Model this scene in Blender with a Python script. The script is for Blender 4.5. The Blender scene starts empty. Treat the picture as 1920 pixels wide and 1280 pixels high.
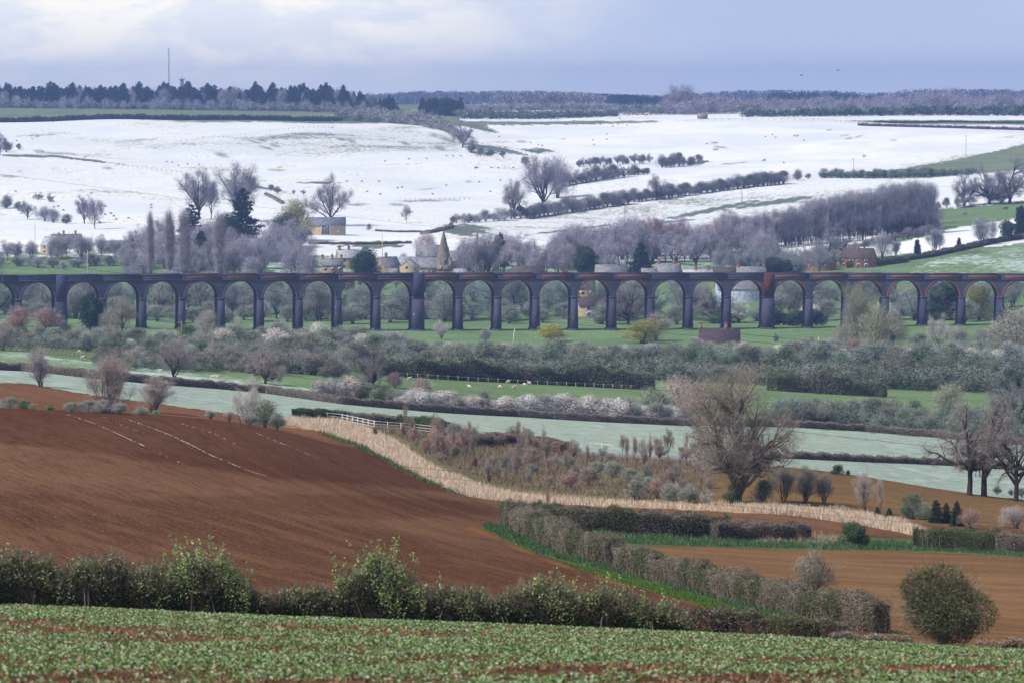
import bpy, math, random
import numpy as np
from mathutils import Vector
random.seed(7)
RNG = np.random.default_rng(7)
PI = math.pi
SC = bpy.context.scene
COL = SC.collection

# ------------------------------------------------------------------ camera
F = 7000.0                      # focal length in pixels of a 1920-wide frame
VH = 190.0                      # row of the eye level
CZ = 100.0
PIT = math.atan((640 - VH) / F)
CP, SP = math.cos(PIT), math.sin(PIT)
cam = bpy.data.cameras.new("camera")
cam_o = bpy.data.objects.new("camera", cam)
COL.objects.link(cam_o)
cam_o.location = (0, 0, CZ)
cam_o.rotation_euler = (PI / 2 - PIT, 0, 0)
cam.sensor_width = 36
cam.lens = F / 1920 * 36
cam.clip_start = 1
cam.clip_end = 60000
cam.dof.use_dof = True
cam.dof.focus_distance = 900
cam.dof.aperture_fstop = 2.9
SC.camera = cam_o

def slopes(u, v):
    """dx/dy and dz/dy of the view ray through a photo pixel"""
    dx = u - 960.0
    dy = CP * F + SP * (640.0 - v)
    dz = -SP * F + CP * (640.0 - v)
    return dx / dy, dz / dy

def project(x, y, z):
    dep = y * CP - (z - CZ) * SP
    up = y * SP + (z - CZ) * CP
    return 960 + F * x / dep, 640 - F * up / dep

# ------------------------------------------------------------------ terrain
DN = [45, 60, 130, 150, 200, 270, 340, 420, 470, 520, 560, 640, 720, 800, 950, 1100, 1285, 1366, 1450, 1600, 1750, 1950, 2300, 2700, 3100, 3400, 3700, 4500, 6500, 9500]
VT = {
    -260: [1390, 1285, 1128, 1160, 1070, 925, 838, 755, 782, 738, 722, 696, 682, 664, 643, 624, 606, 600, 588, 540, 500, 446, 388, 318, 260, 220, 201, 199, 195, 193.5],
    0:    [1400, 1290, 1138, 1168, 1075, 932, 845, 765, 790, 752, 736, 706, 690, 672, 650, 630, 613, 608, 595, 545, 505, 449, 390, 320, 262, 222, 203, 200, 195, 193.5],
    480:  [1400, 1295, 1158, 1182, 1092, 975, 888, 800, 812, 792, 780, 755, 736, 715, 675, 647, 628, 616, 603, 555, 505, 447, 392, 322, 262, 227, 209, 201, 195, 193.5],
    960:  [1400, 1300, 1176, 1197, 1130, 1040, 975, 930, 890, 855, 832, 806, 784, 756, 710, 672, 640, 619, 603, 555, 512, 455, 400, 332, 268, 232, 217, 205, 195, 193.5],
    1440: [1400, 1305, 1196, 1212, 1165, 1085, 1008, 930, 875, 888, 870, 842, 816, 790, 738, 690, 645, 619, 603, 550, 505, 455, 395, 330, 265, 226, 214, 204, 195, 193.5],
    1920: [1400, 1310, 1222, 1236, 1195, 1115, 1025, 965, 936, 955, 936, 895, 858, 822, 765, 705, 648, 612, 598, 535, 485, 430, 370, 310, 255, 232, 218, 204, 195, 193.5],
    2180: [1400, 1312, 1234, 1248, 1210, 1128, 1040, 985, 960, 972, 955, 910, 870, 835, 772, 710, 650, 610, 594, 530, 478, 420, 360, 303, 252, 232, 218, 204, 195, 193.5],
}

def pchip(xk, yk, x):
    h = np.diff(xk); d = np.diff(yk) / h
    m = np.zeros_like(yk)
    w1 = 2 * h[1:] + h[:-1]; w2 = h[1:] + 2 * h[:-1]
    same = d[:-1] * d[1:] > 0
    with np.errstate(divide='ignore', invalid='ignore'):
        mm = (w1 + w2) / (w1 / d[:-1] + w2 / d[1:])
    m[1:-1] = np.where(same, mm, 0)
    m[0], m[-1] = d[0], d[-1]
    i = np.clip(np.searchsorted(xk, x) - 1, 0, len(h) - 1)
    t = (x - xk[i]) / h[i]
    return ((2*t**3-3*t**2+1)*yk[i] + (t**3-2*t**2+t)*h[i]*m[i] + (-2*t**3+3*t**2)*yk[i+1] + (t**3-t**2)*h[i]*m[i+1])

DF = np.unique(np.concatenate([np.linspace(8, 60, 60), np.geomspace(60, 9500, 2600)]))
cu = sorted(VT)
colz = []
for c in cu:
    zk = [CZ + slopes(c, v)[1] * D for D, v in zip(DN, VT[c])]
    colz.append(pchip(np.array([8.0, 25.0] + DN), np.array([97.6, 95.4] + zk), DF))
colz = np.array(colz)
SF = np.linspace(-0.5, 0.5, 401)
cs = np.array([(c - 960) / F for c in cu])
ZT = np.zeros((len(SF), len(DF)))
scl = np.clip(SF, cs[0], cs[-1])
for j in range(len(SF)):
    s = scl[j]
    i = int(np.clip(np.searchsorted(cs, s) - 1, 0, len(cs) - 2))
    t = (s - cs[i]) / (cs[i+1] - cs[i])
    p1, p2 = colz[i], colz[i+1]
    p0 = colz[i-1] if i > 0 else 2*p1 - p2
    p3 = colz[i+2] if i < len(cs) - 2 else 2*p2 - p1
    ZT[j] = 0.5*((2*p1) + (-p0+p2)*t + (2*p0-5*p1+4*p2-p3)*t*t + (-p0+3*p1-3*p2+p3)*t**3)
# gentle swells on the far snow hill
XX = SF[:, None] * DF[None, :]; YY = np.broadcast_to(DF[None, :], XX.shape)
far = np.clip((YY - 2000) / 300, 0, 1) * np.clip((3500 - YY) / 200, 0, 1)
ZT += far * (1.6*np.sin(XX/83.0+YY/140.0) + 1.1*np.sin(XX/47.0-YY/95.0+1.3) + 0.6*np.sin(XX/21.0+YY/60.0+.4))

def H(x, y):
    x = np.asarray(x, float); y = np.asarray(y, float)
    yy = np.clip(y, DF[0], DF[-1])
    s = np.clip(x / yy, -0.4999, 0.4999)
    a = (s + 0.5) * 400
    i = np.clip(a.astype(int), 0, 399); ta = a - i
    j = np.clip(np.searchsorted(DF, yy) - 1, 0, len(DF) - 2)
    tb = (yy - DF[j]) / (DF[j+1] - DF[j])
    return ((1-ta)*(1-tb)*ZT[i, j] + ta*(1-tb)*ZT[i+1, j] + (1-ta)*tb*ZT[i, j+1] + ta*tb*ZT[i+1, j+1])

_DM = np.geomspace(30, 9400, 5000)
def hit(u, v, dmin=0):
    """ground point seen at a photo pixel"""
    sx, sz = slopes(u, v)
    g = H(sx * _DM, _DM) - (CZ + sz * _DM)
    k = np.nonzero((g > 0) & (_DM > dmin))[0]
    k = k[0] if len(k) else len(_DM) - 1
    D = _DM[k]
    if k > 0:
        a, b = g[k-1], g[k]
        if a < 0 < b: D = _DM[k-1] + (D - _DM[k-1]) * (-a) / (b - a)
    return sx * D, D, float(H(sx * D, D))

def at(u, D):
    """ground point below photo column u at distance D"""
    sx = (u - 960) / (F * CP)
    z = float(H(sx * D, D))
    v = project(sx * D, D, z)[1]
    sx = slopes(u, v)[0]
    return sx * D, D, float(H(sx * D, D))

# ------------------------------------------------------------------ mesh helpers
def mesh_np(name, V, faces, mat=None, smooth=False, attrs=None, mats=None, midx=None):
    """faces: list of int arrays (n,k)"""
    me = bpy.data.meshes.new(name)
    V = np.asarray(V, dtype=np.float32)
    faces = [np.asarray(f, dtype=np.int32) for f in faces if len(f)]
    nl = sum(f.size for f in faces); nf = sum(len(f) for f in faces)
    me.vertices.add(len(V)); me.vertices.foreach_set("co", V.ravel())
    me.loops.add(nl); me.polygons.add(nf)
    me.loops.foreach_set("vertex_index", np.concatenate([f.ravel() for f in faces]))
    st = []; o = 0
    for f in faces:
        st.append(o + np.arange(len(f)) * f.shape[1]); o += f.size
    me.polygons.foreach_set("loop_start", np.concatenate(st).astype(np.int32))
    if smooth: me.polygons.foreach_set("use_smooth", np.ones(nf, bool))
    if midx is not None: me.polygons.foreach_set("material_index", np.asarray(midx, np.int32))
    for k, a in (attrs or {}).items():
        at_ = me.attributes.new(k, 'FLOAT', 'POINT'); at_.data.foreach_set("value", np.asarray(a, np.float32))
    me.update(calc_edges=True)
    for m in (mats or [mat]):
        if m: me.materials.append(m)
    return me

def link(name, me, parent=None, loc=(0, 0, 0), color=None):
    o = bpy.data.objects.new(name, me)
    COL.objects.link(o); o.location = loc
    if parent is not None: o.parent = parent
    if color is not None: o.color = (*color, 1)
    return o

def tag(o, label, cat, group=None, kind=None):
    if label: o["label"] = label
    if cat: o["category"] = cat
    if group: o["group"] = group
    if kind: o["kind"] = kind
    return o

class MB:
    """collects boxes, prisms and tubes into one mesh"""
    def __init__(s): s.v = []; s.q = []; s.t = []; s.n = 0; s.mi = []
    def add(s, V, q=(), t=()):
        s.v.append(np.asarray(V, float).reshape(-1, 3))
        if len(q): s.q.append(np.asarray(q) + s.n)
        if len(t): s.t.append(np.asarray(t) + s.n)
        s.n += len(s.v[-1]); return s
    def box(s, x0, x1, y0, y1, z0, z1):
        V = [(x0,y0,z0),(x1,y0,z0),(x1,y1,z0),(x0,y1,z0),(x0,y0,z1),(x1,y0,z1),(x1,y1,z1),(x0,y1,z1)]
        return s.add(V, [(0,3,2,1),(4,5,6,7),(0,1,5,4),(1,2,6,5),(2,3,7,6),(3,0,4,7)])
    def tube(s, pts, rad, k=5, cap=True):
        pts = np.asarray(pts, float); n = len(pts)
        rad = np.broadcast_to(rad, (n,))
        d = np.gradient(pts, axis=0); d /= np.linalg.norm(d, axis=1)[:, None] + 1e-9
        ref = np.where(np.abs(d[:, 2:3]) > .9, [[1., 0, 0]], [[0, 0, 1.]])
        a = np.cross(d, ref); a /= np.linalg.norm(a, axis=1)[:, None] + 1e-9
        b = np.cross(d, a)
        th = np.arange(k) * 2 * PI / k
        V = pts[:, None] + rad[:, None, None] * (np.cos(th)[None, :, None] * a[:, None] + np.sin(th)[None, :, None] * b[:, None])
        i = np.arange(n - 1)[:, None] * k; j = np.arange(k)[None, :]; j2 = (j + 1) % k
        q = np.stack([i + j, i + j2, i + k + j2, i + k + j], -1).reshape(-1, 4)
        t = []
        if cap:
            t = [(0, m + 1, m) for m in range(1, k - 1)] + [((n-1)*k, (n-1)*k + m, (n-1)*k + m + 1) for m in range(1, k - 1)]
        return s.add(V.reshape(-1, 3), q, t)
    def build(s, name, mat, smooth=False):
        f = []
        if s.q: f.append(np.concatenate(s.q))
        if s.t: f.append(np.concatenate(s.t))
        return mesh_np(name, np.concatenate(s.v), f, mat, smooth)

def unit(v): return v / (np.linalg.norm(v, axis=-1, keepdims=True) + 1e-9)

def shards(P, Dr, L, W, rng, taper=.35, N=None):
    """one small blade / leaf / twig (a quad) per point, long axis Dr"""
    n = len(P); Dr = unit(Dr)
    if N is None: side = unit(np.cross(Dr, unit(rng.normal(size=(n, 3)))))
    else:   # leaf lies facing N
        N = unit(N); Dr = unit(np.cross(N, Dr + rng.normal(0, .3, (n, 3)))); side = unit(np.cross(N, Dr))
    L = np.broadcast_to(L, (n,))[:, None]; W = np.broadcast_to(W, (n,))[:, None]
    a = P - side * W / 2; b = P + side * W / 2
    c = P + Dr * L + side * W * taper / 2; d = P + Dr * L - side * W * taper / 2
    V = np.stack([a, b, c, d], 1).reshape(-1, 3)
    return V, np.arange(4 * n).reshape(n, 4)

# ------------------------------------------------------------------ materials
class NT:
    def __init__(s, mat):
        mat.use_nodes = True; s.t = mat.node_tree; s.n = s.t.nodes; s.l = s.t.links
    def node(s, typ, **kw):
        n = s.n.new(typ)
        for k, v in kw.items():
            if k.startswith("i_"):
                key = k[2:]
                n.inputs[int(key) if key.isdigit() else key.replace("_", " ")].default_value = v
            else: setattr(n, k, v)
        return n
    def mix(s, fac, a, b, blend='MIX'):
        m = s.n.new('ShaderNodeMix'); m.data_type = 'RGBA'; m.blend_type = blend
        for sock, val in ((m.inputs[0], fac), (m.inputs[6], a), (m.inputs[7], b)):
            if hasattr(val, 'is_linked') or isinstance(val, bpy.types.NodeSocket): s.l.new(val, sock)
            elif isinstance(val, (int, float)): sock.default_value = val
            else: sock.default_value = (*val, 1)
        return m.outputs[2]
    def math(s, op, a, b=None, c=None, clamp=False):
        m = s.n.new('ShaderNodeMath'); m.operation = op; m.use_clamp = clamp
        for k, val in enumerate((a, b, c)):
            if val is None: continue
            if isinstance(val, bpy.types.NodeSocket): s.l.new(val, m.inputs[k])
            else: m.inputs[k].default_value = val
        return m.outputs[0]
    def ss(s, x, lo, hi):
        m = s.n.new('ShaderNodeMapRange'); m.interpolation_type = 'SMOOTHSTEP'
        for k, val in ((0, x), (1, lo), (2, hi)):
            if isinstance(val, bpy.types.NodeSocket): s.l.new(val, m.inputs[k])
            else: m.inputs[k].default_value = val
        return m.outputs[0]
    def coord(s, scale=(1, 1, 1), rot=(0, 0, 0), src='Object'):
        tc = s.n.new('ShaderNodeTexCoord'); mp = s.n.new('ShaderNodeMapping')
        mp.inputs['Scale'].default_value = scale; mp.inputs['Rotation'].default_value = rot
        s.l.new(tc.outputs[src], mp.inputs[0]); return mp.outputs[0]
    def along(s, ang, a, b):
        """coordinates turned so that x runs at angle ang; a, b are frequencies along and across"""
        tc = s.n.new('ShaderNodeTexCoord'); mp = s.n.new('ShaderNodeMapping'); mp.vector_type = 'TEXTURE'
        mp.inputs['Rotation'].default_value = (0, 0, ang); mp.inputs['Scale'].default_value = (1 / a, 1 / b, 1)
        s.l.new(tc.outputs['Object'], mp.inputs[0]); return mp.outputs[0]
    def noise(s, vec, scale, det=3, rough=.55, dist=0.0):
        n = s.n.new('ShaderNodeTexNoise'); n.inputs['Scale'].default_value = scale
        n.inputs['Detail'].default_value = det; n.inputs['Roughness'].default_value = rough
        n.inputs['Distortion'].default_value = dist
        s.l.new(vec, n.inputs['Vector']); return n.outputs[0]
    def attr(s, name):
        a = s.n.new('ShaderNodeAttribute'); a.attribute_name = name; return a.outputs['Fac']

def new_mat(name):
    m = bpy.data.materials.new(name); t = NT(m)
    b = t.n['Principled BSDF']; b.inputs['Roughness'].default_value = .9
    b.inputs['Specular IOR Level'].default_value = .0
    return m, t, b

def veg(name, col, var=.35, frost=0.0, col2=None, transl=0.0, palecol=(.62, .66, .7)):
    """foliage and twigs: every leaf its own tone, tinted per plant, upward faces paled as rime and as painted light"""
    m, t, b = new_mat(name)
    g = t.node('ShaderNodeNewGeometry'); oi = t.node('ShaderNodeObjectInfo')
    r = g.outputs['Random Per Island']
    c = t.mix(r, col, col2) if col2 else tuple(col)
    k = t.math('MULTIPLY_ADD', t.math('FRACT', t.math('MULTIPLY', r, 17.31)), 2 * var, 1 - var)
    hv = t.node('ShaderNodeCombineColor')
    for i in range(3): t.l.new(k, hv.inputs[i])
    c = t.mix(1.0, c, hv.outputs[0], 'MULTIPLY')
    c = t.mix(1.0, c, oi.outputs['Color'], 'MULTIPLY')
    if frost > 0:
        flo, fhi = (.3, .9) if frost < .99 else (.55, .8)
        sx = t.node('ShaderNodeSeparateXYZ'); t.l.new(g.outputs['Normal'], sx.inputs[0])
        up = t.ss(t.math('ABSOLUTE', sx.outputs[2]), .35, .95)
        f = t.math('MULTIPLY', t.math('MULTIPLY', up, frost), t.ss(t.math('FRACT', t.math('MULTIPLY', r, 7.77)), flo, fhi), clamp=True)
        c = t.mix(f, c, palecol)  # pale mix paints lit branch and leaf tops as well as rime
    t.l.new(c, b.inputs['Base Color'])
    if transl > 0:
        tr = t.node('ShaderNodeBsdfTranslucent'); t.l.new(c, tr.inputs[0])
        mx = t.node('ShaderNodeMixShader'); mx.inputs[0].default_value = transl
        t.l.new(b.outputs[0], mx.inputs[1]); t.l.new(tr.outputs[0], mx.inputs[2])
        t.l.new(mx.outputs[0], t.n['Material Output'].inputs[0])
    return m

def plain(name, col, rough=.85, noise=0.0, nscale=1.0, spec=.2, objcol=False, bump=0.0, col2=None, stretch=(1, 1, 1)):
    m, t, b = new_mat(name); b.inputs['Roughness'].default_value = rough; b.inputs['Specular IOR Level'].default_value = spec
    c = tuple(col)
    co = t.coord(stretch)
    n = t.noise(co, nscale, 4)
    if noise > 0 or col2:
        c2 = col2 or tuple(x * (1 - noise) for x in col)
        c = t.mix(t.ss(n, .35, .65), tuple(min(1, x * (1 + noise)) for x in col), c2)
    if objcol:
        oi = t.node('ShaderNodeObjectInfo'); c = t.mix(1.0, c, oi.outputs['Color'], 'MULTIPLY')
    if isinstance(c, tuple): b.inputs['Base Color'].default_value = (*c, 1)
    else: t.l.new(c, b.inputs['Base Color'])
    if bump:
        bp = t.node('ShaderNodeBump'); bp.inputs['Strength'].default_value = bump; bp.inputs['Distance'].default_value = .05
        t.l.new(n, bp.inputs['Height']); t.l.new(bp.outputs[0], b.inputs['Normal'])
    return m

SNOW = (.76, .79, .83)

SNOWR = (.80, .82, .86)
def grassland(name, g1, g2, frost_lo, frost_hi, palecol=SNOW, nscale=.5, speck=0.0, patch=.02, rows=None):
    """turf with snow or rime: attribute 'cover' 0..1 says how much white lies on it"""
    m, t, b = new_mat(name)
    co = t.coord()
    n1 = t.noise(co, nscale, 5, .65); n2 = t.noise(co, patch, 4, .6); n3 = t.noise(co, nscale * 5, 2)
    g = t.mix(t.ss(n1, .35, .65), g1, g2)
    g = t.mix(t.math('MULTIPLY', t.ss(n2, .4, .65), .5), g, tuple(x * .7 for x in g1))
    cov = t.attr('cover')
    lvl = t.math('ADD', t.math('MULTIPLY', n1, .45), t.math('ADD', t.math('MULTIPLY', n2, .35), t.math('MULTIPLY', n3, .2)))
    # threshold falls as cover rises
    th = t.math('MULTIPLY_ADD', cov, -(frost_hi - frost_lo), frost_hi)
    f = t.ss(lvl, th, t.math('ADD', th, .07))
    fc = t.mix(t.math('MULTIPLY', t.ss(n2, .38, .62), .55), palecol, tuple(x * k for x, k in zip(palecol, (.68, .74, .85))))
    fc = t.mix(t.math('MULTIPLY', t.ss(n1, .50, .66), .42), fc, tuple(x * k for x, k in zip(palecol, (.74, .80, .88))))
    c = t.mix(f, g, fc)
    bare = t.math('MULTIPLY', t.attr('bare'), t.ss(n1, .36, .56))
    c = t.mix(bare, c, (.10, .065, .05))
    t.l.new(c, b.inputs['Base Color'])
    bp = t.node('ShaderNodeBump'); bp.inputs['Strength'].default_value = .5; bp.inputs['Distance'].default_value = .4
    t.l.new(n1, bp.inputs['Height']); t.l.new(bp.outputs[0], b.inputs['Normal'])
    return m

def soil(name, c1, c2, c3, ang, fine=1.2, streak=.25, bumpd=.25, snowspeck=.0, swirl=0.0, band=0.6, el=.035):
    m, t, b = new_mat(name)
    co = t.coord()
    st = t.along(ang, fine * el, fine)
    st2 = t.along(ang, fine * .010, fine * .16)
    n1 = t.noise(st, 1.6, 4, .65, swirl); n2 = t.noise(st2, 1.0, 3, .6, swirl); n3 = t.noise(co, .012, 3); n4 = t.noise(co, 2.2, 4, .7)
    c = t.mix(t.ss(n3, .42, .60), c1, c2)
    c = t.mix(t.math('MULTIPLY', t.ss(n1, .45, .68), streak), c, c3)
    c = t.mix(t.math('MULTIPLY', t.ss(n2, .46, .62), band), c, tuple(x * 1.22 for x in c2))
    c = t.mix(t.math('MULTIPLY', t.ss(n4, .52, .72), .45), c, tuple(x * .5 for x in c1))
    c = t.mix(t.math('MULTIPLY', t.ss(n4, .3, .42), -1.0), c, c) if False else c
    sp = t.noise(co, 4.5, 2, .5)
    c = t.mix(t.math('MULTIPLY', t.ss(sp, .61, .68), .5), c, (.34, .24, .19))
    if snowspeck:
        c = t.mix(t.math('MULTIPLY', t.ss(n1, .70, .76), snowspeck), c, (.7, .7, .75))
    bare = t.attr('bare'); c = t.mix(bare, c, (.20, .095, .04))
    dk = t.attr('cover'); c = t.mix(dk, c, t.mix(t.ss(n1, .45, .6), (.062, .021, .010), (.042, .014, .007)))
    t.l.new(c, b.inputs['Base Color'])
    h = t.math('ADD', t.math('MULTIPLY', n4, .7), t.math('MULTIPLY', n1, .6))
    bp = t.node('ShaderNodeBump'); bp.inputs['Strength'].default_value = .9; bp.inputs['Distance'].default_value = bumpd
    t.l.new(h, bp.inputs['Height']); t.l.new(bp.outputs[0], b.inputs['Normal'])
    return m

# direction of the drill lines of the big ploughed field, in plan
_a = hit(250, 790); _b = hit(500, 893)
ANG = math.atan2(_b[1] - _a[1], _b[0] - _a[0])       # along-track direction
ROTZ = PI / 2 - ANG

M = {}
M['plough'] = soil('ploughed_soil', (.100, .048, .027), (.158, .085, .050), (.055, .027, .016), ANG, fine=2.4, streak=.8, band=.35)
M['plough_far'] = soil('harrowed_soil', (.125, .060, .030), (.150, .076, .038), (.09, .042, .02), ANG, streak=.5)
M['stubble'] = soil('stubble_soil', (.150, .085, .044), (.20, .118, .062), (.098, .056, .03), .12, fine=1.1, streak=.55, el=.22, band=.4)
M['olive'] = soil('olive_stubble', (.125, .083, .040), (.15, .093, .043), (.09, .07, .036), -.2, fine=1.0, el=.2, streak=.4)
M['crop'] = soil('crop_soil', (.075, .040, .026), (.11, .06, .036), (.04, .022, .016), .4, fine=4, streak=.4, bumpd=.04)
M['rough'] = grassland('rough_grass_ground', (.115, .105, .050), (.19, .165, .10), .55, 1.0, (.50, .56, .55), nscale=.7)
M['dry'] = grassland('dry_grass_ground', (.40, .31, .22), (.30, .23, .15), .9, 1.2, nscale=1.2)
M['margin'] = grassland('margin_turf', (.07, .105, .04), (.105, .14, .06), .42, .85, (.42, .56, .50), nscale=1.1)
M['frosty'] = grassland('frosty_turf', (.24, .31, .27), (.30, .37, .33), .30, .72, (.42, .50, .48), nscale=.35)
M['pasture'] = grassland('pasture_turf', (.115, .185, .085), (.165, .24, .125), .32, .82, (.50, .60, .55), nscale=.35)
M['meadow'] = grassland('meadow_turf', (.115, .195, .09), (.17, .26, .14), .36, .85, (.50, .62, .55), nscale=.3)
M['snow'] = grassland('snowy_turf', (.16, .20, .17), (.10, .12, .12), .22, .66, SNOW, nscale=.30, patch=.012)
M['grassfar'] = grassland('far_green_turf', (.13, .18, .13), (.20, .24, .14), .4, .9, SNOW, nscale=.08)

# ------------------------------------------------------------------ fields
def inpoly(u, v, P):
    P = np.asarray(P, float); n = len(P); r = np.zeros(u.shape, bool); j = n - 1
    for i in range(n):
        xi, yi = P[i]; xj, yj = P[j]
        c = ((yi > v) != (yj > v)) & (u < (xj - xi) * (v - yi) / (yj - yi + 1e-12) + xi)
        r ^= c; j = i
    return r

# field kinds: name, material, (dmin,dmax), polygon in plan given through its photo outline (None = all)
FIELDS = [
    ('crop_field', 'crop', (0, 133), None),
    ('ploughed_field', 'plough', (133, 476), None),
    ('harrowed_field', 'plough_far', (476, 625), None),
    ('frosty_field', 'frosty', (500, 900), [(-600, 640), (37, 692), (177, 709), (250, 715), (393, 725), (500, 734), (640, 754), (960, 775), (1280, 796), (1480, 800), (1760, 820), (1920, 835), (2400, 870), (2400, 1100), (1913, 940), (1547, 893), (1440, 880), (1273, 866), (1140, 858), (990, 850), (860, 815), (700, 800), (560, 800), (530, 790), (450, 777), (300, 757), (150, 737), (60, 720), (0, 716), (-600, 690)]),
    ('pasture', 'pasture', (620, 1290), None),
    ('meadow', 'meadow', (1240, 1900), None),
    ('snow_field', 'snow', (1830, 3420), None),
    ('far_green_field', 'grassfar', (3385, 9600), None),
]
OVER = [
    ('frosty_field', 'frosty', (476, 900), FIELDS[3][3]),
    ('rough_ground', 'rough', (400, 640), [(640, 780), (860, 800), (1000, 838), (1150, 852), (1330, 865), (1330, 955), (1200, 960), (960, 930), (820, 880), (700, 820)]),
    ('olive_stubble_field', 'olive', (380, 560), [(1120, 850), (1273, 859), (1440, 872), (1547, 885), (1913, 934), (2500, 1000), (2500, 1010), (1920, 985), (1720, 985), (1560, 958), (1420, 950), (1330, 945), (1320, 890), (1200, 885)]),
    ('dry_grass_ground', 'dry', (330, 520), [(510, 792), (560, 780), (640, 788), (700, 808), (760, 838), (830, 884), (930, 918), (1100, 938), (1300, 947), (1480, 953), (1600, 964), (1690, 980), (1748, 1009), (1620, 984), (1500, 966), (1380, 959), (1200, 950), (1050, 944), (960, 940), (870, 928), (800, 898), (740, 868), (690, 838), (600, 808), (520, 797)]),
    ('stubble_field', 'stubble', (133, 345), [(1175, 1020), (1400, 1026), (1740, 1032), (1920, 1044), (2600, 1070), (2600, 1300), (1500, 1300), (1640, 1180), (1450, 1130), (1300, 1085), (1200, 1055)]),
    ('green_margin', 'margin', (200, 350), [(902, 990), (935, 980), (1000, 1000), (1100, 1040), (1220, 1075), (1340, 1105), (1500, 1150), (1600, 1190), (1460, 1180), (1300, 1130), (1160, 1090), (1040, 1050), (960, 1018), (925, 1000)]),
    ('green_margin', 'margin', (200, 400), [(1110, 990), (1400, 998), (1600, 1005), (1740, 1012), (1920, 1022), (2600, 1040), (2600, 1066), (1920, 1044), (1740, 1034), (1400, 1027), (1180, 1022)]),
    ('snow_field', 'snow', (1500, 2400), [(820, 425), (1000, 405), (1280, 370), (1500, 340), (1740, 332), (2300, 320), (2300, 395), (1760, 470), (1560, 490), (1300, 440), (1100, 470), (870, 455)]),
    ('far_green_field', 'grassfar', (1700, 3300), [(1560, 333), (1700, 316), (1800, 300), (1920, 272), (2300, 215), (2300, 290), (1920, 318), (1740, 333)]),
    ('pasture', 'pasture', (1500, 2300), [(1640, 470), (1735, 395), (1920, 378), (2300, 350), (2300, 390), (1920, 408), (1800, 426), (1690, 455)]),
    ('pasture', 'pasture', (1400, 2300), [(1700, 505), (1740, 487), (1920, 455), (2300, 410), (2300, 530), (1700, 530)]),
]
FCOV = {'crop_field': 0, 'ploughed_field': 0, 'harrowed_field': 0, 'frosty_field': .5, 'pasture': .5, 'meadow': .5, 'snow_field': .61, 'far_green_field': .15,
        'rough_ground': .5, 'olive_stubble_field': 0, 'dry_grass_ground': 0, 'stubble_field': 0, 'green_margin': .55}
# cover overrides: (dmin,dmax,polygon,value, softness in px)
COVS = [
    (133, 476, [(-600, 700), (0, 760), (520, 785), (700, 830), (860, 925), (700, 908), (500, 896), (330, 868), (150, 845), (0, 830), (-600, 800)], .55),
    (133, 476, [(300, 930), (620, 925), (900, 940), (960, 960), (700, 975), (450, 955)], .35),
    (620, 1000, [(-600, 650), (150, 662), (330, 690), (520, 712), (640, 742), (500, 730), (180, 705), (-600, 690)], .66),
    (620, 1000, [(60, 655), (330, 672), (560, 712), (300, 690), (100, 668)], .25),
    (620, 1000, [(740, 706), (1200, 735), (1200, 760), (740, 730)], .2),
    (1500, 1900, [(0, 465), (300, 470), (300, 500), (0, 490)], .45),
    (1550, 1960, [(-600, 430), (300, 440), (900, 425), (1500, 470), (1500, 516), (520, 516), (430, 470), (-600, 470)], .8),
    (1900, 2500, [(820, 425), (1000, 408), (1280, 372), (1500, 345), (1740, 335), (1600, 400), (1300, 430), (1100, 450), (870, 455)], .535),
    (2500, 3420, [(60, 258), (420, 262), (560, 246), (760, 240), (850, 262), (870, 286), (700, 290), (500, 292), (330, 284)], .51),
    (2300, 3420, [(900, 228), (1600, 236), (1900, 250), (1700, 300), (1330, 345), (1000, 290)], .76),
    (1400, 2400, [(1700, 508), (1740, 489), (1920, 457), (2300, 420), (2300, 530), (1700, 530)], .66),
    (1500, 2400, [(1560, 482), (1640, 462), (1920, 412), (2300, 385), (2300, 420), (1920, 440), (1700, 478)], .85),
    (3385, 9600, [(860, 203), (2300, 203), (2300, 226), (860, 228)], 1.4),
    (3385, 3800, [(1350, 226), (1920, 228), (2300, 230), (2300, 250), (1620, 232)], .1),
]
# bare / dark streaks on the white: u, v, half width, half height, tilt
BARE = [(75, 285, 9, 4, 0), (110, 288, 28, 2.2, .06), (70, 254, 30, 1.4, -.04), (20, 331, 16, 2.2, .05), (200, 316, 9, 2.4, .1), (38, 321, 4, 1.5, 0), (70, 256, 4, 1.5, 0),
        (520, 319, 18, 1.6, 0), (525, 314, 5, 1.3, 0), (415, 291, 12, 4, .2), (480, 267, 12, 1.6, .25), (500, 278, 11, 1.8, .25), (515, 274, 9, 2, .25), (490, 263, 7, 2, .2), (470, 264, 10, 1, .25),
        (660, 265, 8, 3, .3), (640, 262, 6, 2, .2), (760, 270, 9, 3, .3), (825, 278, 11, 3, .2), (815, 254, 12, 3, .25), (840, 262, 22, 4, .35), (800, 377, 50, 2, -.02), (745, 384, 14, 2.5, 0), (800, 355, 16, 1, -.1),
        (670, 384, 16, 2.5, 0), (1352, 276, 13, 1.7, .05), (1338, 268, 7, 1.8, 0), (1342, 281, 5, 1.5, 0), (1432, 301, 4, 1.8, 0), (1584, 254, 10, 1.2, -.15), (1592, 260, 7, 1.6, -.2), (1610, 256, 6, 1.2, -.2), (1675, 263, 5, 1.4, 0),
        (1555, 244, 5, 1.3, -.2), (1375, 307, 22, 1.2, -.08), (880, 341, 8, 1, 0), (978, 266, 10, 2, .1), (1055, 261, 8, 1, 0), (1620, 293, 4, 1.6, 0), (1494, 254, 4, 1.5, 0), (1820, 474, 30, 3.5, 0), (1700, 480, 5, 1, 0),
        (900, 995, 14, 4, .2), (925, 1003, 22, 4, .35), (980, 1030, 30, 3.5, .38), (885, 990, 9, 3, 0), (1050, 1058, 40, 3, .33), (1150, 1090, 45, 3, .3), (1300, 1130, 60, 3, .27)]
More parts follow.
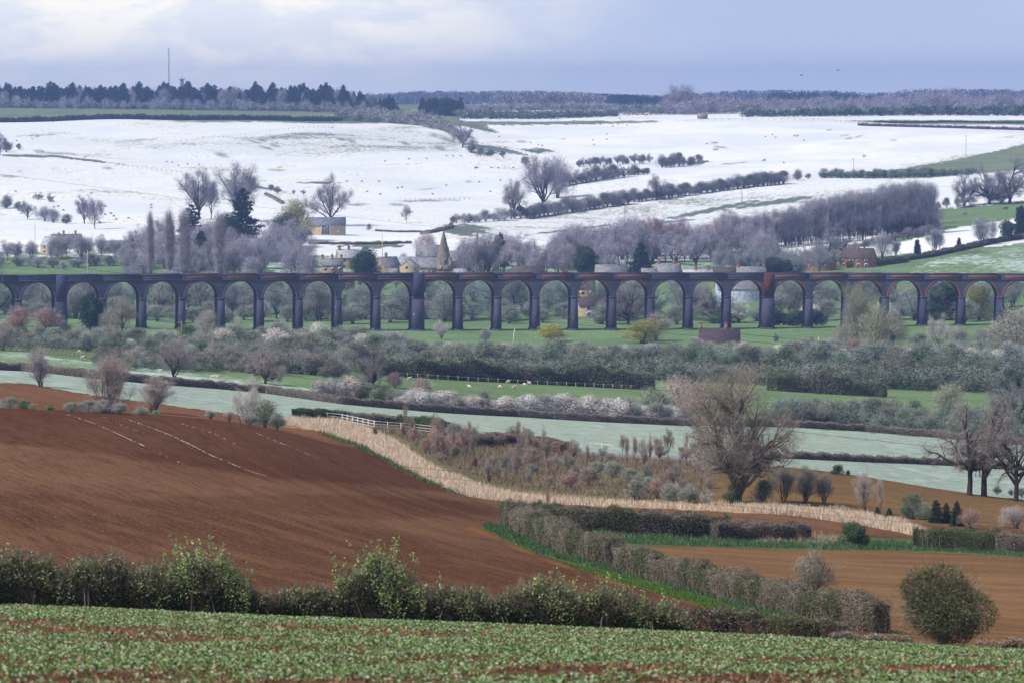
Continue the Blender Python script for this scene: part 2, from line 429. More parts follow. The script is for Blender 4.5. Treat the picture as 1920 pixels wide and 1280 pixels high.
# green showing through the snow
GREEN = [(865, 252, 22, 4, .25), (930, 280, 40, 5, .15), (1010, 283, 25, 4, .05), (905, 287, 20, 3, .1), (60, 293, 45, 2, .02), (150, 299, 60, 1.5, .12), (1310, 306, 18, 3, -.1), (1100, 342, 60, 1.6, -.2),
         (1080, 430, 70, 1.5, -.12), (1220, 420, 70, 1.5, -.1), (1330, 395, 70, 3, -.2), (1450, 380, 60, 3, -.15), (1050, 402, 60, 1.5, -.15), (600, 343, 30, 1.5, 0), (700, 460, 60, 6, .0), (870, 432, 35, 8, 0), (480, 350, 40, 2, .2), (900, 240, 30, 3, .2)]

def build_terrain():
    s_in = np.linspace(-0.152, 0.152, 860)
    s_out = 0.152 + np.geomspace(.004, .34, 26)
    S = np.concatenate([-s_out[::-1], s_in, s_out])
    Ds = [8., 12., 18., 25., 33., 40.]
    for a, b in zip(range(len(DN) - 1), range(1, len(DN))):
        dv = max(abs(VT[c][b] - VT[c][a]) for c in (0, 480, 960, 1440, 1920))
        n = int(max(6, dv / 1.45))
        Ds += list(np.linspace(DN[a], DN[b], n, endpoint=False))
    Ds.append(DN[-1]); Ds = np.array(Ds)
    X = S[:, None] * Ds[None]; Y = np.broadcast_to(Ds[None], X.shape)
    Z = H(X, Y)
    U, Vv = project(X, Y, Z)
    nS, nD = X.shape
    fu = (U[:-1, :-1] + U[1:, 1:]) / 2; fv = (Vv[:-1, :-1] + Vv[1:, 1:]) / 2
    fd = (Y[:-1, :-1] + Y[1:, 1:]) / 2; fx = (X[:-1, :-1] + X[1:, 1:]) / 2
    # ragged field borders
    jit = 1.5 * np.sin(fx / 3.1 + fd / 5.3) + 1.2 * np.sin(fx / 1.3 - fd / 2.2) + .8 * np.sin(fx * 2.1 + fd)
    jv = fv + jit * .5; ju = fu + jit
    names = []; fid = np.zeros(fu.shape, int)
    def idx(nm, mt):
        if (nm, mt) not in names: names.append((nm, mt))
        return names.index((nm, mt))
    jd = fd + jit * fd / 700
    for nm, mt, (a, b), P in FIELDS + OVER:
        k = idx(nm, mt)
        msk = (jd >= a) & (jd < b)
        if P is not None: msk &= inpoly(ju, jv, P)
        fid[msk] = k
    cover = np.zeros(X.shape)
    vf = np.zeros(X.shape, int)
    vf[:-1, :-1] = fid; vf[-1, :] = vf[-2, :]; vf[:, -1] = vf[:, -2]
    for k, (nm, mt) in enumerate(names): cover[vf == k] = FCOV[nm]
    for a, b, P, val in COVS:
        cover[(Y >= a) & (Y < b) & inpoly(U, Vv, P)] = val
    # soften
    for _ in range(9):
        c = cover.copy()
        cover[1:-1, 1:-1] = (c[1:-1, 1:-1] * 2 + c[:-2, 1:-1] + c[2:, 1:-1] + c[1:-1, :-2] + c[1:-1, 2:]) / 6
    bare = np.zeros(X.shape)
    wob = .25 * np.sin(X / 2.7 + Y / 9.0) + .2 * np.sin(X / 1.1 - Y / 5.1)
    def ell(e):
        u0, v0, a, b, t = e
        du = U - u0; dv = Vv - v0
        p = (du * math.cos(t) + dv * math.sin(t)) / a; q = (-du * math.sin(t) + dv * math.cos(t)) / b
        return np.clip(1.5 - np.sqrt(p * p + q * q) + wob, 0, 1)
    for e in BARE: bare = np.maximum(bare, ell(e) * .85)
    for e in GREEN:
        cover = np.where(Y > 1400, cover * (1 - .9 * ell(e)), cover)
    bare[(Y > 480) & (Y < 1500)] = 0
    V = np.stack([X, Y, Z], -1).reshape(-1, 3)
    vi = np.arange(nS * nD).reshape(nS, nD)
    Q = np.stack([vi[:-1, :-1], vi[1:, :-1], vi[1:, 1:], vi[:-1, 1:]], -1)
    for k, (nm, mt) in enumerate(names):
        q = Q[fid == k].reshape(-1, 4)
        if not len(q): continue
        used, inv = np.unique(q, return_inverse=True)
        me = mesh_np(nm, V[used], [inv.reshape(-1, 4)], M[mt], True, {'cover': cover.ravel()[used], 'bare': bare.ravel()[used]})
        o = link(nm, me); o["kind"] = "structure"
build_terrain()

# ------------------------------------------------------------------ light, sky, air
SUN_EL, SUN_AZ = math.radians(46), math.radians(-118)     # azimuth measured from +Y, clockwise positive
w = bpy.data.worlds.new("World"); SC.world = w; w.use_nodes = True
nt = NT.__new__(NT); nt.t = w.node_tree; nt.n = w.node_tree.nodes; nt.l = w.node_tree.links
bg = nt.n['Background']
sky = nt.node('ShaderNodeTexSky', sky_type='NISHITA', sun_disc=False, sun_elevation=SUN_EL, sun_rotation=SUN_AZ, altitude=100, air_density=1.3, dust_density=2.0)
skys = nt.node('ShaderNodeVectorMath', operation='SCALE'); skys.inputs['Scale'].default_value = 1.0
nt.l.new(sky.outputs[0], skys.inputs[0])
tc = nt.node('ShaderNodeTexCoord'); sx = nt.node('ShaderNodeSeparateXYZ'); nt.l.new(tc.outputs['Generated'], sx.inputs[0])
mp = nt.node('ShaderNodeMapping'); mp.inputs['Scale'].default_value = (1, 1, 2.6); nt.l.new(tc.outputs['Generated'], mp.inputs[0])
n1 = nt.noise(mp.outputs[0], 9, 5, .55, .6); n2 = nt.noise(mp.outputs[0], 34, 5, .6, .4)
az = nt.math('ARCTAN2', sx.outputs[0], sx.outputs[1])
# bank of heavy snow cloud to the east (right), thin bright cloud to the west; both are cloud colour by bearing
east = nt.ss(nt.math('ADD', az, nt.math('MULTIPLY_ADD', n1, .12, -.06)), -.07, .055)
east2 = nt.ss(az, .10, .5)
el = sx.outputs[2]
pale = nt.mix(nt.ss(n2, .40, .62), (5.8, 6.0, 6.4), (7.7, 7.4, 6.7))
pale = nt.mix(nt.ss(el, .0, .018), (6.3, 6.45, 6.9), pale)
dark = nt.mix(nt.ss(el, -.005, .03), (4.9, 5.45, 6.8), (3.1, 3.7, 5.25))
dark = nt.mix(nt.math('MULTIPLY', nt.ss(n1, .45, .7), .35), dark, (4.3, 4.7, 6.4))
cloud = nt.mix(east, pale, dark)
cloud = nt.mix(east2, cloud, (5.5, 5.7, 6.3))
over = nt.math('MULTIPLY_ADD', nt.ss(el, .08, .40), -.62, 1.0)  # upper sky out of view dimmed to weaken fill light and raise contrast
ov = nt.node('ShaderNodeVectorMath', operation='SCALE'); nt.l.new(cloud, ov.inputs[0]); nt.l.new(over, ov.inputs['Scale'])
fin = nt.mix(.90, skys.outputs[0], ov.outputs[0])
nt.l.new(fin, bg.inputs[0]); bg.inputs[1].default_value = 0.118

sun = bpy.data.lights.new("sun", 'SUN'); so = bpy.data.objects.new("sun", sun); COL.objects.link(so)
sun.energy = 3.3; sun.angle = math.radians(4); sun.color = (1.0, .93, .82)
d = Vector((math.sin(SUN_AZ) * math.cos(SUN_EL), math.cos(SUN_AZ) * math.cos(SUN_EL), math.sin(SUN_EL)))
so.rotation_euler = (-d).to_track_quat('-Z', 'Y').to_euler()

hz = bpy.data.materials.new("haze_air"); hz.use_nodes = True; hn = hz.node_tree
for n in list(hn.nodes):
    if n.type != 'OUTPUT_MATERIAL': hn.nodes.remove(n)
pv = hn.nodes.new('ShaderNodeVolumePrincipled'); pv.inputs['Density'].default_value = 1.1e-4
pv.inputs['Color'].default_value = (.28, .46, 1.0, 1); pv.inputs['Anisotropy'].default_value = .2
hn.links.new(pv.outputs[0], [n for n in hn.nodes if n.type == 'OUTPUT_MATERIAL'][0].inputs['Volume'])
hb = MB().box(-5200, 5200, -60, 9700, 5, 185)
ho = link("haze", hb.build("haze", hz)); tag(ho, "thin blue winter air filling the whole valley", "haze", None, "stuff")

SC.view_settings.view_transform = 'Standard'; SC.view_settings.look = 'None'; SC.view_settings.gamma = 1
SC.view_settings.exposure = 0.62
SC.render.engine = 'CYCLES'
cy = SC.cycles
cy.max_bounces = 4; cy.diffuse_bounces = 1; cy.glossy_bounces = 1; cy.transmission_bounces = 2; cy.volume_bounces = 0; cy.transparent_max_bounces = 4
cy.use_denoising = True; cy.use_adaptive_sampling = True; cy.adaptive_threshold = .02
cy.caustics_reflective = False; cy.caustics_refractive = False

# ------------------------------------------------------------------ plant materials
bark = lambda n, c, fr=.0: veg(n, c, .15, fr)
M['bark_dark'] = veg('dark_bark', (.085, .075, .075), .12, .35)
M['bark_pale'] = veg('pale_bark', (.19, .17, .15), .15, .55)
M['twig'] = veg('bare_twigs', (.36, .355, .415), .3, .45)
M['twig_pale'] = veg('frosted_twigs', (.42, .40, .41), .3, .6)
M['twig_brown'] = veg('brown_twigs', (.27, .195, .175), .3, .3)
M['leaf_grey'] = veg('grey_green_leaves', (.135, .165, .125), .4, .35, (.21, .22, .19))
M['leaf_dark'] = veg('dark_evergreen_leaves', (.020, .042, .030), .5, .10, (.035, .062, .036))
M['needle'] = veg('pine_needles', (.018, .036, .034), .5, .12, (.030, .05, .038))
M['leaf_green'] = veg('fresh_green_leaves', (.06, .115, .035), .45, .15, (.11, .16, .06), .2)
M['leaf_yellow'] = veg('yellow_willow_shoots', (.42, .37, .09), .35, .1, (.30, .30, .10), .15)
M['blossom'] = veg('white_blossom', (.86, .83, .84), .2, .4, (.42, .38, .38))
M['hedge_brown'] = veg('hedge_twigs', (.085, .076, .062), .5, .4, (.15, .135, .115))
M['hedge_green'] = veg('hedge_leaves', (.060, .075, .032), .5, .2, (.10, .105, .055))
M['hedge_core'] = veg('hedge_inside', (.035, .03, .024), .3)
M['near_leaf'] = veg('spring_leaves', (.12, .165, .04), .5, .5, (.36, .42, .20), .25)
M['near_bright'] = veg('bright_spring_leaves', (.13, .21, .045), .5, .5, (.40, .50, .22), .25)
M['near_twig'] = veg('hedge_shoots', (.13, .105, .085), .45, .4, (.21, .18, .155))
M['near_dark'] = veg('hedge_shade_leaves', (.022, .034, .014), .6, .05, (.045, .07, .02), .1)  # dark leaf colour carries the deep shade low in the near hedge
M['crop_leaf'] = veg('crop_leaves', (.045, .09, .02), .5, 1.0, (.16, .24, .08), .2, (.42, .52, .38))  # pale tone on some upward leaves paints in their highlights
M['grass_dry'] = veg('dry_grass', (.52, .41, .32), .35, .15, (.68, .56, .46))
M['grass_green'] = veg('green_grass_blades', (.045, .10, .04), .45, .95, (.10, .17, .08), .2, (.45, .60, .52))
M['litter'] = veg('dead_brown_leaves', (.16, .085, .05), .5, .3, (.30, .19, .13))
M['copper'] = veg('copper_leaves', (.13, .045, .035), .4, .1, (.18, .07, .05))

# ------------------------------------------------------------------ plant prototypes (height 1)
def rotd(d, ang, azm, rng):
    d = Vector(d); a = d.orthogonal().normalized(); b = d.cross(a)
    k = a * math.cos(azm) + b * math.sin(azm)
    return (d * math.cos(ang) + k * math.sin(ang)).normalized()

def bare(seed, trunk=.28, limbs=5, spread=.75, up=.12, kids=(5, 5, 4), ln=(.42, .55, .6), r0=.022, tw=(7, .055, .0030), lean=0, wig=.10, trunk_n=1, first=.25, sub=.85, twist=.5, zmin=.5, tlo=.22):
    """branching tree: returns (trunk mesh builder, crown arrays); normalised to height 1"""
    rng = np.random.default_rng(seed); rd = random.Random(seed)
    wood = MB(); fine = MB(); TP = []; TD = []
    def grow(p, d, L, r, lvl):
        n = 5 if lvl < 2 else 4
        pts = [p]; dd = Vector(d)
        for i in range(n):
            dd = (dd + Vector(rng.normal(0, wig * (1 + .5 * lvl), 3)) + Vector((0, 0, up))).normalized()
            p = p + dd * (L / n); pts.append(p)
        rad = np.linspace(r, r * (.42 if lvl < 3 else .3), n + 1)
        (wood if lvl < 2 else fine).tube([tuple(q) for q in pts], rad, 6 if lvl == 0 else (4 if lvl < 2 else 3), False)
        if lvl >= len(kids) - 1:
            m = tw[0] if lvl >= len(kids) else 3
            for _ in range(m):
                t = rd.uniform(.15, 1); i = min(int(t * n), n - 1)
                q = pts[i].lerp(pts[i+1], t * n - i)
                TP.append(tuple(q)); TD.append(tuple(rotd(dd, rd.uniform(.2, 1.0), rd.uniform(0, 6.28), rng) + Vector((0, 0, up))))
            if lvl >= len(kids): return
        k = kids[lvl]
        for c in range(k):
            t = 1.0 if c == 0 else rd.uniform(tlo, .98)
            i = min(int(t * n), n - 1); q = pts[i].lerp(pts[i+1], t * n - i)
            rr = (rad[i] * .72) if c else rad[-1]
            ang = rd.uniform(.45, 1.0) * sub if c else rd.uniform(.05, .35)
            grow(q, rotd(dd if t > .9 else (pts[i+1] - pts[i]).normalized(), ang, c * 2.4 + rd.uniform(-.6, .6), rng), L * ln[lvl] * rd.uniform(.8, 1.2) * (1.25 - .4 * t), rr, lvl + 1)
    for s in range(trunk_n):
        a0 = s * 6.28 / trunk_n + rd.uniform(-.4, .4)
        base = Vector((0, 0, -.02)) + (Vector((math.cos(a0), math.sin(a0), 0)) * .02 * (trunk_n > 1))
        d = Vector((lean + (.28 * math.cos(a0) if trunk_n > 1 else 0), .28 * math.sin(a0) if trunk_n > 1 else 0, 1)).normalized()
        rr = r0 if trunk_n == 1 else r0 * .6
        top = base + d * trunk
        mid = base.lerp(top, .5) + Vector(rng.normal(0, .006, 3))
        wood.tube([tuple(base), tuple(base.lerp(top, .12)), tuple(mid), tuple(top)], [rr * 1.7, rr * 1.15, rr, rr * .85], 7, False)
        nl = max(2, limbs // trunk_n)
        for k in range(nl):
            ang = (first + rd.uniform(0, spread)) if k else rd.uniform(0, .2)
            z = 1.0 if k < 2 else rd.uniform(zmin, 1)
            grow(base.lerp(top, z), rotd(d, ang, k * 2.39 + a0, rng), rd.uniform(.34, .46) * (1 if k else 1.15), rr * (.75 if k else .8), 0)
    P = np.array(TP); D = np.array(TD)
    # each tip carries a spray of twigs
    P2 = np.repeat(P, 3, 0) + rng.normal(0, tw[1] * .38, (len(P) * 3, 3)); D2 = np.repeat(D, 3, 0) + rng.normal(0, twist, (len(P) * 3, 3))
    V, Q = shards(P2, D2, tw[1] * rng.uniform(.5, 1.3, len(P2)), tw[2], rng, .3)
    allv = np.concatenate([V] + fine.v); zt = np.percentile(V[:, 2], 99.7); sc = 1 / zt
    for m in (wood, fine): m.v = [v * sc for v in m.v]
    fine.add(V * sc, Q)
    return wood, fine

PROTO = {}
def reg(key, parts):
    PROTO.setdefault(key, []).append(parts)

def reg_bare(key, seeds, wm='bark_dark', tm='twig', **kw):
    for s in seeds:
        wd, fn = bare(s, **kw)
        reg(key, [('trunk', wd.build('trunk', M[wm])), ('crown', fn.build('crown', M[tm]))])

reg_bare('bare', (1, 2, 3, 4), kids=(5, 4, 4), limbs=8, trunk=.22, tw=(6, .060, .0017), spread=.8, up=.07, zmin=.4, r0=.019)
reg_bare('oak', (11, 12), kids=(5, 4, 4), limbs=9, trunk=.16, first=.4, spread=1.0, up=.03, wig=.17, tw=(6, .055, .0020), r0=.028, zmin=.5)
reg_bare('poplar', (21, 22), kids=(4, 4), ln=(.35, .5), limbs=34, trunk=.72, first=.10, spread=.12, up=.5, wig=.04, tw=(9, .06, .0015), r0=.012, sub=.75, zmin=.06)
reg_bare('birch', (31, 32, 33), kids=(4, 4, 3), limbs=12, trunk=.40, first=.25, spread=.5, up=.1, tw=(6, .06, .0018), r0=.012, zmin=.25)
reg_bare('stems', (41, 42, 43), kids=(4, 4, 3), limbs=14, trunk=.08, trunk_n=6, first=.1, spread=.55, up=.10, tw=(6, .07, .0020), r0=.018, zmin=.3, tlo=.12)
reg_bare('pole', (51, 52, 53), kids=(3, 3), ln=(.4, .5), limbs=22, trunk=.66, first=.25, spread=.4, up=.35, tw=(7, .075, .0015), r0=.006, zmin=.08)
reg_bare('frosted', (61, 62), wm='bark_pale', tm='twig_pale', kids=(4, 4, 3), limbs=9, tw=(5, .065, .0022), r0=.018, trunk=.16, spread=.85, zmin=.4)

def lump(seed, n, squash=1.0, lumps=9, inner=.45, top=.5, base=.05, sharp=.28, narrow=1.0):
    """points through a lumpy crown volume of height 1 and the outward direction at each"""
    rng = np.random.default_rng(seed)
    C = []; R = []
    for i in range(lumps):
        z = rng.uniform(base + .15, .80); a = rng.uniform(0, 6.28)
        prof = math.sin(PI * min(1, (z + .12))) ** .6
        rr = rng.uniform(.1, .36) * prof * narrow
        C.append((rr * math.cos(a), rr * math.sin(a), z)); R.append(rng.uniform(.17, .27) * (.7 + .3 * narrow))
    C.append((0, 0, .45)); R.append(.33 * narrow); C.append((0, 0, .80)); R.append(.2 * (.6 + .4 * narrow))
    C = np.array(C); R = np.array(R)
    k = rng.choice(len(C), n, p=R**2 / (R**2).sum())
    d = unit(rng.normal(size=(n, 3)))
    rad = R[k] * rng.uniform(inner, 1, n) ** .5 * (1 + rng.normal(0, .07, n))
    P = C[k] + d * rad[:, None] * np.array([1, 1, squash])
    P[:, 2] = np.abs(P[:, 2] - base * .5) + base * .3
    return P, d, rng

def reg_leafy(key, seeds, mat, n=5200, L=.055, W=.03, trunkr=.02, wm='bark_dark', twigmat=None, ntw=900, outward=.6, **kw):
    for s in seeds:
        P, d, rng = lump(s, n, **kw)
        D = d * outward + rng.normal(0, .7, (n, 3)); V, Q = shards(P, D, L * rng.uniform(.5, 1.3, n), W * rng.uniform(.6, 1.3, n), rng, .5, d + [0, 0, .25] + rng.normal(0, .38, (n, 3)))
        # thin holes
        parts = [('crown', mesh_np('crown', V, [Q], M[mat]))]
        mb = MB(); base = 5
        for i in range(base):
            a = i * 6.28 / base + rng.uniform(0, 1); e = rng.uniform(.12, .3)
            mb.tube([(0.02*math.cos(a), .02*math.sin(a), -.03), (.05 * math.cos(a), .05 * math.sin(a), .18), (e * math.cos(a), e * math.sin(a), rng.uniform(.5, .8))], [trunkr, trunkr * .8, trunkr * .3], 5, False)
        if twigmat:
            P2, d2, _ = lump(s + 500, ntw, **kw)
            V2, Q2 = shards(P2 * .97, d2 + np.array([0, 0, .6]) + rng.normal(0, .3, P2.shape), .13 * rng.uniform(.4, 1.2, ntw), .006, rng, .3)
            parts.append(('twigs', mesh_np('twigs', V2, [Q2], M[twigmat])))
        parts.append(('trunk', mb.build('trunk', M[wm])))
        reg(key, parts)

reg_leafy('bush', (101, 102, 103, 104, 105), 'leaf_grey', 5200, .042, .013, twigmat='twig', ntw=1900, inner=.2, lumps=10)
reg_leafy('bush_green', (111, 112), 'leaf_green', 4600, .038, .018, twigmat='twig', ntw=700, lumps=10, inner=.3)
reg_leafy('blossom', (121, 122, 123), 'blossom', 4200, .036, .014, twigmat='twig', ntw=1700, inner=.35, lumps=12)
reg_leafy('evergreen', (131, 132), 'leaf_dark', 7500, .044, .020, narrow=.95, lumps=14, inner=.4)
reg_leafy('willow', (141, 142), 'leaf_yellow', 5600, .075, .0065, twigmat='twig', ntw=900, inner=.3, outward=.3)
reg_leafy('brownbush', (151, 152), 'twig_brown', 5600, .075, .0055, twigmat='twig', ntw=900, inner=.3, outward=.8)
reg_leafy('softtree', (161, 162, 163), 'twig', 7500, .055, .0045, twigmat='twig', ntw=1100, inner=.1, lumps=12, outward=.7)

def pine(seed, conic=.6, layers=13, dense=160, w=.26, flat=False, start=.12, needle=(.06, .016)):
    rng = np.random.default_rng(seed); mb = MB()
    mb.tube([(0, 0, -.03), (0, 0, .4), (rng.normal(0, .01), rng.normal(0, .01), .97)], [.018, .013, .003], 6, False)
    P = []; D = []
    for i in range(layers):
        t = i / (layers - 1); z = start + (1 - start - .03) * t
        R = w * ((1 - t) ** conic * (.75 if flat else 1) + .05) * (1 if not flat else (1.0 + .25 * math.sin(t * 9)))
        nb = int(7 - 3 * t)
        for b in range(nb):
            a = b * 6.28 / nb + rng.uniform(-.4, .4) + i; r = R * rng.uniform(.5 if flat else .65, 1.2)
            tip = np.array([r * math.cos(a), r * math.sin(a), z + (.03 if flat else -.03) + rng.normal(0, .012)])
            mb.tube([(0, 0, z), tuple(tip * [.5, .5, 1]), tuple(tip)], [.006, .004, .002], 3, False)
            m = int(dense * (r / w + .15)); u = rng.uniform(.15, 1.05, m) ** .7
            q = np.array([0, 0, z]) * (1 - u)[:, None] + tip * u[:, None] + rng.normal(0, 1, (m, 3)) * np.array([.035, .035, .014 if flat else .028]) * (.5 + .6 * (1-t))
            P.append(q); D.append(np.tile(unit(tip - [0, 0, z]), (m, 1)))
    P = np.concatenate(P); D = np.concatenate(D) + rng.normal(0, .6, (len(P), 3))
    V, Q = shards(P, D, needle[0] * rng.uniform(.5, 1.1, len(P)), needle[1], rng, .3)
    reg_k = [('trunk', mb.build('trunk', M['bark_dark'])), ('crown', mesh_np('crown', V, [Q], M['needle']))]
    return reg_k
for s in (201, 202, 203, 204): reg('pine', pine(s, .75 if s % 2 else .5, 14, 95, .24, start=.1))
for s in (211, 212): reg('fir', pine(s, .85, 17, 110, .36, start=.05))
reg('cedar', pine(221, .55, 15, 150, .40, True, .12)); reg('cedar', pine(222, .5, 13, 150, .40, True, .2))
for s in (231,): reg('ivycolumn', pine(s, .25, 16, 120, .15, start=.05))

CNT = {}
TWIGGY = ('bare', 'oak', 'birch', 'stems', 'pole', 'softtree', 'great', 'old')
def plant(key, name, u, v=None, D=None, hp=None, h=None, label=None, cat='tree', group=None, color=None, wide=1.0, k=None, rz=None, dmin=0, sink=0):
    """stand one plant on the ground: at photo column u and base row v (or distance D); height hp in photo pixels or h in metres"""
    p = hit(u, v, dmin) if D is None else at(u, D)
    if h is None: h = hp * p[1] / F
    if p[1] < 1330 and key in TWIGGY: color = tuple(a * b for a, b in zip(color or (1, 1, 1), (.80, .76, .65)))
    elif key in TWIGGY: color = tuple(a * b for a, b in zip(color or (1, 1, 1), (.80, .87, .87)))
    vs = PROTO[key]; i = CNT.get(key, 0); CNT[key] = i + 1
    parts = vs[(i if k is None else k) % len(vs)]
    r = bpy.data.objects.new(name, None); COL.objects.link(r)
    r.location = (p[0], p[1], p[2] - sink * h); r.rotation_euler = (0, 0, random.uniform(0, 6.28) if rz is None else rz)
    r.scale = (h * wide, h * wide, h)
    tag(r, label, cat, group)
    for pn, me in parts:
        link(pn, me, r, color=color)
    return r

def ordn(i):
    W = ['first', 'second', 'third', 'fourth', 'fifth', 'sixth', 'seventh', 'eighth', 'ninth', 'tenth', 'eleventh', 'twelfth', 'thirteenth', 'fourteenth', 'fifteenth', 'sixteenth', 'seventeenth', 'eighteenth', 'nineteenth', 'twentieth']
    return W[i] if i < 20 else f"{i+1}th"

def lerp_path(P, t):
    P = np.asarray(P, float); seg = np.r_[0, np.cumsum(np.hypot(*np.diff(P[:, :2], axis=0).T))]
    s = t * seg[-1]
    return [float(np.interp(s, seg, P[:, j])) for j in range(P.shape[1])]

def row(keys, name, path, n, hp, label, group, cat='bush', color=None, wide=1.2, vary=.25, jit=(.3, 0), D=None, numbered=None, cvar=.15, dmin=0, sink=0.02):
    """a row of single plants along a path of (u, v[, height px]) points; label may hold {o} for the count from the left"""
    rd = random.Random(int(path[0][0] * 7 + path[0][1] * 13 + n))
    for i in range(n):
        q = lerp_path(path, (i + .5) / n)
        step = abs(path[-1][0] - path[0][0]) / n
        u = q[0] + rd.uniform(-1, 1) * step * jit[0]; v = q[1] + rd.uniform(-1, 1) * jit[1]
        hh = (q[2] if len(q) > 2 else hp) * rd.uniform(1 - vary, 1 + vary)
        c = color or (1, 1, 1)
        g = rd.uniform(1 - cvar, 1 + cvar); c = tuple(x * g * rd.uniform(1 - cvar * .3, 1 + cvar * .3) for x in c)
        plant(keys[i % len(keys)] if isinstance(keys, (list, tuple)) else keys, name, u, None if D else v, D, hp=hh, label=label.replace('{o}', ordn(i)), cat=cat, group=group, color=c, wide=wide * rd.uniform(.85, 1.2), dmin=dmin, sink=sink)

def hedge(label, path, h, w, mat='hedge_brown', mat2=None, size=None, dens=2.6, rough=.18, group=None, color=None, dmin=0, lift=0, stems=0, D=None, top=0, dens_stems=1.6, world=None, cat='hedge', name='hedge', flare=.12):
    """clipped or rough hedge along photo points (u, v of its foot): dark twiggy inside, shell of leaves and twigs, optional pale stems"""
    rng = np.random.default_rng(int(abs(path[0][0]) * 3 + path[0][1] * 5 + 11))
    W = [hit(p[0], p[1], dmin) if D is None else at(p[0], D) for p in path]
    if world: W = world
    W = np.array(W, float); hs = np.array([(p[2] if len(p) > 2 else h) for p in path], float)
    seg = np.r_[0, np.cumsum(np.hypot(*np.diff(W[:, :2], axis=0).T))]; Lh = seg[-1]
    dist = float(W[:, 1].mean())
    size = size or max(.07, dist / F * 1.5)
    px = lambda s: np.interp(s, seg, W[:, 0]); py = lambda s: np.interp(s, seg, W[:, 1]); ph = lambda s: np.interp(s, seg, hs)
    def frame(s):
        a = np.stack([px(s + .3) - px(s - .3), py(s + .3) - py(s - .3)], -1); a = unit(a); return np.stack([-a[:, 1], a[:, 0]], -1)
    f1, f2, f3 = rng.uniform(0, 6, 3)
    lum = lambda s: 1 + rough * (.5 * np.sin(s / (h * 1.3) + f1) + .35 * np.sin(s / (h * .55) + f2) + .25 * np.sin(s / (h * .24) + f3))
    org = W.mean(0)
    endh = lambda s_, m_: endt(s_, m_) ** .3
    endt = lambda s_, m_: np.sqrt(np.clip((np.minimum(s_, Lh - s_) + m_ * w) / (w * .9), .04, 1))
    # inner mass
    ns = max(4, int(Lh / max(.4, h * .35))); s = np.linspace(min(.6 * w, Lh * .3), Lh - min(.6 * w, Lh * .3), ns); nn = frame(s)
    cs_ = np.array([(-.40, .0), (-.42, .5), (-.30, .80), (0, .86), (.30, .80), (.42, .5), (.40, .0)])
    et = endt(s, .0); hh = ph(s) * lum(s) * endh(s, 0)
    X = px(s)[:, None] + nn[:, :1] * cs_[None, :, 0] * w * et[:, None]; Y = py(s)[:, None] + nn[:, 1:] * cs_[None, :, 0] * w * et[:, None]
    Z = H(X, Y) + cs_[None, :, 1] * hh[:, None] + rng.normal(0, .04, X.shape) * h - .1 * (cs_[None, :, 1] == 0)
    V = np.stack([X, Y, Z], -1).reshape(-1, 3) - org; k = len(cs_)
    i = np.arange(ns - 1)[:, None] * k; j = np.arange(k - 1)[None]
    Q = np.stack([i + j, i + j + 1, i + k + j + 1, i + k + j], -1).reshape(-1, 4)
    root = bpy.data.objects.new(name, None); COL.objects.link(root); root.location = org
    tag(root, label, cat, group)
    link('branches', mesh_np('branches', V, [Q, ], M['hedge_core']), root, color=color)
    # shell
    n = int(min(260000, (2 * h + w) * Lh / (size * size * .7) * dens))
    s = rng.uniform(-.2 * w, Lh + .2 * w, n); nn = frame(s); et = endt(s, .3); th = rng.uniform(-.15, PI + .15, n)
    hh = ph(np.clip(s, 0, Lh)) * lum(s) * endh(s, .3) * (1 + .05 * np.sin(s / (size * 3.1)) + .04 * np.sin(s / (size * 7.3)))
    ex = np.sign(np.cos(th)) * np.abs(np.cos(th)) ** .45; ez = np.clip(np.sin(th), 0, 1) ** .45
    lowz = rng.uniform(0, 1, n) < (2 * h / (2 * h + w)); ez = np.where(lowz, rng.uniform(.02, .97, n), ez); ex = np.where(lowz, np.sign(ex) * (1 - flare * (1 - ez)) , ex)
    dep = rng.uniform(.72, 1.08, n)
    cap = rng.uniform(size=n) < min(.25, 1.5 * w / Lh); sd = np.where(rng.uniform(size=n) < .5, -.12 * w, Lh + .12 * w)
    s = np.where(cap, sd + rng.normal(0, .05 * w, n), s); nn = frame(s); et = np.where(cap, .75, endt(s, .3)); ex = np.where(cap, rng.uniform(-1, 1, n), ex); ez = np.where(cap, rng.uniform(0, .95, n), ez)
    bump = 1 + .18 * np.sin(s / (w * .7) + ez * 5 + f2) * rough / .18 * .5
    X = px(s) + nn[:, 0] * ex * w * .5 * dep * bump * et; Y = py(s) + nn[:, 1] * ex * w * .5 * dep * bump * et
    over = np.where(s < 0, s, np.where(s > Lh, s - Lh, 0)); X = X + nn[:, 1] * over; Y = Y - nn[:, 0] * over
    Z = H(X, Y) + ez * hh * (dep * .25 + .78) + rng.normal(0, .015, n) * h
    P = np.stack([X, Y, Z], -1) - org
    out = np.stack([nn[:, 0] * ex, nn[:, 1] * ex, ez * .8 + .1], -1)
    D_ = out + rng.normal(0, .8, P.shape); m2 = rng.uniform(0, 1, n) < (.5 if mat2 else 0)
    if mat2:   # second tone in patches
        m2 = (np.sin(s / (w * 1.7) + f1) + np.sin(s / (w * .6) + f3) + rng.normal(0, .5, n)) > .2
    Lq = size * rng.uniform(.7, 1.8, n); Wq = size * rng.uniform(.35, .75, n)
    for mk, nm, mt in ((~m2, 'foliage', mat), (m2, 'green_foliage', mat2)):
        if mt and mk.sum():
            V, Q = shards(P[mk], D_[mk], Lq[mk], Wq[mk], rng, .5, out[mk] + rng.normal(0, .75, (mk.sum(), 3)))
            link(nm, mesh_np(nm, V, [Q], M[mt]), root, color=color)
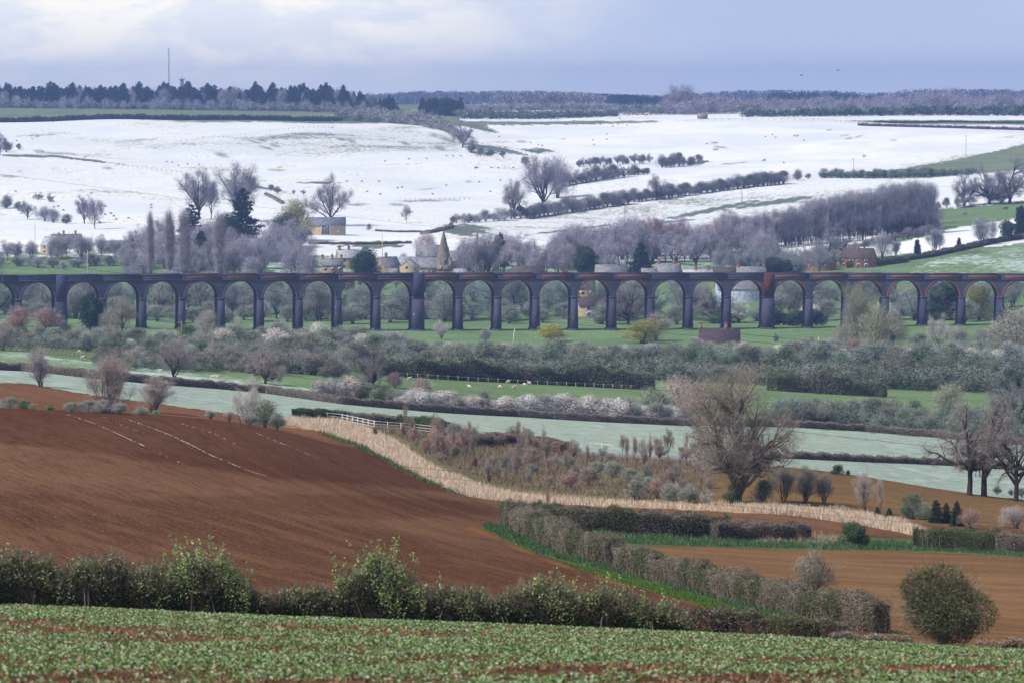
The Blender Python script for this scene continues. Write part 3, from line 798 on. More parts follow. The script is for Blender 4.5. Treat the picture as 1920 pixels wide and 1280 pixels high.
    if top:   # shoots standing above the clipped line
        m = int(Lh * top); s = rng.uniform(0, Lh, m); nn = frame(s); e = rng.uniform(-.4, .4, m)
        X = px(s) + nn[:, 0] * e * w; Y = py(s) + nn[:, 1] * e * w; Z = H(X, Y) + ph(s) * lum(s) * .9
        V, Q = shards(np.stack([X, Y, Z], -1) - org, np.array([0, 0, 1.]) + rng.normal(0, .3, (m, 3)), h * rng.uniform(.15, .4, m), max(.02, size * .25), rng, .3)
        link('shoots', mesh_np('shoots', V, [Q], M['near_twig']), root, color=color)
    if stems:
        m = int(Lh * stems)
        for _ in range(m):
            s0 = rng.uniform(0, Lh); f_ = frame(np.array([s0]))[0]; x = float(px(s0)); y = float(py(s0)); sd = -.53 if f_[1] > 0 else .53
            x += f_[0] * sd * w; y += f_[1] * sd * w; z = float(H(x, y)) - .1 - org[2]; hh = float(ph(s0)) * rng.uniform(.4, .8)
            lx, ly = rng.normal(0, .16, 2)
            mb = MB(); mb.tube([(x - org[0], y - org[1], z), (x - org[0] + lx * hh * .4, y - org[1] + ly * .1, z + hh * .5), (x - org[0] + lx * hh, y - org[1], z + hh)], [.035, .028, .012], 4, False)
            link('stem', mb.build('stem', M['bark_pale']), root)
    return root

def quads_of(me):
    n = len(me.polygons); v = np.empty(len(me.vertices) * 3, np.float32); me.vertices.foreach_get("co", v); v = v.reshape(-1, 3)
    return v[:(len(v) // 4) * 4].reshape(-1, 4, 3)
_Q = {}
def mass(name, label, items, per=260, grow=3.0, color=None, cat='scrub'):
    """items: (key, u, D, height m, wide); many small plants read as one mass, baked into one object"""
    rng = np.random.default_rng(len(items)); out = {}
    for key, u, D, h, wd in items:
        vi = rng.integers(len(PROTO[key])); parts = PROTO[key][vi]; p = np.array(at(u, D)); a = rng.uniform(0, 6.28); R = np.array([[math.cos(a), math.sin(a), 0], [-math.sin(a), math.cos(a), 0], [0, 0, 1]])
        for pn, me in parts:
            if pn == 'trunk': continue
            kk = (key, vi, pn)
            if kk not in _Q: _Q[kk] = quads_of(me)
            q = _Q[kk]; m = int(per * (1 if pn == 'crown' else .3)); q = q[rng.integers(0, len(q), m)]
            if pn == 'crown' and key in ('pine', 'bare', 'oak', 'birch'): q = _Q[kk][-6000:][rng.integers(0, min(6000, len(_Q[kk])), m)]
            c = q.mean(1, keepdims=True); g = np.array([1, 1, 1]) * grow; q = c + (q - c) * g
            q = (q.reshape(-1, 3) * [h * wd, h * wd, h]) @ R + p - [0, 0, .03 * h]
            out.setdefault(me.materials[0].name, []).append(q)
    V = []; mi = []; mats = []
    for k, (mn, L_) in enumerate(out.items()):
        q = np.concatenate(L_); V.append(q); mi += [k] * (len(q) // 4); mats.append(bpy.data.materials[mn])
    V = np.concatenate(V); org = V.mean(0)
    o = link(name, mesh_np(name, V - org, [np.arange(len(V)).reshape(-1, 4)], mats=mats, midx=mi), None, org, color); tag(o, label, cat, None, 'stuff'); return o
def row_items(keys, path, n, wide=1.4, vary=.25, dmin=0, jv=0, seed=0):
    r = random.Random(seed + n); out = []
    for i in range(n):
        q = lerp_path(path, (i + r.random()) / n); p = hit(q[0], q[1] + r.uniform(-jv, jv), dmin); out.append((keys[i % len(keys)], q[0], p[1], q[2] * p[1] / F * r.uniform(1 - vary, 1 + vary), wide * r.uniform(.8, 1.25)))
    return out

# ------------------------------------------------------------------ viaduct
def brick(name, col, stain, white=.5):
    m, t, b = new_mat(name); b.inputs['Roughness'].default_value = .8
    co = t.coord(); n1 = t.noise(co, .35, 5, .7); n2 = t.noise(t.coord((1, 1, .25)), 1.1, 4, .7); n3 = t.noise(co, 3.5, 3, .6); n4 = t.noise(co, .09, 3)
    c = t.mix(t.ss(n1, .35, .65), col, stain)
    c = t.mix(t.math('MULTIPLY', t.ss(n4, .45, .62), .5), c, tuple(x * .72 for x in col))
    c = t.mix(t.math('MULTIPLY', t.ss(n3, .42, .6), .35), c, tuple(x * .55 for x in col))
    c = t.mix(t.math('MULTIPLY', t.ss(n2, .66, .74), white), c, (.42, .42, .45))
    sp = t.node('ShaderNodeSeparateXYZ'); t.l.new(co, sp.inputs[0])
    crs = t.math('ABSOLUTE', t.math('SINE', t.math('MULTIPLY', sp.outputs[2], 9.0)))
    c = t.mix(t.math('MULTIPLY', t.ss(crs, .25, .0), .3), c, tuple(x * .5 for x in col))
    oi = t.node('ShaderNodeObjectInfo'); c = t.mix(1.0, c, oi.outputs['Color'], 'MULTIPLY')
    t.l.new(c, b.inputs['Base Color'])
    bp = t.node('ShaderNodeBump'); bp.inputs['Strength'].default_value = .4; bp.inputs['Distance'].default_value = .08
    t.l.new(n3, bp.inputs['Height']); t.l.new(bp.outputs[0], b.inputs['Normal'])
    return m
M['brick_blue'] = brick('blue_engineering_brick', (.078, .078, .118), (.050, .060, .110), .75)
M['brick_red'] = brick('red_repair_brick', (.23, .10, .082), (.15, .078, .078), .15)
M['brick_house'] = brick('red_house_brick', (.34, .18, .14), (.26, .135, .11), .1)
M['iron'] = brick('ironstone', (.44, .34, .235), (.36, .28, .20), .2)
M['iron_pale'] = brick('pale_ironstone', (.56, .455, .33), (.48, .39, .29), .2)
M['stone'] = brick('spire_stone', (.27, .235, .20), (.18, .16, .15), .1)
M['slate'] = plain('blue_slate', (.17, .18, .22), .6, .25, .8, .3, True)
M['slate_snow'] = plain('slate_with_snow', (.42, .44, .50), .7, .15, 1.2, .2, True, col2=(.24, .25, .30))
M['tile'] = plain('brown_tile', (.085, .065, .070), .8, .3, 1.5, .2, True, col2=(.05, .04, .048))
M['snowroof'] = plain('snow_on_roof', (.80, .82, .86), .9, .05, .4, .1, True)
M['glass'] = plain('dark_window', (.05, .06, .08), .15, spec=.6)
M['white'] = plain('white_paint', (.60, .61, .63), .6, .08, 2, .3, True)
M['wood'] = plain('weathered_wood', (.17, .145, .125), .9, .3, 3, .1, True)
M['woodpale'] = plain('pale_weathered_wood', (.42, .40, .38), .9, .25, 3, .1, True)
M['wire'] = plain('dark_wire', (.05, .05, .06), .6)
M['metal'] = plain('grey_steel', (.30, .33, .40), .5, .1, 2, .4, True)
M['fleece'] = plain('fleece', (.60, .51, .42), .95, .15, 6, .05, True)
M['fleece_brown'] = plain('muddy_fleece', (.17, .115, .085), .95, .15, 6, .05, True)
M['hide'] = plain('cattle_hide', (.06, .045, .04), .8, .1, 3, .2, True)
M['asphalt'] = plain('grey_track', (.22, .21, .25), .9, .15, .8, .1, False, .2)
M['rust'] = plain('rusty_red_paint', (.35, .06, .04), .7, .2, 4, .2)

def vcurve(x): return 1366 + .155 * x - .00038 * x * x
xs = np.linspace(-330, 330, 2000); ys = vcurve(xs)
arc = np.r_[0, np.cumsum(np.hypot(np.diff(xs), np.diff(ys)))]
def vmap(S, T, Z):
    """(distance along the line, offset across it, height) -> world"""
    x = np.interp(S, arc, xs); dy = .155 - .00076 * x; l = np.sqrt(1 + dy * dy)
    return np.stack([x - dy / l * T, vcurve(x) + T / l, Z], -1)
def s_of_u(u, T=-4.4):
    P = vmap(arc, T, np.full(len(arc), 25.)); uu = project(P[:, 0], P[:, 1], P[:, 2])[0]
    return float(np.interp(u, uu, arc))
VW = 4.4
_zl = CZ + slopes(40, 518)[1] * 1320; _zr = CZ + slopes(1880, 515.5)[1] * 1374
_sl, _sr = s_of_u(40), s_of_u(1880)
ztop = lambda s: _zl + (_zr - _zl) * (s - _sl) / (_sr - _sl)
vorg = np.array([0, 1366, 16.])
viad = bpy.data.objects.new("viaduct", None); COL.objects.link(viad); viad.location = vorg
tag(viad, "long blue brick railway viaduct of many round arches crossing the valley meadow", "viaduct")
class VB(MB):
    def build(s, name, mat, smooth=False):
        s.v = [vmap(v[:, 0], v[:, 1], v[:, 2]) - vorg for v in s.v]
        return MB.build(s, name, mat, smooth)
    def sbox(s, a, b, t0, t1, z0f, z1f):
        """box along the line with sloping top and bottom"""
        V = [(a,t0,z0f(a)),(b,t0,z0f(b)),(b,t1,z0f(b)),(a,t1,z0f(a)),(a,t0,z1f(a)),(b,t0,z1f(b)),(b,t1,z1f(b)),(a,t1,z1f(a))]
        return s.add(V, [(0,3,2,1),(4,5,6,7),(0,1,5,4),(1,2,6,5),(2,3,7,6),(3,0,4,7)])
PW, OW, TW = 2.25, 12.0, 4.15
# right edges of the piers, walking out from the thick pier by the church
piers = []   # (s_left, s_right)
s = s_of_u(795); i = 0
seq = [];
k = 0
while s > 8 and k < 40:
    wd = TW if k % 9 == 0 else PW
    seq.append((s - wd, s)); s -= wd + OW; k += 1
seq = seq[::-1]
s = s_of_u(795) + OW; k = 1
while s < arc[-1] - 8 and k < 40:
    wd = TW if k % 9 == 0 else PW
    seq.append((s, s + wd)); s += wd + OW; k += 1
piers = seq
ZSP = 8.35   # springing below the parapet top
for n_, (a, b) in enumerate(piers):
    mid = (a + b) / 2; zt = ztop(mid); zs = zt - ZSP
    g = min(float(H(*vmap(mid, t_, 0)[:2])) for t_ in (-4.4, 0, 4.4)) - 1.0
    m = VB(); z0 = lambda s_: g; zs_ = lambda s_: zs
    bt = .22
    m.sbox(a + .22, b - .22, -VW + .02, VW - .02, z0, zs_)
    for t0, t1 in ((-VW, -VW + 2.3), (-1.25, 1.25), (VW - 2.3, VW)):
        V = [(a-bt,t0-(bt if t0==-VW else 0),g),(b+bt,t0-(bt if t0==-VW else 0),g),(b+bt,t1+(bt if t1==VW else 0),g),(a-bt,t1+(bt if t1==VW else 0),g),(a,t0,zs),(b,t0,zs),(b,t1,zs),(a,t1,zs)]
        m.add(V, [(0,3,2,1),(4,5,6,7),(0,1,5,4),(1,2,6,5),(2,3,7,6),(3,0,4,7)])
    tone = random.uniform(.85, 1.15)
    o = link("pier", m.build("pier", M['brick_blue']), viad, color=(tone, tone * random.uniform(.95, 1.05), tone * random.uniform(1, 1.12)))
    c = VB().sbox(a - .16, b + .16, -VW - .18, VW + .18, lambda s_: zs - .42, lambda s_: zs - .003)
    link("capital", c.build("capital", M['brick_blue']), o, color=(1.5, 1.35, 1.25))
    p = VB().sbox(a - .48, b + .48, -VW - .5, VW + .5, z0, lambda s_: g + 1.75)
    link("plinth", p.build("plinth", M['brick_blue']), o, color=(.95, .95, 1.0))
for n_ in range(len(piers) - 1):
    a0, a1 = piers[n_]; b0, b1 = piers[n_ + 1]
    ca, cb = (a0 + a1) / 2, (b0 + b1) / 2; mid = (a1 + b0) / 2; r = (b0 - a1) / 2
    zs = ztop(mid) - ZSP; rz = 5.85
    th = np.linspace(PI, 0, 25); X = mid + r * np.cos(th); Zr = zs + rz * np.sin(th)
    X = np.r_[ca, X, cb]; Zr = np.r_[Zr[0], Zr, Zr[-1]]; X[1] = a1; X[-2] = b0
    zt = np.array([ztop(x) - 1.95 for x in X])
    m = VB(); n = len(X)
    for t_, fl in ((-VW, 0), (VW, 1)):
        V = np.concatenate([np.stack([X, np.full(n, t_), Zr], -1), np.stack([X, np.full(n, t_), zt], -1)])
        m.add(V, [(i, i + 1, n + i + 1, n + i) if not fl else (i + 1, i, n + i, n + i + 1) for i in range(n - 1)])
    V = np.concatenate([np.stack([X, np.full(n, -VW), Zr], -1), np.stack([X, np.full(n, VW), Zr], -1)])
    m.add(V, [(i + 1, i, n + i, n + i + 1) for i in range(n - 1)])
    V = np.concatenate([np.stack([X, np.full(n, -VW), zt], -1), np.stack([X, np.full(n, VW), zt], -1)])
    m.add(V, [(i, i + 1, n + i + 1, n + i) for i in range(n - 1)])
    P = vmap(np.array([mid]), -VW, np.array([30.]))[0]; um = project(*P)[0]
    tone = random.uniform(.9, 1.12)
    o = link("arch", m.build("arch", M['brick_blue']), viad, color=(tone * 1.05, tone, tone))
    # arch ring
    red = um > 640 and not (1240 < um < 1260); full = um > 1640
    m = VB(); lo, hi = (PI, 0) if (not red or full) else (PI * .74, PI * .20)
    th = np.linspace(lo, hi, 19); k = len(th)
    V = []
    for tt in (-VW - .07, -VW + .25):
        for rr in (0.0, .75): V.append(np.stack([mid + (r + rr) * np.cos(th), np.full(k, tt), zs + (rz + rr) * np.sin(th) - (.0 if rr else .02)], -1))
    V = np.concatenate(V); q = []
    for i in range(k - 1):
        q += [(i, i+1, k+i+1, k+i), (2*k+i+1, 2*k+i, 3*k+i, 3*k+i+1), (i+1, i, 2*k+i, 2*k+i+1), (k+i, k+i+1, 3*k+i+1, 3*k+i)]
    m.add(V, q); link("arch_ring", m.build("arch_ring", M['brick_red'] if red else M['brick_blue']), o, color=(1, 1, 1) if red else (1.25, 1.15, 1.1))
    # cornice with small corbels, parapet wall and coping
    m = VB().sbox(ca, cb, -VW - .30, VW + .30, lambda s_: ztop(s_) - 1.95, lambda s_: ztop(s_) - 1.62)
    for d_ in np.arange(ca + .4, cb - .3, .95): m.sbox(d_, d_ + .45, -VW - .26, -VW - .003, lambda s_: ztop(s_) - 2.3, lambda s_: ztop(s_) - 1.955)
    link("cornice", m.build("cornice", M['brick_blue']), o, color=(1.3, 1.2, 1.15))
    redp = (360 < um < 560 or 585 < um < 715 or 800 < um < 1215 or 1460 < um < 1920) and not (1290 < um < 1300)
    m = VB(); m.sbox(ca + .003, cb - .003, -VW - .12, -VW + .3, lambda s_: ztop(s_) - 1.62, lambda s_: ztop(s_) - .16)
    m.sbox(ca + .003, cb - .003, VW - .3, VW + .12, lambda s_: ztop(s_) - 1.62, lambda s_: ztop(s_) - .16)
    p = link("parapet", m.build("parapet", M['brick_blue']), o, color=(1.1, 1, 1))
    if redp:
        m = VB(); e = random.uniform(1.0, 2.2); m.sbox(ca + e, cb - random.uniform(.8, 1.4), -VW - .155, -VW - .1225, lambda s_: ztop(s_) - 1.5, lambda s_: ztop(s_) - .3)
        link("red_panel", m.build("red_panel", M['brick_red']), p, color=(.8, .8, .8) if um < 600 else (1, 1, 1))
    m = VB()
    for sg in (-1, 1): m.sbox(ca, cb, sg * VW - .25 * 1 - (0.0), sg * VW + .25, lambda s_: ztop(s_) - .16, lambda s_: ztop(s_))
    link("coping", m.build("coping", M['brick_blue']), p, color=(.8, .85, .95))
    if (b1 - b0) > 3 or (a1 - a0) > 3:   # pilaster strips rise on the thick piers
        q0, q1 = (b0, b1) if (b1 - b0) > 3 else (a0, a1)
        if q0 == b0:
            m = VB()
            for tt in (-VW - .35, VW + .0):
                m.sbox(q0 + .25, q1 - .25, tt, tt + .35, lambda s_: zs - .004, lambda s_: ztop(s_) + .02)
            link("pilaster", m.build("pilaster", M['brick_red'] if 1400 < um < 1500 else M['brick_blue']), o, color=(.55, .4, .45) if 1400 < um < 1500 else (.9, .95, 1.1))

# ------------------------------------------------------------------ houses
def prism(x0, x1, y0, y1, z0, ze, zr, ov=.0, th=0, hip=0):
    pass

def house(label, u, D, L, Wd, eave, ridge, rot=0, wall='iron', roof='slate', chim=(), wins=2, rows=1, snow=False, name='house', cat='house', group=None, hip=0, v=None, big=None, tint=None, gable_win=True, wcol=None, rtint=None):
    p = at(u, D) if v is None else hit(u, v)
    r = bpy.data.objects.new(name, None); COL.objects.link(r); r.location = p; r.rotation_euler = (0, 0, math.radians(rot)); tag(r, label, cat, group)
    x, y = L / 2, Wd / 2
    m = MB(); V = [(-x,-y,-1.5),(x,-y,-1.5),(x,y,-1.5),(-x,y,-1.5),(-x,-y,eave),(x,-y,eave),(x,y,eave),(-x,y,eave),(-x,0,ridge-.12),(x,0,ridge-.12)]
    if hip:
        V[8] = (-x + hip, 0, ridge - .12); V[9] = (x - hip, 0, ridge - .12)
    m.add(V, [(0,1,5,4),(1,2,6,5),(2,3,7,6),(3,0,4,7)], [(5,6,9),(7,4,8)] if not hip else [])
    link('walls', m.build('walls', M[wall]), r, color=tint)
    # roof slabs with overhang
    oe, og, t = .35, .2, .18; sl = (ridge - eave) / y; ze = eave - oe * sl
    m = MB(); hx = x + og - hip
    for sg in (-1, 1):
        lo = [(-x - og, sg * (y + oe), ze), (x + og, sg * (y + oe), ze), (hx, 0, ridge), (-hx, 0, ridge)]
        V = lo + [(a, b, c + t) for a, b, c in lo]
        m.add(V, [(0,1,2,3),(4,5,6,7),(0,1,5,4),(1,2,6,5),(3,0,4,7)])
    if hip:
        for sg in (-1, 1):
            lo = [(sg * (x + og), -y - oe, ze), (sg * (x + og), y + oe, ze), (sg * hx, 0, ridge)]
            m.add(lo + [(a, b, c + t) for a, b, c in lo], [(0,1,4,3)], [(0,1,2),(3,4,5)])
    rf = link('roof', m.build('roof', M[roof]), r, color=rtint)
    for cx in chim:
        c = MB().box(cx * x - .55, cx * x + .55, -.42, .42, ridge - 1.2, ridge + 1.5).box(cx * x - .65, cx * x + .65, -.52, .52, ridge + 1.5, ridge + 1.7)
        for q in (-.28, .28): c.tube([(cx * x + q, 0, ridge + 1.7), (cx * x + q, 0, ridge + 2.25)], .14, 6)
        link('chimney', c.build('chimney', M['brick_house']), rf)
    wc = wcol or (1, 1, 1)
    def window(cx, cz, w_, h_, side):
        f = MB(); g = MB()
        if side == 'f':
            f.box(cx-w_/2-.12, cx+w_/2+.12, -y-.06, -y+.05, cz-h_/2-.12, cz+h_/2+.12)
            k = max(1, round(w_ / .9))
            for i in range(k):
                a = cx - w_/2 + i * w_/k; g.box(a + .06, a + w_/k - .06, -y-.075, -y-.062, cz-h_/2, cz+h_/2)
        else:
            sx_ = side * x
            f.box(sx_ - .06, sx_ + .06, cx-w_/2-.12, cx+w_/2+.12, cz-h_/2-.12, cz+h_/2+.12)
            g.box(sx_ - .075, sx_ + .075, cx-w_/2, cx+w_/2, cz-h_/2, cz+h_/2)
        fo = link('window', f.build('window', M['white']), r, color=wc); link('pane', g.build('pane', M['glass']), fo)
    if big:
        for (cx, cz, w_, h_) in big: window(cx, cz, w_, h_, 'f')
    for j in range(rows):
        zc = eave * (.5 if rows == 1 else (.27 + .48 * j))
        for i in range(wins):
            window(-x + L * (i + .5) / wins, zc, 1.2, 1.25, 'f')
    if gable_win and not hip:
        for sg in (-1, 1): window(0, eave * .95, 1.0, 1.2, sg)
    if rows and wins:
        dm = MB().box(-.5 + L * .08, .5 + L * .08, -y - .05, -y + .02, -.2, 2.0); link('door', dm.build('door', M['wood']), r)
    return r

house("large ironstone barn with slate roof and tall white glazed doors on snowy slope", 612, 1990, 20.5, 8, 5.4, 9.3, 3, 'iron_pale', 'slate', (), 0, 0, big=[(-.6, 2.9, 4.2, 4.8), (-8.2, 1.4, .8, 1.4), (6.5, 1.6, .8, .8)], name='barn', cat='barn', gable_win=False, rtint=(.75, .8, .95))
house("low brown brick outbuilding attached to left end of the large barn", 562, 1985, 8, 5, 2.4, 4.2, 5, 'brick_house', 'tile', (), 1, 1, name='outbuilding', cat='outbuilding')
house("pale thatched looking cottage with gable and white wall beside bare trees at far left", 100, 1850, 11, 7, 4.4, 8.4, -38, 'iron_pale', 'slate_snow', (.7,), 2, 2, name='cottage', cat='cottage')
house("long dark roofed cottage range behind the pale gabled cottage", 125, 1880, 15, 6, 3.6, 7.2, 8, 'iron', 'tile', (-.2, .6), 3, 1, rtint=(1.8, 1.8, 2.0))
house("dark slate roofed bungalow with white gable boards left of the poplars", 218, 1850, 17, 9, 2.6, 6.0, 14, 'slate', 'slate', (), 2, 1, rtint=(.75, .8, .9))
house("long low snow dusted barn behind the left poplars", 290, 1900, 26, 7, 2.4, 4.8, 4, 'slate', 'slate_snow', (), 0, 0, name='barn', cat='barn', gable_win=False)
house("small ironstone house with pointed gable between the poplars", 368, 1830, 8, 6.5, 4.0, 7.8, 62, 'iron', 'tile', (), 1, 2)
house("ironstone cottage with twin window gable right of the cedar", 468, 1850, 9, 6, 3.6, 6.6, -48, 'iron', 'slate_snow', (), 2, 1)
house("long blue grey shed roof below the cedar", 447, 1860, 15, 8, 2.6, 4.6, 2, 'iron', 'slate', (), 0, 0, name='shed', cat='shed', gable_win=False, rtint=(1.5, 1.6, 1.9))
house("white roofed open farm shelter beside the dark cedar", 497, 1800, 18, 8, 3.2, 4.8, 0, 'slate', 'snowroof', (), 0, 0, name='shelter', cat='shelter', gable_win=False)
house("grey barn behind trees right of the willow", 540, 1850, 9, 6, 3, 5.4, 10, 'brick_house', 'tile', (), 1, 1, name='outbuilding', cat='outbuilding')
VILL = [
    ("dark tiled terrace with three red chimneys at left of village row", 623, 1735, 10, 6, 3.8, 6.6, 5, 'iron', 'slate', (-.9, 0, .85), 3, 1),
    ("ironstone house with pale slate roof left of dark round evergreen", 652, 1760, 10, 7, 5.6, 9.2, 14, 'iron', 'slate_snow', (-.8, .1), 2, 2),
    ("long slate roof running along the viaduct left of evergreen", 618, 1640, 22, 6, 4.0, 6.2, 0, 'brick_house', 'tile', (), 4, 1),
    ("slate roofed house with steep gable right of dark round evergreen", 727, 1710, 9, 8, 5.5, 9.6, 32, 'iron', 'slate', (-.2,), 2, 2),
    ("small pointed porch house in front of the steep gable house", 737, 1690, 5, 5, 3.4, 5.8, -24, 'iron', 'slate', (), 1, 1),
    ("pale ironstone house with two storey gable near churchyard poplars", 768, 1700, 7, 7, 6.2, 8.6, 70, 'iron_pale', 'slate_snow', (), 2, 2),
    ("low pale house between gable house and churchyard", 752, 1730, 9, 7, 5.2, 8.2, 10, 'iron_pale', 'slate_snow', (), 2, 2),
    ("large slate barn roof with rooflight behind the church nave", 806, 1790, 13, 9, 5.0, 9.8, 0, 'iron_pale', 'slate', (), 1, 1),
    ("slate roofed cottage in front of the church barn", 790, 1745, 11, 7, 4.0, 7.4, 4, 'iron', 'slate', (), 2, 1),
    ("ironstone gabled house just right of church spire", 858, 1760, 12, 8, 5.4, 9.4, -12, 'iron_pale', 'slate', (.1,), 2, 2),
    ("small cottage with pale gable by church porch", 862, 1690, 6, 6, 3.2, 5.8, 28, 'iron', 'slate_snow', (), 1, 1),
    ("snow dusted slate cottage far right of churchyard", 912, 1750, 12, 7, 3.4, 6.0, 2, 'iron', 'slate_snow', (), 2, 1),
    ("low ironstone wall house behind tall bare tree", 990, 1700, 15, 7, 3.8, 6.4, 0, 'iron', 'tile', (), 3, 1),
    ("wide slate roofed cottage between two dark round conifers", 1145, 1690, 14, 8, 3.6, 7.4, 6, 'iron', 'slate', (.5,), 2, 1),
    ("grey slate roof peeping over parapet left of twin chimney cottage", 1217, 1680, 7, 6, 3.4, 6.2, 0, 'iron', 'slate', (), 1, 1),
    ("slate cottage with pale gable and two big stone chimneys", 1252, 1685, 11, 8, 4.0, 8.0, -18, 'iron_pale', 'slate', (-.75, .55), 2, 1),
    ("low roof with twin red chimney stacks by the orchard", 1310, 1680, 14, 7, 2.8, 5.2, 0, 'brick_house', 'slate_snow', (-.2, .6), 2, 1),
    ("brown roofed cottage behind parapet at orchard edge", 1360, 1680, 11, 7, 3.2, 6.2, 0, 'iron', 'tile', (), 2, 1),
    ("pale slate roof with end chimneys right of orchard cottage", 1408, 1675, 13, 7, 3.4, 6.4, 0, 'iron', 'slate', (-.9, .9), 2, 1),
]
for a in VILL:
    house(a[0], a[1], a[2], a[3], a[4], a[5], a[6], a[7], a[8], a[9], a[10], a[11], a[12], group='village houses behind the viaduct')
house("brick house with hipped brown roof at left of the brick pair", 1537, 1730, 13.5, 8, 4.6, 8.2, -24, 'brick_house', 'tile', (0,), 2, 1, rtint=(1.7, 1.6, 1.7), wcol=(1, 1, 1))
house("red brick house with dark hipped roof and row of white windows", 1609, 1740, 15, 9, 4.6, 8.8, -26, 'brick_house', 'tile', (.0,), 4, 2, wcol=(1.1, 1.1, 1.1))
house("ironstone cottage with white garden door seen through an arch", 1101, 1480, 7.6, 6, 4.8, 7.8, 8, 'iron_pale', 'tile', (-.95,), 1, 2, big=[(1.2, 1.2, 1.9, 2.3)])
house("taller ironstone cottage behind the garden door cottage", 1099, 1530, 7, 6, 8.4, 11.2, 4, 'iron', 'tile', (), 2, 2)
house("wide corrugated grey barn seen through the arch left of thick pier", 1392, 1560, 22, 12, 5.4, 9.5, 3, 'slate', 'slate', (), 0, 0, name='barn', cat='barn', gable_win=False, tint=(2.6, 2.8, 3.2))
house("cottage glimpsed through an arch among yellowish trees", 1312, 1500, 9, 6, 4.6, 7.8, 10, 'iron', 'tile', (.5,), 2, 2)
house("long slate roofed cottage with pointed dormer seen through far right arch", 1832, 1480, 13, 7, 3.6, 6.6, 5, 'iron_pale', 'slate', (), 3, 1)
house("low pale cottage glimpsed left of the dormer cottage", 1747, 1480, 10, 7, 3.2, 5.8, 5, 'iron', 'slate_snow', (), 2, 1)
house("brown tiled bungalow with end chimney standing alone before the viaduct meadow", 1349, 1262, 13.5, 9, 2.2, 6.4, -6, 'iron_pale', 'tile', (-.96, .32), 0, 0, v=None, gable_win=False, rtint=(.75, .72, .85))
house("distant brick hut at the edge of the skyline hedge", 1317, 3430, 9, 6, 2.5, 5, 0, 'brick_house', 'slate', (), 0, 0, name='hut', cat='hut', gable_win=False)

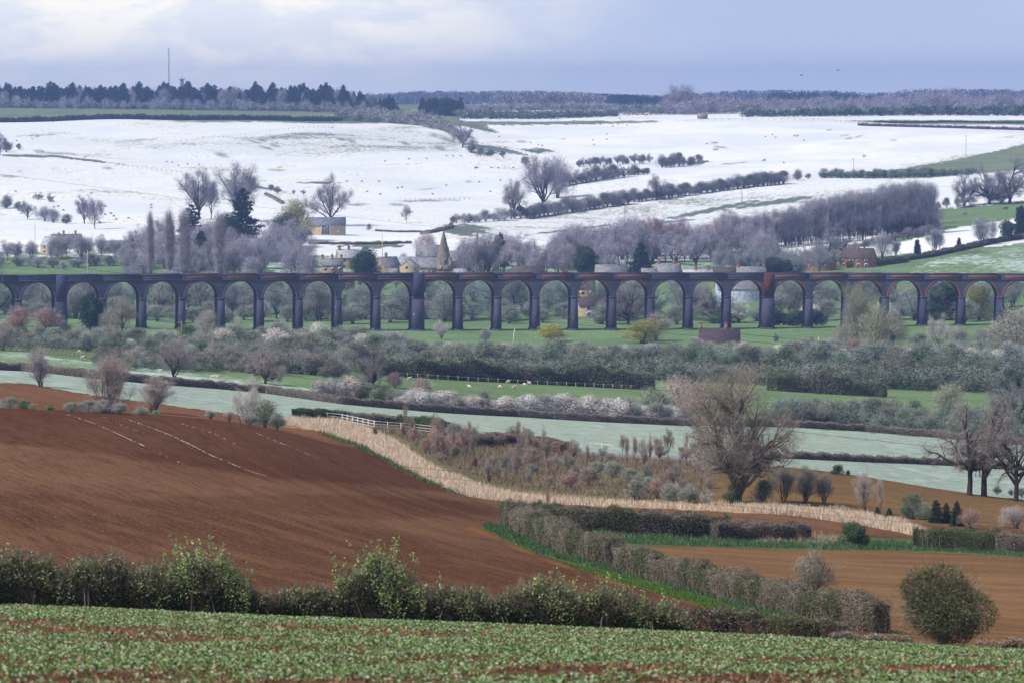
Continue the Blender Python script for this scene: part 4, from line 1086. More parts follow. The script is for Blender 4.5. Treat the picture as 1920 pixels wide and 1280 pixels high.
# church with broach spire
def church():
    p = at(832, 1712); r = bpy.data.objects.new("church", None); COL.objects.link(r); r.location = p; r.rotation_euler = (0, 0, math.radians(10))
    tag(r, "stone village church with pointed broach spire rising above the viaduct", "church")
    zt = CZ + slopes(833, 430)[1] * 1712 - p[2]; tw = 3.6; th = 6.4
    m = MB().box(-tw, tw, -tw, tw, -1, th).box(-tw - .25, tw + .25, -tw - .25, tw + .25, th - 2.2, th - 1.9)
    tower = link('tower', m.build('tower', M['stone']), r)
    m = MB(); a = np.arange(8) * PI / 4 + PI / 8; R = tw * 1.08
    V = [(R * math.cos(x), R * math.sin(x), th) for x in a] + [(.1 * math.cos(x), .1 * math.sin(x), zt) for x in a]
    m.add(V, [(i, (i + 1) % 8, 8 + (i + 1) % 8, 8 + i) for i in range(8)])
    for sx_ in (-1, 1):
        for sy_ in (-1, 1): m.add([(sx_ * tw, sy_ * tw, th), (sx_ * tw, sy_ * .9, th), (sx_ * .9, sy_ * tw, th), (sx_ * 2.1, sy_ * 2.1, th + 4.2)], [], [(0, 1, 3), (0, 3, 2), (1, 2, 3)])
    m.add([(-tw, -tw, th), (tw, -tw, th), (tw, tw, th), (-tw, tw, th)], [(0, 1, 2, 3)])
    sp = link('spire', m.build('spire', M['stone']), r)
    for z, s_ in ((th + .4, 1.0), (th + 6.2, .62), (th + 11, .4)):
        for ang in (0, PI / 2, PI, -PI / 2):
            rr = (tw * 1.0) * (1 - (z - th) / (zt - th)) + .25 * s_
            m = MB(); w_, h_ = .75 * s_, 2.6 * s_; c, s2 = math.cos(ang), math.sin(ang)
            V = [(-w_, -rr, z), (w_, -rr, z), (w_, -rr, z + h_ * .6), (0, -rr, z + h_), (-w_, -rr, z + h_ * .6), (-w_, -rr + 1.6 * s_, z), (w_, -rr + 1.6 * s_, z), (w_, -rr + 1.6 * s_, z + h_ * .6), (0, -rr + 1.6 * s_, z + h_), (-w_, -rr + 1.6 * s_, z + h_ * .6)]
            V = [(x * c - y * s2, x * s2 + y * c, zz) for x, y, zz in V]
            m.add(V, [(0, 1, 2, 4), (1, 6, 7, 2), (2, 7, 8, 3), (3, 8, 9, 4), (4, 9, 5, 0)], [(4, 2, 3)])
            l = link('lucarne', m.build('lucarne', M['stone']), sp, color=(1.15, 1.12, 1.05))
            m = MB(); V = [(-w_ * .6, -rr - .03, z + .15), (w_ * .6, -rr - .03, z + .15), (w_ * .6, -rr - .03, z + h_ * .55), (0, -rr - .03, z + h_ * .8), (-w_ * .6, -rr - .03, z + h_ * .55)]
            V = [(x * c - y * s2, x * s2 + y * c, zz) for x, y, zz in V]
            m.add(V, [(0, 1, 2, 4)], [(4, 2, 3)]); link('opening', m.build('opening', M['glass']), l)
    m = MB().tube([(0, 0, zt - .2), (0, 0, zt + 1.2)], .07, 5).box(-.35, .35, -.04, .04, zt + .7, zt + .8); link('finial', m.build('finial', M['metal']), sp)
    for sx_ in (-1.6, 1.6):
        m = MB(); m.box(sx_ - .5, sx_ + .5, -tw - .03, -tw + .05, 3.6, 5.6); link('window', m.build('window', M['glass']), tower)
    # nave to the left behind, aisle to the right
    for x0, x1, y0, y1, ev, rg, nm in ((-12, -tw - .01, -2.5, 6.5, 5.2, 9.2, 'nave'), (tw + .01, 10, -2.0, 5.0, 4.4, 7.6, 'chancel')):
        ym = (y0 + y1) / 2; m = MB()
        m.add([(x0,y0,-1),(x1,y0,-1),(x1,y1,-1),(x0,y1,-1),(x0,y0,ev),(x1,y0,ev),(x1,y1,ev),(x0,y1,ev),(x0,ym,rg),(x1,ym,rg)], [(0,1,5,4),(1,2,6,5),(2,3,7,6),(3,0,4,7)], [(5,6,9),(7,4,8)])
        nv = link(nm, m.build(nm, M['iron_pale']), r); m = MB()
        for ya, sg in ((y0, -1), (y1, 1)):
            lo = [(x0 - .2, ya + sg * .3, ev - .25), (x1, ya + sg * .3, ev - .25), (x1, ym, rg), (x0 - .2, ym, rg)]
            m.add(lo + [(a_, b_, c_ + .2) for a_, b_, c_ in lo], [(0,1,2,3),(4,5,6,7),(0,1,5,4),(3,0,4,7)])
        link('roof', m.build('roof', M['slate']), nv)
        for k in range(2):
            cx = x0 + (x1 - x0) * (k + .5) / 2; m = MB().box(cx - .5, cx + .5, y0 - .04, y0 + .03, 1.6, 3.8); link('window', m.build('window', M['glass']), nv)
church()

# ------------------------------------------------------------------ masts, poles, wires
def mast():
    p = at(317, 4650); zt = CZ + slopes(317, 90)[1] * 4650 - p[2]
    r = bpy.data.objects.new("radio_mast", None); COL.objects.link(r); r.location = p; tag(r, "tall thin lattice radio mast rising above the skyline pines", "mast")
    m = MB(); R = .95; c = [(R * math.cos(a), R * math.sin(a)) for a in (0.5, 2.6, 4.7)]
    for x, y in c: m.tube([(x, y, -2), (x, y, zt)], .22, 5)
    n = 34
    for i in range(n):
        for k in range(3):
            a, b = c[k], c[(k + 1) % 3]; z0, z1 = zt * i / n, zt * (i + 1) / n
            m.tube([(*a, z0), (*b, z1)], .10, 3, False)
    link('lattice', m.build('lattice', M['metal']), r)
    for i in range(6):
        z = zt * (.45 + .1 * i); m = MB().tube([(-.9, -1.4, z), (.2, -1.4, z)], .55, 8); link('antenna', m.build('antenna', M['metal']), r, color=(1.1, 1.1, 1.1))
    p = at(341, 4500); zt = CZ + slopes(341, 143)[1] * 4500 - p[2]
    r = bpy.data.objects.new("radio_tower", None); COL.objects.link(r); r.location = p; tag(r, "short stout antenna tower with platform poking over the skyline pines", "tower")
    m = MB().tube([(0, 0, -2), (0, 0, zt - 12), (0, 0, zt - 9), (0, 0, zt - 3)], [2.3, 2.0, 2.6, 2.2], 10); link('shaft', m.build('shaft', M['metal']), r, color=(.7, .8, 1.1))
    m = MB().tube([(0, 0, zt - 4.4), (0, 0, zt - 3.6)], 4.2, 12); link('platform', m.build('platform', M['metal']), r, color=(.8, .85, 1.1))
    m = MB().tube([(0, 0, zt - 3), (0, 0, zt + 1)], .3, 5).tube([(3.4, 0, zt - 3.6), (3.4, 0, zt - 1.2)], .2, 4).tube([(-3.4, 0, zt - 3.6), (-3.4, 0, zt - 1.2)], .2, 4); link('antenna', m.build('antenna', M['metal']), r)
mast()

def pole(u, v, vt, label, D=None, arms=1, lean=0, group='wooden poles carrying the wires', col=(1, 1, 1), rad=.14):
    p = hit(u, v) if D is None else at(u, D); h = CZ + slopes(u, vt)[1] * p[1] - p[2]
    r = bpy.data.objects.new("utility_pole", None); COL.objects.link(r); r.location = p; tag(r, label, "utility pole", group)
    rad = max(rad, .0)
    m = MB().tube([(0, 0, -1), (lean * .5, 0, h * .5), (lean, 0, h)], [rad * 1.3, rad * 1.1, rad], 7); link('post', m.build('post', M['wood']), r, color=col)
    if arms:
        m = MB().box(lean - 1.1, lean + 1.1, -.08, .08, h - .55, h - .35); link('crossarm', m.build('crossarm', M['wood']), r, color=col)
        for x in (-.95, 0, .95):
            m = MB().tube([(lean + x, 0, h - .35), (lean + x, 0, h - .05)], .07, 5); link('insulator', m.build('insulator', M['metal']), r)
    return r
pole(341, 664, 602, "dark wooden pole standing among hedges left of centre before the viaduct", D=960, rad=.17)
pole(1171, 425, 386, "slim pole on the snow slope above the village centre", rad=.16, col=(1.6, 1.6, 1.8))
pole(1391, 381, 341, "slim pole halfway up the snow slope left of the tall plantation", rad=.16, col=(1.8, 1.8, 2.0))
pole(1600, 334, 298, "pole with crossarm beside the green hedge above the plantation", rad=.17, col=(1.6, 1.6, 1.8))
pole(1811, 294, 254, "highest pole on the snow beside the green field corner", rad=.17, col=(1.6, 1.6, 1.8))
pole(717, 477, 440, "pale pole in village garden right of round evergreen", D=1800, arms=0, col=(3.5, 3.5, 3.5))
pole(66, 462, 418, "pole in front of the pale gabled cottage", D=1800, arms=0, col=(3, 3, 3))
pole(164, 487, 470, "thin white post on the green field at left behind the viaduct", D=1640, arms=0, col=(4, 4, 4), rad=.1)
pole(809, 708, 684, "pale short post at the dark hedge above the sheep", D=1010, arms=0, col=(3, 3, 3), rad=.16)
pole(961, 637, 617, "pale leaning post in scrub in front of the viaduct", D=1250, arms=0, col=(4, 4, 4), lean=.7, rad=.13)
pole(1535, 644, 632, "short white post at the right edge of the viaduct meadow", D=1270, arms=0, col=(4, 4, 4), rad=.11)
pole(1312, 640, 634, "tiny post near the lone bungalow", D=1280, arms=0, col=(3, 3, 3), rad=.11)

def wire(pts, D0, D1, label, r=.022, sag=0.0, group='overhead wires'):
    P = []
    pts = np.array(pts, float)
    for t in np.linspace(-.15, 1.15, 48):
        u = pts[0][0] + (pts[-1][0] - pts[0][0]) * t
        if 0 <= t <= 1: v = np.interp(u, pts[:, 0], pts[:, 1])
        elif t < 0: v = pts[0][1] + (pts[1][1] - pts[0][1]) * (u - pts[0][0]) / (pts[1][0] - pts[0][0])
        else: v = pts[-1][1] + (pts[-1][1] - pts[-2][1]) * (u - pts[-1][0]) / (pts[-1][0] - pts[-2][0])
        D = D0 + (D1 - D0) * t; a, b = slopes(u, v); P.append((a * D, D, CZ + b * D))
    P = np.array(P)
    for _ in range(6): P[1:-1] = (P[:-2] + 2 * P[1:-1] + P[2:]) / 4
    o = link("power_line", MB().tube(P, r, 4).build("power_line", M['wire'])); tag(o, label, "wire", group)
wire([(0, 467), (480, 526), (960, 581), (1440, 631), (1920, 678)], 660, 600, "upper of two dark wires slanting across the viaduct arches", .032)
wire([(0, 485), (480, 543), (960, 597), (1440, 643), (1920, 690)], 662, 602, "lower of two dark wires slanting across the viaduct arches", .032)
wire([(0, 655), (640, 714), (1280, 786), (1600, 820), (1920, 856)], 520, 470, "dark wire crossing the frosted field above the crest")
wire([(0, 789), (320, 817), (640, 862), (1280, 925), (1920, 985)], 262, 250, "upper of two pale wires crossing the ploughed field", .0085)
wire([(0, 812), (320, 832), (640, 877), (1280, 938), (1920, 1000)], 263, 251, "lower of two pale wires crossing the ploughed field", .0085)
wire([(30, 331), (350, 374), (620, 403), (850, 430), (1180, 472)], 1800, 1850, "thin wire crossing the snow slope above the village barn", .05)
wire([(1740, 640 + 40), (1920, 700)], 700, 690, "short dark wire at right edge before the thickets", .03) if False else None

# ------------------------------------------------------------------ fences and gates
def fence(label, path, h, posts, rails, mat='white', pr=.06, rr=.045, dmin=0, name='fence', D=None, square=True, group=None, color=None):
    W = np.array([hit(p[0], p[1], dmin) if D is None else at(p[0], D) for p in path]); org = W.mean(0)
    seg = np.r_[0, np.cumsum(np.hypot(*np.diff(W[:, :2], axis=0).T))]
    r = bpy.data.objects.new(name, None); COL.objects.link(r); r.location = org; tag(r, label, 'fence', group)
    S = np.linspace(0, seg[-1], posts); X = np.interp(S, seg, W[:, 0]); Y = np.interp(S, seg, W[:, 1]); Z = H(X, Y)
    for x, y, z in zip(X, Y, Z):
        m = MB().tube([(x - org[0], y - org[1], z - org[2] - .2), (x - org[0], y - org[1], z - org[2] + h)], pr, 4); link('post', m.build('post', M[mat]), r, color=color)
    S2 = np.linspace(0, seg[-1], posts * 2); X2 = np.interp(S2, seg, W[:, 0]); Y2 = np.interp(S2, seg, W[:, 1]); Z2 = H(X2, Y2)
    for k in range(rails):
        zz = h * (k + .8) / (rails + .0) if rails > 1 else h * .85
        m = MB().tube(np.stack([X2 - org[0], Y2 - org[1] - pr, Z2 - org[2] + min(zz, h - .03)], -1), rr, 4); link('rail', m.build('rail', M[mat]), r, color=color)
    return r
fence("white post and rail fence behind the pale grass strip", [(550, 782), (640, 790), (700, 803), (780, 809), (848, 817)], 1.25, 15, 3, 'white', .075, .05)
fence("white fence gate end beside the hedge end", [(838, 817), (850, 828)], 1.4, 2, 2, 'white', .09, .05)
fence("weathered post and rail fence across the pasture at left", [(0, 655), (60, 659), (150, 668), (215, 673)], 1.3, 22, 3, 'wood', .10, .06)
fence("wire stock fence along the foot of the dark hedge above the sheep", [(745, 706), (900, 716), (1050, 724), (1200, 730)], 1.2, 26, 1, 'woodpale', .07, .02)
fence("low white rail beside the grey farm track", [(1075, 838), (1110, 839), (1150, 843)], .9, 5, 1, 'white', .05, .05)
fence("wire fence climbing the far snow slope below the green field", [(330, 268), (420, 258), (520, 246), (625, 240)], 1.6, 34, 1, 'wood', .12, .03)
fence("wire fence running down the left snow slope", [(95, 298), (180, 304), (260, 316), (340, 325)], 1.6, 26, 1, 'wood', .12, .03)
fence("fence line along the snow crest at right", [(1290, 228), (1400, 226), (1530, 226), (1610, 232)], 1.6, 30, 1, 'wood', .14, .04)
fence("stock fence on the snow at centre below the gully", [(920, 308), (880, 375), (760, 378)][1:], 1.6, 14, 1, 'wood', .12, .03)
fence("fence beside the cattle wood at right of the viaduct foot", [(470, 616), (560, 619), (700, 621)], 1.2, 16, 1, 'woodpale', .08, .03)
# gate post with red sign
p = hit(1219, 856); r = bpy.data.objects.new("sign_post", None); COL.objects.link(r); r.location = p; tag(r, "dark gate post with small red sign at end of the farm track", "post")
link('post', MB().box(-.12, .12, -.12, .12, -.3, 1.5).build('post', M['wood']), r); link('sign', MB().box(.1, .45, -.03, .03, 1.0, 1.75).build('sign', M['rust']), r)

# ------------------------------------------------------------------ animals
def skinmesh(name, pts, edges, rad, mat, sub=2):
    me = bpy.data.meshes.new(name); me.from_pydata(pts, edges, []); o = bpy.data.objects.new(name, me); COL.objects.link(o)
    md = o.modifiers.new('s', 'SKIN'); o.modifiers.new('u', 'SUBSURF').levels = sub
    o.modifiers['u'].render_levels = sub
    me.skin_vertices[0].data[0].use_root = True
    for i, r_ in enumerate(rad): me.skin_vertices[0].data[i].radius = (r_, r_) if not isinstance(r_, tuple) else r_
    dg = bpy.context.evaluated_depsgraph_get(); res = bpy.data.meshes.new_from_object(o.evaluated_get(dg))
    bpy.data.objects.remove(o); res.name = name; res.materials.clear(); res.materials.append(M[mat])
    for pl in res.polygons: pl.use_smooth = True
    return res
def quad(name, mat, graze, L=1.15, hh=.75, body=.27, leg=.055):
    pts = [(0, 0, hh - .18), (L * .36, 0, hh - .17), (-L * .38, 0, hh - .17)]; rad = [body, body * .88, body * .92]; E = [(0, 1), (0, 2)]
    if graze: nk = [(L * .55, 0, hh * .55), (L * .62, 0, hh * .20), (L * .72, 0, hh * .06)]
    else: nk = [(L * .52, 0, hh * .98), (L * .60, 0, hh * 1.18), (L * .78, 0, hh * 1.10)]
    b = len(pts); pts += nk; rad += [body * .48, body * .36, body * .22]; E += [(1, b), (b, b + 1), (b + 1, b + 2)]
    for x, j in ((L * .34, 1), (-L * .36, 2)):
        for s_ in (-1, 1):
            b = len(pts); pts += [(x, s_ * body * .55, hh * .48), (x + (.03 if j == 1 else -.04), s_ * body * .55, hh * .26), (x, s_ * body * .55, 0)]; rad += [leg * 1.5, leg, leg * .8]; E += [(j, b), (b, b + 1), (b + 1, b + 2)]
    b = len(pts); pts.append((-L * .52, 0, hh * .5)); rad.append(.03); E.append((2, b))
    return skinmesh(name, pts, E, rad, mat, 1)
SH = [quad('sheep', 'fleece', True), quad('sheep', 'fleece', False)]
SHB = [quad('sheep', 'fleece_brown', True), quad('sheep', 'fleece_brown', False)]
COW = [quad('cow', 'hide', True, 2.2, 1.45, .42, .09), quad('cow', 'hide', False, 2.2, 1.45, .42, .09)]
def beast(ms, nm, u, v, label, group, sc=1.0, col=(1, 1, 1), cat=None, dmin=0):
    p = hit(u, v, dmin); o = link(nm, random.choice(ms), None, (p[0], p[1], p[2] - .01), col); o.rotation_euler = (0, 0, random.choice([0, PI]) + random.uniform(-.7, .7)); o.scale = (sc,) * 3
    tag(o, label, cat or nm, group)
for lab, grp, dm, pts in (
    ("cream sheep grazing the frosted pasture below the left hedges", "sheep on the frosted left pasture", 0, [(192, 656), (154, 673), (180, 659), (201, 681), (218, 670), (247, 677), (258, 677), (243, 692), (301, 686), (302, 698), (399, 709), (409, 709), (349, 717), (265, 647), (315, 637), (148, 662)]),
    ("cream sheep grazing the green strip field under the dark hedge", "sheep on the green strip field", 0, [(767, 712), (892, 712), (934, 716), (944, 714), (952, 718), (963, 728), (938, 727), (881, 727), (993, 720), (1031, 721), (1161, 750), (984, 723), (572, 692), (618, 699), (632, 697), (505, 682)]),
    ("pale sheep resting on the meadow at the foot of the viaduct", "sheep at the viaduct foot", 0, [(509, 619), (517, 620), (523, 618), (531, 620), (538, 618), (545, 620), (571, 618), (600, 619), (638, 617), (277, 616), (646, 618)])):
    for u, v in pts: beast(SH, "sheep", u, v, lab, grp, .95, cat='sheep', dmin=dm)
FARL = [(500, 227), (447, 228), (455, 227), (487, 228), (533, 229), (560, 229), (567, 230), (580, 231), (598, 231), (623, 229), (632, 230), (623, 241), (30, 265), (60, 262), (100, 230),
        (138, 291), (160, 296), (313, 305), (322, 306), (335, 312), (351, 309), (373, 310), (30, 361), (173, 364), (197, 389), (100, 390), (108, 389), (118, 396), (284, 386), (283, 391), (197, 404), (207, 402), (214, 407), (218, 413), (188, 419), (240, 411),
        (722, 304), (767, 300), (800, 299), (837, 294), (850, 294), (865, 294), (893, 294), (945, 297), (890, 317), (893, 316), (897, 316), (921, 316), (935, 317), (962, 316), (989, 317), (989, 293), (678, 342), (711, 342), (688, 361), (712, 366), (745, 354), (753, 353), (837, 349), (812, 366), (919, 361), (938, 340), (981, 338), (986, 336), (898, 343), (650, 342),
        (893, 224), (937, 225), (950, 224), (971, 224), (977, 224), (1013, 224), (1033, 225), (1045, 225), (1063, 235), (1075, 228), (1116, 234), (1126, 235), (1139, 231), (1139, 253), (1148, 238), (1158, 235), (1161, 224), (1113, 264), (1138, 263), (1113, 273), (995, 269), (1010, 273), (1015, 275), (936, 258), (1175, 236),
        (1324, 271), (1340, 281), (1345, 281), (1433, 301), (1447, 254), (1453, 259), (1435, 258), (1490, 256), (1494, 257), (1507, 265), (1620, 293), (1470, 307), (1101, 318), (1145, 306)]
for u, v in FARL: beast(SHB, "sheep", u + random.uniform(-1, 1), v, "small brown sheep dot scattered over the far snow hill", "brown sheep on the snow hill", 1.35, cat='sheep', dmin=1900)
for u, v in ((1171, 217), (1180, 218), (1188, 217), (1196, 218), (1205, 217), (1213, 218), (1221, 217), (1230, 216)): beast(COW, "cow", u, v, "reddish cow in the line at the top of the snow field", "cattle at the field top", 1.3, (4, 1.6, 1.3), 'cow', 3000)
beast(COW, "cow", 1809, 404, "black and cream cow grazing left on the green bank at right", None, 1.1, (3, 2.6, 2.2), dmin=1500)
beast(COW, "cow", 1885, 395, "black and cream cow by the frame edge on the green bank", None, 1.2, (1.5, 1.3, 1.2), dmin=1500)

# ------------------------------------------------------------------ vegetation, far to near
MAUVE = (.90, .80, .92); DK = (.62, .60, .66); GREYG = (.95, 1.0, .92); PK = (1.5, 1.25, 1.2)
# skyline wood at left
rd = random.Random(5)
GW = 'trees of the skyline wood at left'
for i in range(170):
    u = -60 + i * 4.7 + rd.uniform(-3, 3); top = 160 + 5 * math.sin(i * .7) + (0 if u < 620 else (u - 620) * .22); D = rd.uniform(3760, 3950)
    if u > 860: continue
    base = at(u, D); vb = project(*base)[1]
    if rd.random() < .8: plant('pine', 'pine_tree', u, None, D, hp=(vb - top) * rd.uniform(.78, 1.08), label='dark pine standing in the skyline wood along the left horizon', group=GW, wide=1.1, color=(1, 1, 1.15))
    else: plant('softtree', 'bare_tree', u, None, D, hp=(vb - top) * rd.uniform(.75, 1.0), label='bare mauve tree between the pines of the left skyline wood', group=GW + ' without leaves', wide=.9, color=MAUVE)
IT = []
for i in range(230):
    u = -60 + i * 3.4 + rd.uniform(-3, 3); D = rd.uniform(3700, 3740)
    IT.append(('bush', u, D, rd.uniform(8, 15) * D / F, 1.6) if rd.random() < .5 else ('softtree', u, D - 5, rd.uniform(12, 27) * D / F, .9))
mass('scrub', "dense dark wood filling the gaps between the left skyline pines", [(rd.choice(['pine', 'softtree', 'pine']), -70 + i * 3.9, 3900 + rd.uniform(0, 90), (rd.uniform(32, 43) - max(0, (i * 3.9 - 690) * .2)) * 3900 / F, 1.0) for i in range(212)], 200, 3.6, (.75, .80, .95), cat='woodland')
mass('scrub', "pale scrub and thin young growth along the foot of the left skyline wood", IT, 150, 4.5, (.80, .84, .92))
# dark rounded pines at the end of the wood and the descending belt
for i in range(13):
    plant('evergreen' if i % 2 else 'pine', 'pine_tree', 792 + i * 6, None, 3620 + rd.uniform(0, 60), hp=rd.uniform(27, 36), label='dark rounded pine in the clump ending the left skyline wood', group='dark clump ending the skyline wood', wide=1.1, color=(.9, .95, 1.2))
mass('scrub', 'grey green scrub belt running down from the skyline pines', row_items(['bush', 'softtree', 'bush'], [(640, 226, 20), (720, 230, 22), (790, 236, 26), (835, 246, 24), (858, 262, 15)], 80, 1.3, dmin=3000), 260, 3.2, (1.0, 1.02, 1.0))
mass('scrub', 'grey green hedge growth topping the central snow field', row_items(['bush', 'bush_green', 'bush'], [(862, 223, 17), (1000, 224, 16), (1155, 219, 15)], 90, 1.6, dmin=3000), 200, 3.6, (.85, 1.0, 1.0))
mass('scrub', 'pale scrub behind the central skyline hedge', row_items(['bush', 'softtree'], [(870, 211, 15), (1150, 208, 14)], 70, 1.8, dmin=3000), 200, 3.6, (1.2, 1.12, 1.2))
# far woods: reads as one mass
def wood_mass(label, path, n, hp, mat, D0, D1, per=90, conif=False, color=None):
    rng = np.random.default_rng(n); V = []; q = []
    for i in range(n):
        t = rng.uniform(); P_ = lerp_path(path, t); D = rng.uniform(D0, D1); x, y, z = at(P_[0] + rng.uniform(-4, 4), D)
        zt = CZ + slopes(P_[0], P_[1])[1] * D; h = max(5, (zt - z)) * rng.uniform(.72, 1.05); rr = (h * .20 if conif else h * .42)
        m = per; a = rng.uniform(0, 6.28, m); zz = rng.uniform(0, 1, m)
        pr = (1 - zz) ** .7 + .08 if conif else np.sqrt(np.clip(1 - (zz * 1.35 - .42) ** 2, .1, 1)); ra = rr * pr * rng.uniform(.4, 1.05, m)
        P = np.stack([x + ra * np.cos(a), y + ra * np.sin(a), z + zz * h * .97], -1); Dd = np.stack([np.cos(a), np.sin(a), np.full(m, 1.0)], -1) + rng.normal(0, .4, (m, 3))
        v, f = shards(P, Dd, rng.uniform(1.6, 3.6, m), rng.uniform(.7, 1.6, m), rng, .4); V.append(v)
    V = np.concatenate(V); org = V.mean(0); Q = np.arange(len(V)).reshape(-1, 4)
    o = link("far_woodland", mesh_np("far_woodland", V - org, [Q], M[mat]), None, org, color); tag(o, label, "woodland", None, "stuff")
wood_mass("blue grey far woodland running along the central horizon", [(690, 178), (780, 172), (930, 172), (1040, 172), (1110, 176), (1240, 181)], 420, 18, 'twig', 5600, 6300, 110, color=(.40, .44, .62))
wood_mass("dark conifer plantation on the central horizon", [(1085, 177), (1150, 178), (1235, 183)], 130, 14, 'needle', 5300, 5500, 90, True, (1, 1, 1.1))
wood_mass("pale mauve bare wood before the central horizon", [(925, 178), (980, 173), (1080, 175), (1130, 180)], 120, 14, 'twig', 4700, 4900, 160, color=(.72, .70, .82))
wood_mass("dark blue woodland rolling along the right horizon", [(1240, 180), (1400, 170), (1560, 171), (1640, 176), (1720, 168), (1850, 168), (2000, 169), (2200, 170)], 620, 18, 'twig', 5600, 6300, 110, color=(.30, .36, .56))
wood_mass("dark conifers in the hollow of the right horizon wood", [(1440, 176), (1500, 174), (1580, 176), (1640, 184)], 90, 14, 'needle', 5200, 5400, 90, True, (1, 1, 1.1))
row(['softtree', 'oak', 'softtree'], 'bare_tree', [(1250, 214, 44), (1275, 214, 50), (1310, 214, 44)], 6, 46, 'large mauve bare tree breaking the skyline right of centre', 'big skyline trees right of centre', 'tree', MAUVE, wide=1.0, dmin=3400)
mass('scrub', 'round mauve leafless trees of the right skyline wood', row_items(['softtree'], [(1240, 216, 26), (1330, 214, 34), (1400, 212, 28), (1500, 209, 26), (1580, 208, 24), (1680, 208, 32), (1760, 208, 40), (1850, 208, 32), (2000, 208, 30)], 95, 1.25, jv=1.5, dmin=3400), 420, 3.2, (.78, .72, .86), cat='woodland')
mass('scrub', 'grey scrub filling the skyline gap right of centre', row_items(['bush', 'softtree', 'bush'], [(1140, 214, 16), (1240, 215, 20), (1330, 213, 20), (1430, 213, 18)], 90, 1.5, jv=1.5, dmin=3000), 240, 3.4, (.75, .80, .82))
mass('scrub', 'dark green hedge growth topping the right snow field', row_items(['bush_green', 'bush', 'evergreen'], [(1395, 220, 15), (1520, 219, 16), (1700, 217, 20), (1990, 218, 20)], 130, 1.5, dmin=3300), 220, 3.4, (.75, .95, .95))
plant('softtree', 'bush', 1402, 213, hp=13, label='small round pale bush by the skyline track', cat='bush', wide=1.5, dmin=3300, color=(1.3, 1.2, 1.3))
hedge("dark clipped hedge along the foot of the far green field", [(-60, 232), (0, 230), (100, 228), (300, 225), (500, 226), (640, 228)], 4.0, 5, 'hedge_green', None, size=1.0, dmin=3200, color=(.55, .6, .7), dens=2)
hedge("hedge strip along the green corner field at right skyline", [(1610, 236), (1750, 240), (1960, 246)], 2.2, 3, 'hedge_brown', None, size=1.0, dmin=2800, color=(1, 1, 1.2), dens=1.3)
hedge("hedge strip above the green corner field at right skyline", [(1640, 230), (1780, 230), (1960, 232)], 1.6, 3, 'hedge_green', None, size=1.0, dmin=2800, color=(1, 1, 1.1), dens=1.3)
# trees dotted on the snow hill
plant('oak', 'bare_tree', 868, 277, hp=52, label='lone spreading bare tree in the snowy gully', wide=1.0, color=(1, .95, 1))
for i, (u, v, h, k, lab) in enumerate([(985, 311, 18, 'bush', 'small round bush left of the twin hillside trees'), (900, 293, 17, 'bush', 'bush at lower end of the green gully'), (920, 293, 15, 'bush', 'second bush at lower end of the green gully'), (942, 295, 14, 'bush', 'last low bush below the green gully'),
    (883, 287, 20, 'bush', 'mauve bush beside the lone gully tree'), (0, 291, 44, 'bare', 'bare tree cut by the left frame edge on the snow'), (12, 286, 20, 'bush', 'dark bush under the tree at left frame edge'), (36, 281, 12, 'bush', 'small dark tree beside the muddy patch'),
    (72, 375, 15, 'oak', 'left one of two small umbrella shaped trees on snow'), (94, 379, 16, 'oak', 'right one of two small umbrella shaped trees on snow'), (12, 391, 26, 'bush', 'grey green bush at left edge above the village'), (35, 396, 18, 'bush', 'low bush right of the bush at left edge'),
    (52, 412, 35, 'bare', 'bare tree above the pale cottage'), (84, 415, 30, 'softtree', 'leaning mauve tree above the pale cottage'), (100, 418, 28, 'softtree', 'brownish tree beside the leaning mauve tree'), (125, 420, 20, 'bush_green', 'olive bush right of the mauve trees'),
    (520, 363, 14, 'bush', 'bush on snow right of the crowned trees'), (508, 358, 12, 'bush', 'low bush beside the crowned trees'), (551, 366, 10, 'bare', 'tiny round tree on the snow left of lone ash'), (569, 367, 12, 'bare', 'tiny bare tree nearest the lone ash'),
    (470, 350, 20, 'softtree', 'mauve clump behind the crowned tree'), (1310, 305, 16, 'bush', 'bush ending the upper hillside row'), (1495, 338, 21, 'bush', 'round dark bush right end of the long hillside hedge'), (1510, 336, 11, 'bush', 'low brown bush at right end of the long hillside hedge')]):
    if lab == 'low brown bush at right end of the long hillside hedge': u = 1515
    plant(k, 'bare_tree' if k in ('oak', 'bare', 'softtree') else 'bush', u, v, hp=h, label=lab, cat='tree' if k in ('oak', 'bare', 'softtree') else 'bush', wide=1.3 if k != 'bare' else 1, color=(.75, .78, .9), dmin=1950)
row(['bush', 'bare', 'softtree'], 'thorn_tree', [(1080, 314, 17), (1150, 309, 17), (1222, 306, 17)], 14, 16, '{o} little tree from the left in the upper hillside row', 'upper hillside row', 'tree', DK, wide=1.1, dmin=2000)
row(['bush', 'softtree'], 'thorn_tree', [(1235, 315, 24), (1265, 313, 24), (1305, 310, 20)], 8, 22, '{o} tree from the left of the dark clump right of the upper row', 'dark clump right of the upper row', 'tree', DK, wide=1.05, dmin=2000)
row(['oak', 'bush', 'softtree'], 'thorn_tree', [(1045, 350, 26), (1110, 341, 26), (1175, 332, 22)], 13, 24, '{o} trunked thorn tree from the left in the middle hillside row', 'middle hillside row', 'tree', DK, wide=1.2, dmin=2000)
row(['bush'], 'thorn_tree', [(1183, 329, 18), (1218, 327, 17)], 4, 17, '{o} bush from the left of the four right of the middle row', 'bushes right of the middle row', 'bush', DK, wide=1.4, dmin=2000)
row(['bush', 'softtree', 'blossom'], 'thorn_tree', [(842, 419, 15), (900, 417, 20), (950, 413, 22)], 10, 19, '{o} bush from the left of the lower hedge behind the spire', 'lower hedge behind the spire', 'bush', (.85, .85, .95), wide=1.25, dmin=1950)
